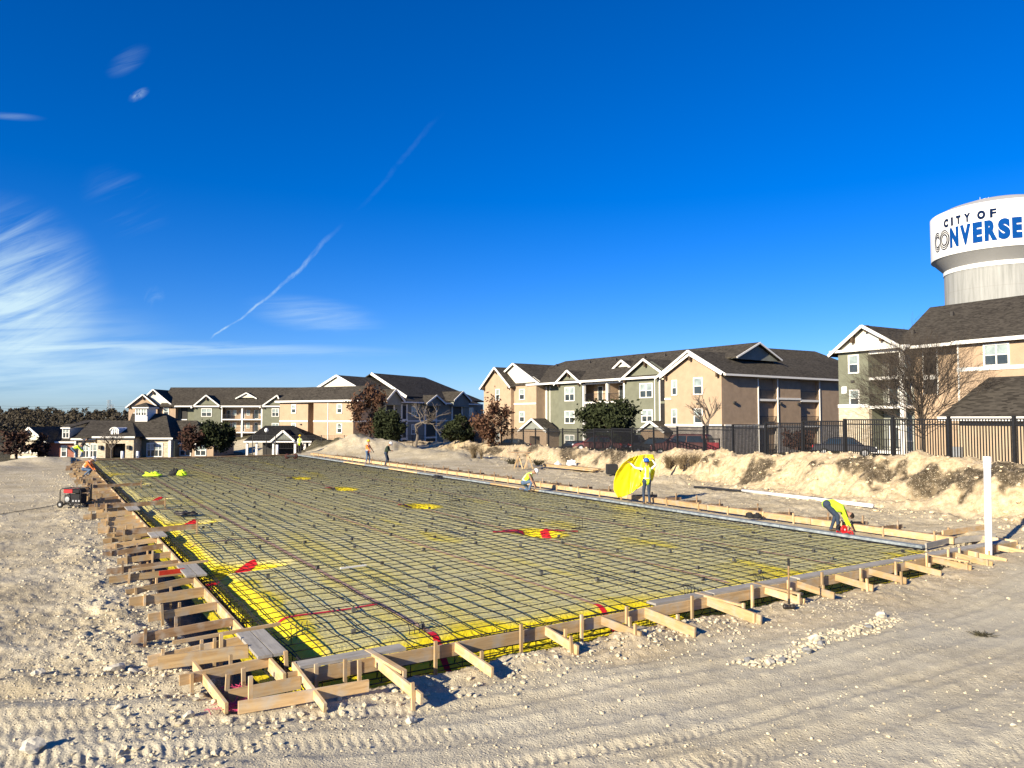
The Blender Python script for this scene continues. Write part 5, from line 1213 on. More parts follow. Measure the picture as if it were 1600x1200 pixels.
def letters(txt, u0, u1, zlo, zhi, m_, off, outline=False):
    """lettering wrapped round the tank; u are pixel columns of its ends"""
    def ang(u):
        d = ray(u, 380); d = Vector((d.x, d.y)).normalized(); o = Vector((TX, TY)); tca = o.dot(d); d2 = o.dot(o) - tca ** 2
        p = d * (tca - math.sqrt(max(0, (Rt) ** 2 - d2))); return math.atan2(p.x - TX, -(p.y - TY))
    a0, a1 = ang(u0), ang(u1)
    cu = bpy.data.curves.new('txt', 'FONT'); cu.body = txt; cu.offset = off; cu.resolution_u = 8; cu.space_character = 1.16
    if outline: cu.fill_mode = 'NONE'; cu.bevel_depth = .022
    o = bpy.data.objects.new('txt', cu); COL.objects.link(o); dg_ = bpy.context.evaluated_depsgraph_get()
    me = bpy.data.meshes.new_from_object(o.evaluated_get(dg_)); bpy.data.objects.remove(o)
    me.materials.clear(); me.materials.append(m_)
    bm = bmesh.new(); bm.from_mesh(me); bmesh.ops.triangulate(bm, faces=bm.faces)
    for _ in range(2):
        long_ = [e for e in bm.edges if abs(e.verts[0].co.x - e.verts[1].co.x) > .18]
        if long_: bmesh.ops.subdivide_edges(bm, edges=long_, cuts=1)
    xs_ = [v.co.x for v in bm.verts]; ys_ = [v.co.y for v in bm.verts]; xa, xb, ya, yb = min(xs_), max(xs_), min(ys_), max(ys_)
    for v in bm.verts:
        t = a0 + (a1 - a0) * (v.co.x - xa) / (xb - xa); z = zlo + (zhi - zlo) * (v.co.y - ya) / (yb - ya); rr_ = Rt + .07
        v.co = Vector((rr_ * math.sin(t), -rr_ * math.cos(t), z))
    bm.to_mesh(me); bm.free(); return link('lettering', me, T0, tank)
Hh = z_top - z_bot
for ch, q0, q1 in (('C', 335, 378), ('I', 402, 422), ('T', 450, 494), ('Y', 525, 585), ('O', 648, 726), ('F', 768, 830)):
    letters(ch, 1420 + q0 / 6, 1420 + q1 / 6, z_bot + Hh * .645, z_bot + Hh * .835, NAVY, .05 if ch == 'F' else .08)
for ch, q0, q1 in (('N', 388, 470), ('V', 484, 586), ('E', 602, 694), ('R', 713, 834), ('S', 840, 956), ('E', 972, 1068)):
    letters(ch, 1420 + q0 / 6, 1420 + q1 / 6, z_bot + Hh * .15, z_bot + Hh * .60, BLUE, .075)
for (tx_, u0, u1, ex) in [('C', 1461.2, 1468.5, 0), ('O', 1469.0, 1484.0, 0)]:
    letters(tx_, u0, u1, z_bot + Hh * .15, z_bot + Hh * .60, NAVY, .045, True); letters(tx_, u0 + .8, u1 - .8, z_bot + Hh * .20, z_bot + Hh * .55, NAVY, .0, True)

# roof of a building farther back, between the middle and right buildings
H_ = Fr((48.0, 128.0), 60, 'apartment_building', 'distant apartment roof showing between the middle and right buildings', -1)
hx0, hx1 = H_.x(1190, 0, 560), H_.x(1345, 0, 560); hz0, hz1 = H_.z(1260, 572), H_.z(1260, 548, 6)
H_.wall(hx0 + .6, hx1 - .6, .6, 12, -2, hz0, STUCCO['tan']); H_.roof([[(hx0, 0, hz0), (hx1, 0, hz0), (hx1 - 5, 6, hz1), (hx0 + 5, 6, hz1)], [(hx0 + 5, 6, hz1), (hx1 - 5, 6, hz1), (hx1, 12.6, hz0), (hx0, 12.6, hz0)], [(hx0, 0, hz0), (hx0 + 5, 6, hz1), (hx0, 12.6, hz0)], [(hx1, 0, hz0), (hx1, 12.6, hz0), (hx1 - 5, 6, hz1)]])
# ------------------------------------------------------------------ iron fence along the top of the bank
def fpt(y): return Vector((FC - FM * y, y, 0))
FH = 1.92
fence = empty('iron_fence', (*fpt(30)[:2], 1.4), 0, 'black iron picket fence along the top of the cut bank', 'fence')
ys = [26.0]
while ys[-1] < 104: ys.append(ys[-1] + (2.45 + .012 * ys[-1]) / math.hypot(1, FM))
pk = MB().box(-.017, .017, -.017, .017, .04, FH - .05).mesh('picket', IRON); pkz = Matrix.Rotation(math.atan(FM), 4, 'Z')
npk = 0; rest = MB()
for i_ in range(len(ys) - 1):
    p, q = fpt(ys[i_]), fpt(ys[i_ + 1]); step_ = 1.9 if i_ and ys[i_] > 36 else 1.45
    z_ = min(float(zfence((ys[i_] + ys[i_ + 1]) / 2)), 1.5) ; zt = z_ + FH
    MB().box(-.055, .055, -.055, .055, -.4, FH + .07).build('post', IRON, fence, Matrix.Translation((p.x, p.y, z_)) @ pkz)
    for zz in (.12, FH - .28, FH - .06): MB().bar(p + Vector((0, 0, z_ + zz)), q + Vector((0, 0, z_ + zz)), .045, .055).build('rail', IRON, fence)
    n = int((q - p).length / .125)
    for k in range(1, n):
        c = p.lerp(q, k / n)
        if npk < 296: link('picket', pk, Matrix.Translation((c.x, c.y, z_)) @ pkz, fence); npk += 1
        else: rest.bar(c + Vector((0, 0, z_ + .04)), c + Vector((0, 0, z_ + FH - .05)), .025, .025)
o = rest.build('far_pickets', IRON, fence); o['kind'] = 'stuff'
# farther fence behind the heaps
f2_ = empty('iron_fence', (-60, 104, -1.5), 0, 'distant black iron fence in front of the tan wing and pavilion', 'fence')
xa = -34.0; k = 0
while xa < -10:
    MB().box(xa - .045, xa + .045, 97.95, 98.05, -2.6, 1.15).build('post', IRON, f2_); k += 1
    for zz in (-.6, .75, 1.05): MB().box(xa, xa + 3.0, 97.98, 98.02, zz - .02, zz + .02).build('rail', IRON, f2_)
    mb = MB()
    for j in range(1, 14): mb.box(xa + j * .214 - .009, xa + j * .214 + .009, 97.99, 98.01, -.6, 1.05)
    mb.build('picket_panel', IRON, f2_)['kind'] = 'stuff'; xa += 3.0

# ------------------------------------------------------------------ trees
BARK = pm('grey_bark', (0.13, 0.11, 0.09), .3, 12, .95, .4, 30); BARKD = pm('dark_bark', (0.06, 0.048, 0.038), .3, 12, .95)
def leafmat(name, lo, hi):
    m, nt, b = newmat(name); oi = nd(nt, 'ShaderNodeNewGeometry')
    c = ramp(nt, noise(nt, oi.outputs['Position'], 2.6, 4, .7), [(0.3, lo), (0.7, hi)]); nt.links.new(c, b.inputs['Base Color'])
    b.inputs['Roughness'].default_value = .8; b.inputs['Specular IOR Level'].default_value = .15; return m
L_EVER = leafmat('evergreen_leaves', (0.014, 0.020, 0.008), (0.040, 0.048, 0.020)); L_BROWN = leafmat('brown_oak_leaves', (0.050, 0.026, 0.016), (0.125, 0.064, 0.038))
L_RED = leafmat('rust_leaves', (0.035, 0.020, 0.014), (0.085, 0.042, 0.030)); L_DRY = leafmat('dry_brush', (0.10, 0.07, 0.04), (0.22, 0.17, 0.10))
def grow(mb, p, d, l, r, depth, rnd_, tips, spread=.55, droop=0., n=5, kids=(2, 4)):
    q = p + d * l; mid = p.lerp(q, .5) + Vector((rnd_.gauss(0, 1), rnd_.gauss(0, 1), rnd_.gauss(0, 1))) * l * .05
    mb.tube([p, mid, q], [r, r * .85, r * .68], n if depth > 1 else 3, False); tips.append((q, depth))
    if depth == 0: return
    for k in range(rnd_.randint(*kids)):
        t = rnd_.uniform(.55, 1.0) if k else 1.0; s_ = p.lerp(q, t)
        nd_ = (d + Vector((rnd_.gauss(0, 1), rnd_.gauss(0, 1), rnd_.gauss(0, .7))) * spread + Vector((0, 0, .12 - droop))).normalized()
        grow(mb, s_, nd_, l * rnd_.uniform(.58, .82), r * .64, depth - 1, rnd_, tips, spread, droop, n, kids)
def leaves(c, n, rx, ry, rz, size, rnd_, shape=None, clumps=26):
    """leaf quads gathered in clumps through the crown volume"""
    g = np.random.default_rng(rnd_.randrange(10 ** 6)); cs = []
    while len(cs) < clumps:
        v = g.normal(size=3); v /= np.linalg.norm(v); v *= g.uniform(.25, 1) ** .5
        if shape is None or shape(v): cs.append(v)
    cs = np.array(cs); w = g.uniform(.16, .36, clumps); idx = g.integers(0, clumps, n)
    P = cs[idx] + g.normal(size=(n, 3)) * w[idx][:, None] * .55
    P = P * np.array([rx, ry, rz]) + np.array(c)
    a = g.normal(size=(n, 3)); a /= np.linalg.norm(a, axis=1)[:, None]; b_ = np.cross(a, g.normal(size=(n, 3))); b_ /= np.linalg.norm(b_, axis=1)[:, None]
    s_ = size * g.uniform(.6, 1.3, n)[:, None]
    V = np.stack([P - a * s_, P - b_ * s_ * .5, P + a * s_, P + b_ * s_ * .5], 1).reshape(-1, 3)
    return V, np.arange(n * 4).reshape(-1, 4)
def crown(name, c, n, rx, ry, rz, size, rnd_, m_, parent, clumps=26):
    V, Q = leaves(c, n, rx, ry, rz, size, rnd_, None, clumps); return link(name, np_mesh(name, V, Q, m_, False), None, parent)
def tree(u, vb, vt, y, wpx, kind, lab, seed, name='tree', grp=None):
    rnd_ = random.Random(seed); k = y / FPX; x = (u - 800) * k; zt = CAMZ + (653 - vt) * k; zb_ = CAMZ + (653 - vb) * k; h = zt - zb_; w = wpx * k
    root = empty(name, (x, y, zb_), 0, lab, 'tree', grp); base = Vector((x, y, zb_ - .1)); tips = []; mb = MB()
    if kind == 'bare':
        grow(mb, base, Vector((rnd_.gauss(0, .03), rnd_.gauss(0, .03), 1)).normalized(), h * .34, h * .020 + .02, 5, rnd_, tips, .42, -.06, 6)
        mb.build('branches', BARK, root)
    elif kind == 'spray':        # multi-stem bare tree with fine arching twigs
        trunk = MB().tube([base, base + Vector((.03, 0, h * .28)), base + Vector((0, .03, h * .5))], [.10, .085, .06], 7); trunk.build('trunk', BARKD, root)
        for q in range(74):
            a = rnd_.uniform(0, 6.283); el = rnd_.uniform(.25, 1.4); s_ = base + Vector((0, 0, h * rnd_.uniform(.22, .5)))
            grow(mb, s_, Vector((math.cos(a) * math.cos(el), math.sin(a) * math.cos(el), math.sin(el))), h * .25, .021, 4, rnd_, tips, .38, .04, 4)
        mb.build('branches', BARKD, root)
    else:
        m_ = {'ever': L_EVER, 'brown': L_BROWN, 'red': L_RED}[kind]
        t_ = MB().tube([base, base + Vector((0, 0, h * .3)), base + Vector((rnd_.gauss(0, .1), 0, h * .75))], [.13 + h * .012, .11 + h * .008, .04], 7); t_.build('trunk', BARKD, root)
        for q in range(9):
            a = rnd_.uniform(0, 6.283); grow(mb, base + Vector((0, 0, h * rnd_.uniform(.2, .6))), Vector((math.cos(a), math.sin(a), rnd_.uniform(.3, 1.1))).normalized(), h * .2, .05, 3, rnd_, tips, .5)
        mb.build('branches', BARKD, root)
        n = {'ever': 9000, 'brown': 2300, 'red': 1500}[kind]; cz = zb_ + h * (.56 if kind == 'ever' else .58)
        crown('crown', (x, y, cz), n, w * .5, w * .46, h * (.46 if kind == 'ever' else .44), .11 + .0011 * y, rnd_, m_, root, 34 if kind == 'ever' else 26)
    return root
tree(958, 699, 622, 64, 96, 'ever', 'dense dark evergreen tree standing in the car park before the balconies', 1)
tree(578, 692, 607, 92, 58, 'brown', 'tall oak with brown leaves at the corner of the shaded building', 2)
tree(607, 696, 645, 90, 44, 'ever', 'dark evergreen right below the tall brown oak', 3)
tree(650, 697, 596, 88, 50, 'bare', 'slender bare tree before the shaded building', 24)
tree(719, 700, 655, 90, 46, 'ever', 'rounded dark evergreen at the right end of the shaded building', 5)
tree(770, 702, 628, 80, 62, 'brown', 'loose oak with brown leaves at the left end of the middle building', 6)
tree(1105, 708, 600, 58, 60, 'bare', 'bare young tree before the tan gable of the middle building', 27)
tree(1440, 728, 528, 40, 170, 'spray', 'large bare bushy tree before the green gabled building', 8)
tree(1247, 709, 668, 66, 42, 'red', 'small dark shrub tree by the car park fence', 9)
tree(338, 706, 658, 108, 50, 'ever', 'dark evergreen between the clubhouse and the pavilion', 10)
tree(300, 706, 666, 106, 38, 'red', 'rust-leaved tree before the right end of the clubhouse', 11)
tree(28, 716, 676, 92, 44, 'red', 'rust-leaved tree at the left edge before the clubhouse gable', 12)
tree(176, 714, 672, 92, 16, 'bare', 'thin bare sapling before the clubhouse entry', 33)
tree(68, 716, 680, 94, 30, 'red', 'small rust-leaved tree beside the clubhouse gable', 14)
tree(120, 714, 690, 90, 14, 'bare', 'thin bare sapling before the brick range', 35)
# dry brush growing out of the bank
for (u, v, yy, w, h, lab) in [(1078, 716, 43, 1.1, 1.0, 'dry brown brush spilling over the bank beside the red car'), (1048, 726, 44, .8, .8, 'dry weeds hanging on the bank left of the pale heap'), (744, 722, 66, 1.0, 1.4, 'dry brush in the cut below the loose brown oak'), (300, 705, 88, 4, .6, 'low dry scrub beyond the far end of the pad'), (392, 703, 90, 4.5, .7, 'low dry scrub before the black pavilion')]:
    k = yy / FPX; p = Vector(((u - 800) * k, yy, 0)); p.z = hz(p.x, p.y) - .05
    mb = MB(); r_ = random.Random(u)
    for q in range(5): twigs(mb, p + Vector((r_.uniform(-w, w) * .6, r_.uniform(-.3, .3), 0)), 34, h, w * .5, .011, r_)
    tag(mb.build('dry_brush', L_DRY), lab, 'brush')
# the far wood on the hill, one mass
vs, qs, k = [], [], 0
g_ = np.random.default_rng(9); r_ = random.Random(77)
WOODM = leafmat('winter_wood', (0.035, 0.030, 0.020), (0.095, 0.078, 0.052))
for q in range(700):
    rr_ = g_.uniform(215, 640); az_ = math.radians(g_.uniform(-42, -6) if g_.random() < .8 else g_.uniform(-42, 40)); x, y = math.sin(az_) * rr_, math.cos(az_) * rr_
    zz = hz(x, y); hh = g_.uniform(4.5, 7.5); ww = g_.uniform(4, 7.5)
    V, Q = leaves((x, y, zz + hh * .5), 300, ww * .6, ww * .6, hh * .5, .22 + rr_ * .0008, r_, None, 12); vs.append(V); qs.append(Q + k); k += len(V)
tag(link('far_wood', np_mesh('far_wood', np.concatenate(vs), np.concatenate(qs), WOODM, False)), 'bare brown winter wood covering the hill on the horizon', 'wood', kind='stuff')
# pylon and its lines on the horizon
PY = pm('galvanised_steel', (0.30, 0.31, 0.32), .1, 2, .6, metal=.3)
for (u, vt, lab) in [(170.5, 625, 'taller of the two lattice pylons on the horizon'), (175, 632, 'shorter lattice pylon on the horizon')]:
    yy = 520; k = yy / FPX; x = (u - 800) * k; zt = CAMZ + (653 - vt) * k; root = empty('pylon', (x, yy, 0), 0, lab, 'pylon'); mb = MB(); w = .8
    for sx_ in (-1, 1):
        for sy_ in (-1, 1): mb.tube([(x + sx_ * w, yy + sy_ * w, -2), (x + sx_ * w * .7, yy + sy_ * w * .7, zt)], .10, 4)
    n = 14
    for j in range(n): z0_, z1_ = zt * j / n, zt * (j + 1) / n; mb.tube([(x - w * .8, yy - w * .8, z0_), (x + w * .8, yy - w * .8, z1_)], .07, 3); mb.tube([(x + w * .8, yy - w * .8, z0_), (x - w * .8, yy - w * .8, z1_)], .07, 3)
    mb.build('mast', PY, root)
    for zz in (.78, .88, .97): MB().bar((x - 1.9, yy, zt * zz), (x + 1.9, yy, zt * zz), .12, .14).build('cross_arm', PY, root)
for j, (v0, v1, lab) in enumerate([(632, 634.5, 'upper power line crossing the left horizon'), (636, 638, 'lower power line crossing the left horizon')]):
    pts = []
    for q in range(15):
        t = q / 14; u = -60 + 300 * t; k = 520 / FPX; pts.append(((u - 800) * k, 520, CAMZ + (653 - (v0 + (v1 - v0) * t + 2.5 * math.sin(t * math.pi * 1.5) ** 2)) * k))
    tag(MB().tube(pts, .055, 4).build('power_line', LAMPM), lab, 'power line')
# ------------------------------------------------------------------ people
SKIN = pm('skin', (0.30, 0.17, 0.11), .1, 20, .6); HAIR = pm('black_hair', (0.015, 0.012, 0.010), .2, 30, .7)
JEAN = pm('dark_jeans', (0.030, 0.045, 0.075), .25, 18, .9); JEANB = pm('blue_jeans', (0.075, 0.12, 0.20), .25, 18, .9); BOOT = pm('brown_boots', (0.09, 0.06, 0.04), .25, 18, .8)
LIME = pm('hi_vis_lime', (0.55, 0.80, 0.03), .08, 10, .8); ORANGE = pm('hi_vis_orange', (0.80, 0.20, 0.045), .08, 10, .8); WSHIRT = pm('white_shirt', (0.70, 0.68, 0.63), .06, 10, .9)
DGREEN = pm('dark_green_jacket', (0.022, 0.035, 0.022), .25, 12, .9); BLACKC = pm('black_cloth', (0.018, 0.018, 0.02), .2, 12, .9); STRIPE = pm('reflective_stripe', (0.62, 0.62, 0.58), .05, 10, .4)
YHAT = pm('yellow_helmet', (0.80, 0.50, 0.02), .05, 8, .4); WHAT = pm('white_helmet', (0.78, 0.78, 0.76), .04, 8, .4); BHAT = pm('blue_helmet', (0.02, 0.10, 0.42), .05, 8, .4)
def ik(a, b, l1, l2, pole):
    d = b - a; L = min(d.length, (l1 + l2) * .999); d.normalize(); x = (l1 * l1 - l2 * l2 + L * L) / (2 * L); h = math.sqrt(max(0, l1 * l1 - x * x))
    n = (pole - d * pole.dot(d)).normalized(); return a + d * x + n * h, a + d * L
def capsule(bm, p, q, r0, r1, n=10):
    d = (q - p); L = d.length; d = d.normalized() if L > 1e-6 else Vector((0, 0, 1)); rot = d.to_track_quat('Z', 'Y').to_matrix()
    rings = [(r0 * math.cos(t), -r0 * math.sin(t)) for t in (1.35, .9, .45)] + [(r0, 0), (r1, L)] + [(r1 * math.cos(t), L + r1 * math.sin(t)) for t in (.45, .9, 1.35)]
    prev = None
    for r_, z_ in rings:
        cur = [bm.verts.new(p + rot @ Vector((r_ * math.cos(2 * math.pi * k / n), r_ * math.sin(2 * math.pi * k / n), z_))) for k in range(n)]
        if prev:
            for k in range(n): bm.faces.new((prev[k], prev[(k + 1) % n], cur[(k + 1) % n], cur[k]))
        else: bm.faces.new(cur[::-1])
        prev = cur
    bm.faces.new(prev)
def person(loc, yaw, lab, pelvis=.95, lean=4, feet=((.05, .11), (-.05, -.11)), hands=((.15, .32, .85), (.15, -.32, .85)), top=WSHIRT, legs=JEAN, hat=WHAT, vest=None, headpitch=0, px=0.0, feetz=(0, 0), sleeves=None, bow=0):
    """facing local +x"""
    V3 = Vector; hip = V3((px, 0, pelvis)); ln = R(lean); ud = V3((math.sin(ln), 0, math.cos(ln))); ln2 = R(lean + bow); ud2 = V3((math.sin(ln2), 0, math.cos(ln2)))
    belly = hip + ud * .18; chest = belly + ud2 * .24; neck = chest + ud2 * .16
    hp = R(lean * .75 + bow + headpitch); hd = V3((math.sin(hp), 0, math.cos(hp))); head = neck + hd * .17 + V3((.02, 0, 0))
    segs = []     # (p, q, r0, r1, material key)
    segs += [(hip + V3((0, .06, 0)), hip + V3((0, -.06, 0)), .135, .135, 'legs'), (hip, belly, .145, .140, 'top'), (belly, chest, .140, .150, 'top'), (chest + V3((0, .07, 0)), chest + V3((0, -.07, 0)), .13, .13, 'top'), (chest, neck, .10, .065, 'top'), (neck, head, .058, .062, 'skin')]
    for s_, ft, fz in ((1, feet[0], feetz[0]), (-1, feet[1], feetz[1])):
        h0 = hip + V3((0, .085 * s_, -.03)); an = V3((ft[0], ft[1], .09 + fz)); kn, an = ik(h0, an, .44, .42, V3((1, .12 * s_, .15)))
        segs += [(h0, kn, .092, .066, 'legs'), (kn, an, .064, .048, 'legs'), (an + V3((-.03, 0, -.035)), an + V3((.15, 0, -.045)), .045, .038, 'boot')]
    wr = []
    for s_, hd_ in ((1, hands[0]), (-1, hands[1])):
        sh = chest + ud2 * .06 + V3((0, .185 * s_, 0)); el, w = ik(sh, V3(hd_), .29, .26, V3((-.4, .5 * s_, -.6)))
        segs += [(sh, el, .058, .046, 'sleeve'), (el, w, .044, .033, 'sleeve')]; wr.append((w, (w - el).normalized(), s_))
    bm = bmesh.new()
    for p, q, r0, r1, _ in segs: capsule(bm, p, q, r0, r1)
    # head: skull, jaw, nose, ears
    fx = (hd.cross(V3((0, 1, 0)))).normalized() * -1 if False else V3((math.cos(hp), 0, -math.sin(hp)))
    def hp_(x, y, z): return head + fx * x + V3((0, y, 0)) + hd * z
    capsule(bm, hp_(-.01, 0, .035), hp_(.0, 0, .06), .095, .092); capsule(bm, hp_(.035, 0, -.045), hp_(.03, 0, .02), .058, .075); capsule(bm, hp_(.10, 0, -.005), hp_(.088, 0, .03), .014, .009)
    for s_ in (-1, 1): capsule(bm, hp_(-.01, .088 * s_, -.01), hp_(-.012, .088 * s_, .025), .018, .02)
    mt = bpy.data.meshes.new('t'); bm.to_mesh(mt); bm.free(); ot = bpy.data.objects.new('t', mt); COL.objects.link(ot)
    md = ot.modifiers.new('r', 'REMESH'); md.mode = 'VOXEL'; md.voxel_size = .017; md.use_smooth_shade = True
    sm = ot.modifiers.new('s', 'SMOOTH'); sm.iterations = 3; sm.factor = .5
    me = bpy.data.meshes.new_from_object(ot.evaluated_get(bpy.context.evaluated_depsgraph_get())); bpy.data.objects.remove(ot)
    # hands: palm, four fingers, thumb
    bm = bmesh.new(); bm.from_mesh(me); nbody = len(bm.verts)
    for w, d, s_ in wr:
        side = d.cross(V3((0, 0, 1))); side = side.normalized() if side.length > .1 else V3((1, 0, 0)); dn = d.cross(side).normalized()
        capsule(bm, w + d * .01, w + d * .075, .030, .034, 8)
        for k, (o, l_) in enumerate(((-.03, .06), (-.01, .072), (.01, .068), (.028, .052))):
            a = w + d * .085 + side * o; b_ = a + d * l_ * .55 + dn * .012; capsule(bm, a, b_, .0095, .009, 6); capsule(bm, b_, b_ + d * l_ * .4 + dn * .03, .009, .0075, 6)
        a = w + d * .03 - side * .032 * s_; capsule(bm, a, a + d * .045 - side * .03 * s_ + dn * .01, .0115, .0095, 6)
    bm.to_mesh(me); bm.free()
    co = np.empty(len(me.vertices) * 3, np.float32); me.vertices.foreach_get('co', co); co = co.reshape(-1, 3)
    keys = ['skin', 'top', 'legs', 'boot', 'sleeve', 'hair']; best = np.full(len(co), 9.); lab_ = np.zeros(len(co), int)
    for p, q, r0, r1, kk in segs + [(head - hd * .02, head + hd * .06, .1, .1, 'skin')]:
        p_, d = np.array(p), np.array(q - p); t = np.clip(((co - p_) @ d) / max(1e-9, d @ d), 0, 1); ds = np.linalg.norm(co - p_ - t[:, None] * d, axis=1) - (r0 + (r1 - r0) * t)
        mk = ds < best; best[mk] = ds[mk]; lab_[mk] = keys.index(kk)
    lab_[nbody:] = 0
    hr = ((co - np.array(head)) @ np.array(hd) > .0) & (((co - np.array(head)) @ np.array(fx)) < .045) & (np.linalg.norm(co - np.array(head), axis=1) < .2) & (lab_ == 0); hr[nbody:] = False; lab_[hr] = 5
    for m_ in (SKIN, top, legs, BOOT, sleeves or top, HAIR): me.materials.append(m_)
    pv = np.array([p.vertices[0] for p in me.polygons]); me.polygons.foreach_set('material_index', lab_[pv].astype(np.int32)); me.polygons.foreach_set('use_smooth', [True] * len(me.polygons))
    M = Matrix.Translation(Vector(loc)) @ Matrix.Rotation(yaw, 4, 'Z')
    root = empty('person', loc, 0, lab, 'person'); link('body', me, M, root)
    if vest is not None:   # sleeveless vest hugging the torso
        sel = [p for p in me.polygons if lab_[p.vertices[0]] == 1]; used = sorted({v for p in sel for v in p.vertices}); ix = {v: i for i, v in enumerate(used)}
        nrm = [me.vertices[v].normal for v in used]; vm = MB(); vm.v = [tuple(me.vertices[v].co + nrm[i] * .014) for i, v in enumerate(used)]; vm.f = [tuple(ix[v] for v in p.vertices) for p in sel]
        ax_ = np.array([vm.v[f[0]] for f in vm.f]); hcoord = (ax_ - np.array(hip)) @ np.array(ud); vm.m = [1 if (.10 < h_ < .145 or (abs(abs(y_) - .09) < .022 and h_ > .14)) else 0 for h_, y_ in zip(hcoord, ax_[:, 1])]
        vm.build('vest', [vest, STRIPE], root, M, True)
    if hat is not None:
        hm = MB(); n = 16
        hm.lathe([(.122, -.005), (.128, .03), (.118, .075), (.085, .115), (.04, .135), (.001, .14)], n); hm.lathe([(.122, -.004), (.15, -.012), (.15, -.004), (.122, .006)], n); hm.add([(.10, -.09, .0), (.20, -.06, -.022), (.215, 0, -.026), (.20, .06, -.022), (.10, .09, .0)], [(0, 1, 2, 3, 4)])
        z_ = hd; x_ = fx; y_ = z_.cross(x_); Mh = Matrix(((x_.x, y_.x, z_.x, 0), (x_.y, y_.y, z_.y, 0), (x_.z, y_.z, z_.z, 0), (0, 0, 0, 1))); c_ = head + hd * .055
        hm.build('helmet', hat, root, M @ Matrix.Translation(c_) @ Mh, True)
    return root, M
walkz = -.15
P = gnd(1011, 788, walkz); sheetman = P
person((P.x, P.y, walkz), R(95), 'standing worker in lime vest and blue helmet holding up a yellow sheet', .96, 2, ((.04, .12), (-.02, -.10)), ((.20, .62, 1.66), (.22, -.30, 1.80)), WSHIRT, JEAN, BHAT, LIME)
P = gnd(1301, 831, walkz)
person((P.x, P.y, walkz), R(-14), 'worker in lime sweatshirt bent double over a red saw', .86, 86, ((-.02, .14), (.14, -.10)), ((.50, .15, .10), (.54, -.10, .12)), LIME, JEAN, None, None, 30, -.16, bow=36)
P = gnd(821, 767, -.08)
person((P.x, P.y, -.08), R(-10), 'worker in lime vest and white helmet kneeling on the grey ledge', .40, 30, ((-.28, .12), (.20, -.14)), ((.50, .14, .16), (.52, -.12, .14)), SKIN, JEANB, WHAT, LIME, 25, -.08, bow=15)
P = gnd(574, 725, walkz)
person((P.x, P.y, walkz), R(-25), 'standing worker in orange shirt and yellow helmet on the far walkway', .96, 5, ((.10, .10), (-.08, -.10)), ((.42, .16, .98), (.40, -.20, 1.02)), ORANGE, JEANB, YHAT, ORANGE)
P = gnd(603, 728, walkz)
person((P.x, P.y, walkz), R(-10), 'standing worker in dark green jacket looking down on the far walkway', .94, 12, ((.06, .10), (-.04, -.10)), ((.42, .08, 1.12), (.42, -.08, 1.14)), DGREEN, JEAN, WHAT, None, 22, bow=10)
P = gnd(468, 708, -.1); P.z = hz(P.x, P.y)
person(P, R(80), 'most distant worker in lime vest by the pale dirt heap', .96, 3, top=WSHIRT, legs=BLACKC, hat=YHAT, vest=LIME)
P = gnd(134, 744, -.1)
person((P.x, P.y, -.08), R(5), 'worker in orange shirt and white helmet crouching at the left form', .42, 28, ((.10, .14), (.02, -.16)), ((.56, .12, .22), (.58, -.10, .25)), ORANGE, JEANB, WHAT, ORANGE, 12, -.1, bow=12)
P = gnd(117, 717, -.1)
person((P.x, P.y, -.1), R(15), 'worker in lime vest bending over at the far left corner', .88, 62, ((.0, .14), (.12, -.12)), ((.72, .12, .45), (.74, -.10, .45)), LIME, JEANB, None, LIME, 10, -.2, bow=14)
P = gnd(127, 714.5, -.1)
person((P.x, P.y, -.1), R(30), 'worker in black top standing at the far left corner', .95, 22, ((.04, .12), (-.06, -.12)), ((.48, .18, .98), (.50, -.12, 1.0)), BLACKC, JEANB, None, None, 20, bow=8)

# ------------------------------------------------------------------ the sheet he holds
SH = pm('new_yellow_sheet', (0.80, 0.66, 0.012), .08, 2, .4, .15, 12)
left_ = [(984, 716), (972, 725), (963, 738), (959, 752), (959, 766), (966, 778)]; right_ = [(1021, 710.5), (1023, 718), (1024, 728), (1023, 740), (1020, 751), (1004, 757)]
top_ = lambda s: (984 + 37 * s, 717 - 6.5 * s - 3 * math.sin(s * math.pi))
def lerp_poly(pl, t):
    f = t * (len(pl) - 1); i_ = min(int(f), len(pl) - 2); f -= i_; return (pl[i_][0] + (pl[i_ + 1][0] - pl[i_][0]) * f, pl[i_][1] + (pl[i_ + 1][1] - pl[i_][1]) * f)
nu, nv = 40, 34; vs = []
ydist = sheetman.y + .42
def shpt(s, t, o=0.0):
    l_, r_ = lerp_poly(left_, t), lerp_poly(right_, t); u = l_[0] + (r_[0] - l_[0]) * s; v = l_[1] + (r_[1] - l_[1]) * s - 2.5 * math.sin(s * math.pi) * (1 - t) + 3.5 * t * math.sin(s * math.pi)
    d = ray(u, v); yy_ = ydist + .09 * math.sin(s * 4.5 + t * 1.5) * (.4 + t) + .09 * max(0, 1 - abs(s - .36 - .08 * t) / .05) + .025 * math.sin(s * 13 - t * 6 + 2 * math.sin(t * 5)) + .012 * math.sin(s * 31 + t * 11) - .05 * max(0, 1 - abs(s - .72 + .1 * t) / .07) + .25 * (1 - s) * t - .3 * (1 - s) ** 2 - o
    q = d * (yy_ / d.y); return Vector((q.x, q.y, CAMZ + q.z))
for j in range(nv + 1):
    for i_ in range(nu + 1): vs.append(shpt(i_ / nu, j / nv))
ysh = MB().add(vs, [(j * (nu + 1) + i_, j * (nu + 1) + i_ + 1, (j + 1) * (nu + 1) + i_ + 1, (j + 1) * (nu + 1) + i_) for j in range(nv) for i_ in range(nu)]).build('plastic_sheet', SH, None, None, True)
sm_ = ysh.modifiers.new('thickness', 'SOLIDIFY'); sm_.thickness = .006; sm_.offset = 1
tag(ysh, 'bright yellow plastic sheet held open by the standing worker', 'plastic sheet')
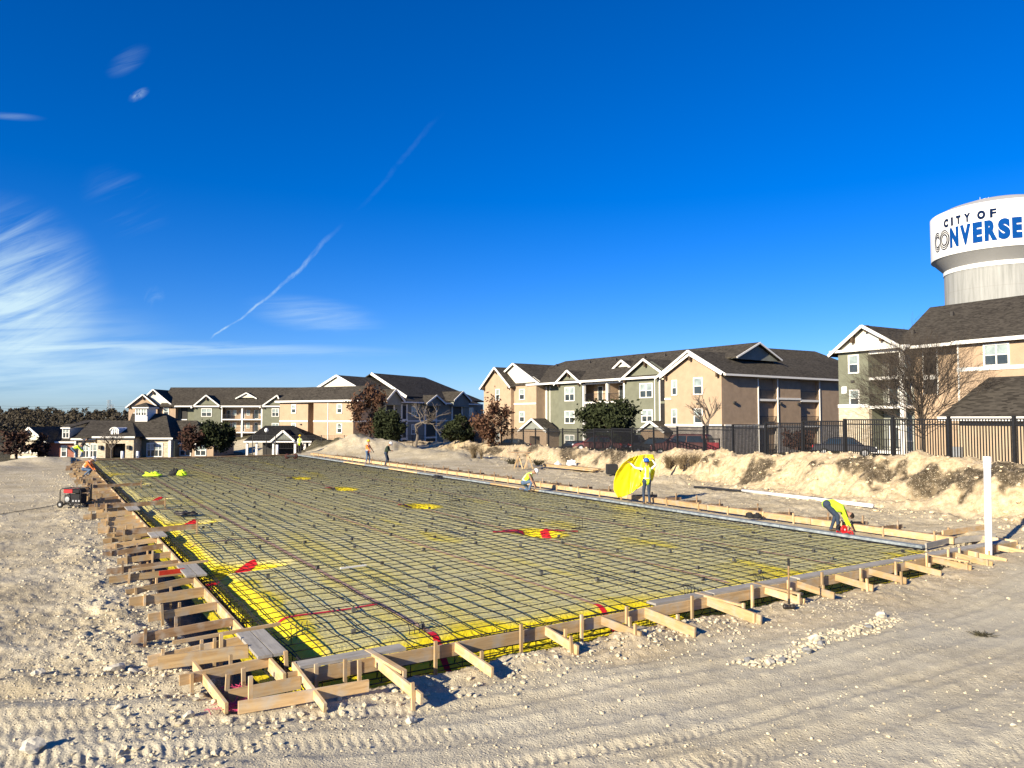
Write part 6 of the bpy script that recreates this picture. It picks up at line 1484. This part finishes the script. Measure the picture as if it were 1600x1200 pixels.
PRINT = pm('black_print', (0.02, 0.02, 0.02), .1, 8, .6)
for (s0, t0) in [(.60, .02), (.62, .40), (.63, .72)]:
    for k in range(4):
        mb = MB(); q = [shpt(s0 + .09 * a_, t0 + .035 * (k + b_), .012) for a_, b_ in ((0, .1), (1, .1), (1, .75), (0, .75))]
        if k == 1: q = [shpt(s0 + .06 * a_, t0 + .035 * (k + b_), .012) for a_, b_ in ((0, .1), (1, .1), (1, .75), (0, .75))]
        mb.add(q, [(0, 1, 2, 3)]).build('print_mark', PRINT, ysh)

# ------------------------------------------------------------------ tools and site things
HANDLE = wood('hickory_handle', (0.22, 0.13, 0.06), (0.36, 0.23, 0.12)); IRONH = pm('hammer_steel', (0.05, 0.045, 0.042), .3, 20, .5, metal=.6)
P = gnd(1233, 953, -.17); P.z = hz(P.x, P.y, True)
sh_ = empty('sledgehammer', P, 0, 'sledgehammer standing on its head before the front form', 'sledgehammer')
MB().lathe([(.001, -.105), (.040, -.105), (.046, -.09), (.046, -.05), (.038, -.03), (.038, .03), (.046, .05), (.046, .09), (.040, .105), (.001, .105)], 8, axis='x').build('head', IRONH, sh_, Matrix.Translation((P.x, P.y, P.z + .045)))
MB().tube([(P.x, P.y, P.z + .04), (P.x, P.y, P.z + .5), (P.x + .005, P.y, P.z + .93)], [.019, .016, .018], 10).build('handle', HANDLE, sh_, None, True)
MB().tube([(P.x + .004, P.y, P.z + .80), (P.x + .005, P.y, P.z + .935)], .022, 10).build('grip', BLACKC, sh_); MB().tube([(P.x, P.y, P.z + .09), (P.x, P.y, P.z + .19)], .024, 10).build('collar', IRONH, sh_)
PVC = pm('white_pvc', (0.80, 0.80, 0.78), .04, 3, .4)
P = gnd(1545, 868, -.2); P.z = -.3
pp = empty('standing_pipe', P, 0, 'tall white plastic pipe standing upright at the right of the pad', 'pipe')
rp = 4.9 * P.y / FPX; ht = 152 * P.y / FPX + .1
MB().lathe([(rp, 0), (rp, ht), (rp * .85, ht), (rp * .85, ht - .3)], 20).build('pipe', PVC, pp, Matrix.Translation(P) @ Matrix.Rotation(R(.6), 4, 'Y'), True); MB().lathe([(rp * 1.02, ht - .30), (rp * 1.16, ht - .28), (rp * 1.16, ht + .012), (rp * .9, ht + .014)], 20).build('socket', PVC, pp, Matrix.Translation(P) @ Matrix.Rotation(R(.6), 4, 'Y'), True)
p, q = gnd(1160, 768, .02), gnd(1364, 791, .12); p.z, q.z = hz(p.x, p.y) + .09, hz(q.x, q.y) + .09; tag(MB().tube([p, q], .075, 14).build('lying_pipe', PVC, None, None, True), 'long white plastic pipe lying at the foot of the bank', 'pipe')
BPIPE = pm('black_pipe', (0.025, 0.025, 0.027), .2, 5, .5); p, q = gnd(1085, 759, .0), gnd(1300, 781, .15); pts = [p.lerp(q, k / 8) for k in range(9)]; pts = [Vector((v.x, v.y, hz(v.x, v.y, True) + .05)) for v in pts]; tag(MB().tube(pts, .06, 12).build('lying_pipe', BPIPE, None, None, True), 'long black pipe behind the white pipe at the foot of the bank', 'pipe')
for (u, v, h, lab) in [(433, 709, 14, 'white pipe stub standing at the far end of the pad'), (191, 714, 9, 'left white pipe stub standing before the clubhouse entry'), (215, 713, 8, 'right white pipe stub standing right of the clubhouse entry')]:
    P = gnd(u, v, -.1); k = P.y / FPX; o = MB().tube([P - Vector((0, 0, .3)), P + Vector((0, 0, h * k))], .13, 10).build('pipe_stub', PVC, None, None, True); tag(o, lab, 'pipe')
# red saw
SAWR = pm('red_tool', (0.55, 0.015, 0.02), .1, 10, .4)
P = gnd(1319, 834, -.14); root = empty('circular_saw', P, 0, 'red and black circular saw on the walkway under the bent worker', 'saw'); F_ = Matrix.Translation(P + Vector((0, 0, .13))) @ Matrix.Rotation(R(25), 4, 'Z')
MB().lathe([(.001, -.03), (.12, -.03), (.13, -.015), (.13, .015), (.12, .03), (.001, .03)], 20, axis='y').build('guard', SAWR, root, F_); MB().lathe([(.001, 0), (.05, 0), (.055, .04), (.05, .18), (.001, .18)], 14, c=(.0, .03, .02), axis='y').build('motor', BLACKC, root, F_)
MB().tube([(-.08, .06, .08), (-.16, .06, .15), (-.24, .06, .10), (-.26, .06, .0)], .024, 8).build('handle', BLACKC, root, F_); MB().box(-.17, .17, -.10, .14, -.115, -.105).build('shoe', PY, root, F_); MB().lathe([(.001, -.034), (.03, -.034), (.03, -.03)], 12, axis='y').build('hub', PVC, root, F_)
# hose coil drawn as a thick red lead around it
mb = MB(); pts = [P + Vector((math.cos(t) * .24, math.sin(t) * .12 - .05, .03 + .05 * math.sin(3 * t))) for t in [k * .3 for k in range(22)]]; tag(mb.tube(pts, .022, 6).build('power_lead', SAWR, None, None, True), 'coiled red lead lying round the circular saw', 'cord')
# generator
P = gnd(117, 793, -.22); P.z = hz(P.x, P.y, True); gen = empty('generator', P, 0, 'red and black portable generator in a tube frame left of the pad', 'generator')
k = P.y / FPX; Wd, Hg = 36 * k * .97, 29 * k; Mg = Matrix.Translation(P) @ Matrix.Rotation(R(-8), 4, 'Z'); RUB = pm('black_rubber', (0.015, 0.015, 0.015), .2, 10, .8)
x0, x1, y0, y1, b0, t0 = -Wd / 2, Wd / 2, -.27, .27, .13, Hg * 1.02
for yv in (y0, y1):
    MB().tube([(x0, yv, b0), (x0, yv, t0 - .08), (x0 + .06, yv, t0), (x1 - .06, yv, t0), (x1, yv, t0 - .08), (x1, yv, b0), (x0, yv, b0)], .019, 8).build('frame_loop', IRON, gen, Mg, True)
for xv, zv in ((x0, b0), (x1, b0), (x0 + .08, t0), (x1 - .08, t0)): MB().tube([(xv, y0, zv), (xv, y1, zv)], .017, 8).build('cross_tube', IRON, gen, Mg, True)
tk = MB(); tk.box(x0 + .10, x1 - .10, y0 + .05, y1 - .05, t0 - .19, t0 - .03); o = tk.build('fuel_tank', BLACKC, gen, Mg); MB().box(x0 + .13, x0 + .5, y0 + .035, y1 - .08, t0 - .17, t0 - .015).build('side_cover', SAWR, gen, Mg); bv = o.modifiers.new('b', 'BEVEL'); bv.width = .05; bv.segments = 3; MB().lathe([(.04, 0), (.04, .03), (.001, .035)], 12, c=(0, 0, t0 - .03)).build('fuel_cap', IRON, o, Mg)
o = MB().box(x0 + .10, -.05, y0 + .08, y1 - .08, b0 + .03, t0 - .24).build('engine', IRON, gen, Mg); bv = o.modifiers.new('b', 'BEVEL'); bv.width = .03; MB().lathe([(.001, 0), (.10, 0), (.10, -.04), (.001, -.05)], 16, c=(x0 + .28, y0 + .08, b0 + .22), axis='y').build('recoil_starter', PY, o, Mg)
o = MB().box(-.03, x1 - .10, y0 + .06, y1 - .06, b0 + .03, t0 - .22).build('control_panel', BLACKC, gen, Mg)
for j in range(3): MB().box(.05 + j * .13, .12 + j * .13, y0 + .045, y0 + .058, b0 + .12, b0 + .19).build('outlet', PY, o, Mg)
MB().lathe([(.001, 0), (.07, 0), (.07, .22), (.001, .22)], 12, c=(x1 - .32, y1 - .15, b0 + .3), axis='x').build('muffler', PY, gen, Mg)
for yv in (y0 - .05, y1 + .01):
    w_ = MB().lathe([(.06, 0), (.13, 0), (.14, .01), (.14, .05), (.13, .06), (.06, .06)], 18, c=(x0 + .03, yv, .14), axis='y').build('wheel', RUB, gen, Mg, True); MB().lathe([(.001, .005), (.062, .005), (.062, .055), (.001, .055)], 14, c=(x0 + .03, yv, .14), axis='y').build('hub', PY, w_, Mg)
for yv in (y0 + .05, y1 - .05): MB().box(x1 - .12, x1 - .06, yv - .02, yv + .02, 0, b0).build('foot', RUB, gen, Mg)
pts = [gnd(102, 787, -.2), gnd(60, 793, -.2), gnd(0, 802, -.2), gnd(-60, 806, -.2)]; tag(MB().tube([Vector((q.x, q.y, hz(q.x, q.y, True) + .02)) for q in pts], .012, 6).build('power_lead', BLACKC), 'thin black lead running left from the generator', 'cord')
# black post stand beside it
P = gnd(142, 787, -.2); P.z = hz(P.x, P.y); root = empty('post_stand', P, 0, 'black upright post on a splayed stand behind the generator', 'stand')
MB().tube([P, P + Vector((0, 0, .85))], .035, 8).build('post', IRON, root)
for a_ in (0.3, 2.4, 4.5): MB().tube([P + Vector((0, 0, .25)), P + Vector((math.cos(a_) * .42, math.sin(a_) * .42, .02))], .025, 6).build('leg', IRON, root)
# clothing and bags dropped on the rebar
def heap(u, v, w, h, m_, lab, cat, seed):
    P = gnd(u, v, -.04); bm = bmesh.new(); bmesh.ops.create_icosphere(bm, subdivisions=4, radius=1)
    for vv in bm.verts:
        c = vv.co; n_ = float(fbm(np.array(c.x * 1.6 + seed * 7), np.array(c.y * 1.6 + c.z), 4, seed)); n2_ = float(fbm(np.array(c.x * 4 + seed), np.array(c.y * 4 + c.z * 2), 3, seed + 9))
        vv.co = Vector((c.x * w * (1 + .7 * n_), c.y * w * .6 * (1 + .7 * n_), max(-.15, c.z) * h * (1 + 1.3 * n_ + .6 * n2_)))
    me = bpy.data.meshes.new(cat); bm.to_mesh(me); bm.free(); me.materials.append(m_); me.polygons.foreach_set('use_smooth', [True] * len(me.polygons)); tag(link(cat.replace(' ', '_'), me, Matrix.Translation(P)), lab, cat)
heap(240, 743, .50, .16, LIME, 'crumpled lime vest lying on the rebar at the far left', 'jacket', 3); heap(272, 741, .24, .26, BLACKC, 'black bag on the rebar beside a lime bundle', 'bag', 5); heap(284, 742, .26, .20, LIME, 'small lime bundle right of the black bag', 'jacket', 6)
heap(684, 746, .28, .12, BLACKC, 'black bag lying by the right ledge', 'bag', 8); heap(1178, 808, .22, .12, BLACKC, 'dark bag on the right walkway near the bent worker', 'bag', 9); heap(290, 803, .45, .10, IRONH, 'small pile of tie wire on the rebar near the left edge', 'wire pile', 12)
P = gnd(455, 717, -.04); root = empty('tie_wire_reel', P, 0, 'dark red reel standing on the rebar at the far end', 'reel')
for s_ in (-1, 1): MB().lathe([(.05, -.02), (.22, -.02), (.22, .02), (.05, .02), (.05, -.02)], 18, c=(s_ * .35, 0, .22), axis='y').build('wheel', pm('rust_red%d' % s_, (0.045, 0.014, 0.012), .3, 8, .8), root, Matrix.Translation(P), True)
MB().tube([P + Vector((-.35, 0, .22)), P + Vector((.35, 0, .22))], .1, 8).build('axle', IRON, root)
tag(board('loose_lath', gnd(532, 888, .0), gnd(572, 883, .0), .03, .05, WSHIRT), 'short white lath lying on the rebar', 'lath')
# saw table, lumber stacks and rubbish below the bank
P0, P1 = gnd(796, 728, -.1), gnd(832, 729, -.1); root = empty('work_table', P0, 0, 'makeshift brown work table on sawhorses below the bank', 'table'); zt = CAMZ - (706.5 - 653) * P0.y / FPX
board('tabletop', Vector((P0.x - .2, P0.y, zt)), Vector((P1.x, P0.y, zt)), .05, .7, WOODB, root)
for u in (809, 823):
    c = gnd(u, 728, -.1); board('leg', Vector((c.x, P0.y - .2, -.2)), Vector((c.x, P0.y - .2, zt - .03)), .09, .12, WOODB, root, up=(1, 0, 0))
for j, u in enumerate((812, 828)):
    c = gnd(u, 731, -.1); r2_ = empty('sawhorse', c, 0, ('left', 'right')[j] + ' small pale sawhorse below the brown work table', 'sawhorse'); hh = .8
    MB().bar(c + Vector((-.1, -.4, hh)), c + Vector((-.1, .4, hh)), .09, .12).build('beam', WOOD, r2_)
    for sx_ in (-1, 1):
        for sy_ in (-.3, .3): MB().bar(c + Vector((-.1 + sx_ * .04, sy_, hh)), c + Vector((-.1 + sx_ * .3, sy_, -.05)), .05, .08).build('leg', WOOD, r2_)
for j, (u0, v0, u1, v1, n) in enumerate([(850, 729, 930, 737, 6), (905, 733, 950, 736, 3)]):
    p, q = gnd(u0, v0, -.1), gnd(u1, v1, -.1)
    for k in range(n):
        o_ = Vector((.05 * (k % 3), .22 * (k % 3), .06 + .09 * (k // 3))); tag(board('lumber', p + o_, q + o_ + Vector((rnd.uniform(-.3, .3), 0, 0)), .085, .19, WOOD), 'pale board in the %s lumber stack, %s from the camera in its %s layer' % (('long left', 'short right')[j], ordn(k % 3 + 1), ('bottom', 'top')[k // 3]), 'lumber', 'lumber stacks')
heap(893, 726, .35, .28, PVC, 'white plastic rubbish heap below the bank', 'rubbish', 21); heap(872, 727, .25, .2, PVC, 'small white rubbish below the bank left of the heap', 'rubbish', 22)
P = gnd(956, 741, -.1); o = MB().box(-.35, .35, -.3, .3, 0, .62).build('tool_box', BLACKC, None, Matrix.Translation(P)); bv = o.modifiers.new('b', 'BEVEL'); bv.width = .04; tag(o, 'black box by the lumber left of the yellow sheet', 'box')
for k, (u, v, w) in enumerate([(800, 725, .9), (840, 727, .8), (930, 724, 1.2), (972, 724, 1.0)]):
    c = gnd(u, v, -.05); mb = MB(); r_ = random.Random(k + 40); twigs(mb, c, 50, .45, w, .02, r_); tag(mb.build('brush_pile', WEED), 'pile of dark cleared brush below the bank, %s from the left' % ordn(k + 1), 'brush', 'brush piles')
p = gnd(1028, 747, 0); tag(board('prop_board', p, p + Vector((.25, .2, 1.35)), .12, .04, WOOD, up=(0, 1, 0)), 'pale board leaning against the bank right of the yellow sheet', 'board')
# red barrier, bin, cabinet
p, q = fpt(64), fpt(49); z_ = .85
REDB = pm('red_barrier', (0.30, 0.015, 0.02), .2, 4, .5)
P = Vector(((1113 - 800) * 52 / FPX, 52, 0)); P.z = hz(P.x, P.y) + .1; root = empty('red_sign', P, 0, 'red sign in a black frame behind the fence by the tan gable', 'sign')
MB().box(-.45, .45, -.02, .02, .15, 1.0).build('panel', pm('red_panel', (0.45, 0.06, 0.07), .15, 4, .6), root, Matrix.Translation(P))
for xv in (-.47, .47): MB().box(xv - .04, xv + .04, -.04, .04, -.3, 1.3).build('post', IRON, root, Matrix.Translation(P))
MB().box(-.43, .43, -.035, .035, 1.2, 1.28).build('bar', IRON, root, Matrix.Translation(P))
P = Vector(((1497 - 800) * 36 / FPX, 36.0, 1.15)); P = Gr.P + Gr.X * Gr.x(1497, .5, 705); P.z = Gr.z(1497, 714, .5); root = empty('utility_cabinet', P, 0, 'small grey utility cabinet on the garage wall behind the fence', 'cabinet'); Mc = Matrix.Translation(P) @ Matrix.Rotation(R(90 - 152), 4, 'Z') @ Matrix.Translation((0, .5, 0))
MB().box(-.28, .28, -.22, -.005, 0, .5).build('case', PY, root, Mc); MB().box(-.24, .24, -.24, -.222, .05, .45).build('door', PY, root, Mc)
# lamp post by the pavilion
P = Vector(((417 - 800) * 100 / FPX, 100, -3)); root = empty('lamp_post', P, 0, 'slim lamp post with white globe before the pavilion', 'lamp post'); MB().tube([P, P + Vector((0, 0, 4.6))], .06, 8).build('pole', IRON, root); MB().ball((P.x, P.y, 4.75 - 3), .26, .26, .3, 14).build('globe', PVC, root, None, True)

# ------------------------------------------------------------------ cars
TYRE = RUB; RIM = pm('alloy_rim', (0.35, 0.35, 0.36), .1, 5, .35, metal=.8); CGL = glass('car_glass', (0.02, 0.035, 0.05), .05); TAIL = pm('tail_lamp', (0.45, 0.01, 0.012), .1, 5, .3); HEADL = pm('head_lamp', (0.65, 0.66, 0.68), .05, 5, .2)
def paint(name, col):
    m = pm(name, col, .06, 2, .45, spec=.25); m.node_tree.nodes['Principled BSDF'].inputs['Coat Weight'].default_value = .15; return m
def car(x, y, yaw, L, Hc, pt, lab, kind='sedan', cat='car'):
    z = hz(x, y); root = empty({'pickup': 'pickup_truck', 'suv': 'parked_suv'}.get(kind, 'parked_car'), (x, y, z), 0, lab, cat, 'cars parked behind the fence'); M = Matrix.Translation((x, y, z)) @ Matrix.Rotation(yaw, 4, 'Z')
    Wc = 1.8; h = Hc
    low = [(-.5, .28), (-.5, .52), (-.47, .60), (-.30, .63), (.18, .62), (.40, .56), (.49, .46), (.5, .26)] if kind != 'suv' else [(-.5, .30), (-.5, .60), (-.48, .64), (-.2, .65), (.22, .64), (.44, .58), (.5, .46), (.5, .28)]
    if kind == 'pickup': low = [(-.5, .32), (-.5, .62), (-.1, .64), (.2, .64), (.45, .60), (.5, .48), (.5, .30)]
    cab = {'sedan': [(-.36, .60), (-.22, .95), (-.12, 1.0), (.08, 1.0), (.14, .96), (.30, .60)], 'suv': [(-.48, .62), (-.44, .94), (-.38, 1.0), (.06, 1.0), (.12, .96), (.27, .62)], 'pickup': [(-.12, .62), (-.10, .96), (-.07, 1.0), (.10, 1.0), (.14, .96), (.26, .62)]}[kind]
    def shell(poly, w0, w1):
        zmin, zmax = min(p[1] for p in poly), max(p[1] for p in poly); n = len(poly); vs = []
        for sgn in (-1, 1):
            for px_, pz_ in poly: t = (pz_ - zmin) / (zmax - zmin); vs.append((px_ * L, sgn * (w0 + (w1 - w0) * t) / 2, pz_ * h))
        return MB().add(vs, [tuple(range(n)), tuple(range(2 * n - 1, n - 1, -1))] + [(i_, i_ + n, (i_ + 1) % n + n, (i_ + 1) % n) for i_ in range(n)])
    o = shell(low, Wc, Wc * .94).build('body', pt, root, M, fix=True); bv = o.modifiers.new('b', 'BEVEL'); bv.width = .07; bv.segments = 3; bv.limit_method = 'ANGLE'; bv.angle_limit = .3
    o2 = shell(cab, Wc * .92, Wc * .70).build('cabin', pt, root, M, fix=True); bv = o2.modifiers.new('b', 'BEVEL'); bv.width = .05; bv.segments = 2
    zl, zh = .66 * h, .93 * h; xs_ = [p[0] for p in cab]; xb0, xf0 = cab[0][0] * L, cab[-1][0] * L
    for sgn in (-1, 1):
        for (a0, a1) in ((.12, .47), (.51, .86)):
            xa, xb = xb0 + (xf0 - xb0) * a0, xb0 + (xf0 - xb0) * a1; tl = .12 * L * (1 if a0 < .3 else 0) * .35; tr_ = .12 * L * (0 if a0 < .3 else 1) * .7
            y0_, y1_ = sgn * (Wc * .92 / 2 * .985 + .012), sgn * (Wc * .75 / 2 + .012); MB().add([(xa, y0_, zl), (xb, y0_, zl), (xb - tr_, y1_, zh), (xa + tl, y1_, zh)], [(0, 1, 2, 3) if sgn < 0 else (3, 2, 1, 0)]).build('side_window', CGL, o2, M)
    for (pa, pb, nm) in ((cab[0], cab[1], 'rear_window'), (cab[-1], cab[-2], 'windscreen')):
        sg = -1 if nm == 'rear_window' else 1; q0 = (pa[0] + (pb[0] - pa[0]) * .12, pa[1] + (pb[1] - pa[1]) * .12); q1 = (pa[0] + (pb[0] - pa[0]) * .92, pa[1] + (pb[1] - pa[1]) * .92)
        MB().add([(q0[0] * L + sg * .02, -Wc * .42, q0[1] * h), (q0[0] * L + sg * .02, Wc * .42, q0[1] * h), (q1[0] * L + sg * .02, Wc * .34, q1[1] * h + .012), (q1[0] * L + sg * .02, -Wc * .34, q1[1] * h + .012)], [(0, 1, 2, 3)]).build(nm, CGL, o2, M)
    for sgn in (-1, 1):
        MB().box(-.505 * L, -.47 * L, sgn * .72 - .14, sgn * .72 + .14, .46 * h, .57 * h).build('tail_light', TAIL, root, M); MB().box(.47 * L, .502 * L, sgn * .66 - .16, sgn * .66 + .16, .42 * h, .50 * h).build('headlight', HEADL, root, M)
        for fx_ in (-.31, .31):
            w_ = MB().lathe([(.20, -.10), (.31, -.10), (.335, -.07), (.335, .07), (.31, .10), (.20, .10)], 22, c=(fx_ * L, sgn * (Wc / 2 - .08), .335), axis='y').build('wheel', TYRE, root, M, True); MB().lathe([(.001, sgn * .09), (.20, sgn * .085), (.21, sgn * .10), (.21, -sgn * .09)], 16, c=(fx_ * L, sgn * (Wc / 2 - .08), .335), axis='y').build('rim', RIM, w_, M)
    MB().box(-.51 * L, -.5 * L, -.26, .26, .36 * h, .44 * h).build('number_plate', WHITE, root, M)
    if kind == 'pickup': MB().box(-.49 * L, -.14 * L, -.78, .78, .60 * h, .655 * h).build('bed', BLACKC, root, M)
def cx(u, y): return (u - 800) * y / FPX
BLK = paint('black_car_paint', (0.006, 0.007, 0.009)); RDP = paint('red_car_paint', (0.08, 0.004, 0.005)); DRD = paint('dark_red_car_paint', (0.07, 0.005, 0.006)); NVY = paint('navy_car_paint', (0.006, 0.008, 0.018))
car(cx(1318, 58), 58, R(-25), 4.6, 1.5, NVY, 'dark navy sedan parked behind the fence before the green gable')
car(cx(1066, 55), 55, R(150), 4.5, 1.7, RDP, 'red suv parked behind the fence beside the dry brush', 'suv')
car(cx(1028, 62), 62, R(140), 4.5, 1.45, BLK, 'black sedan parked left of the red suv')
car(cx(988, 66), 66, R(60), 5.2, 1.8, BLK, 'black pickup truck parked near the evergreen', 'pickup', 'truck')
car(cx(938, 64), 64, R(148), 4.6, 1.4, DRD, 'dark red sedan parked under the evergreen')
car(cx(900, 76), 76, R(140), 4.5, 1.45, BLK, 'black sedan parked left of the evergreen')
car(cx(800, 92), 92, R(150), 4.5, 1.45, BLK, 'black sedan parked by the left porch of the middle building')
# red construction barrier lying along the bank top
tag(board('barrier_rail', Vector((cx(930, 59), 59, CAMZ - (706 - 653) * 59 / FPX)), Vector((cx(1003, 54), 54, CAMZ - (710 - 653) * 54 / FPX)), .14, .12, REDB), 'low red rail along the bank top before the parked cars', 'rail')
tag(board('barrier_board', Vector((cx(925, 58), 58, CAMZ - (716 - 653) * 58 / FPX)), Vector((cx(1052, 50), 50, CAMZ - (722 - 653) * 50 / FPX)), .55, .05, WOOD), 'pale plywood edge facing the site below the red rail', 'board')
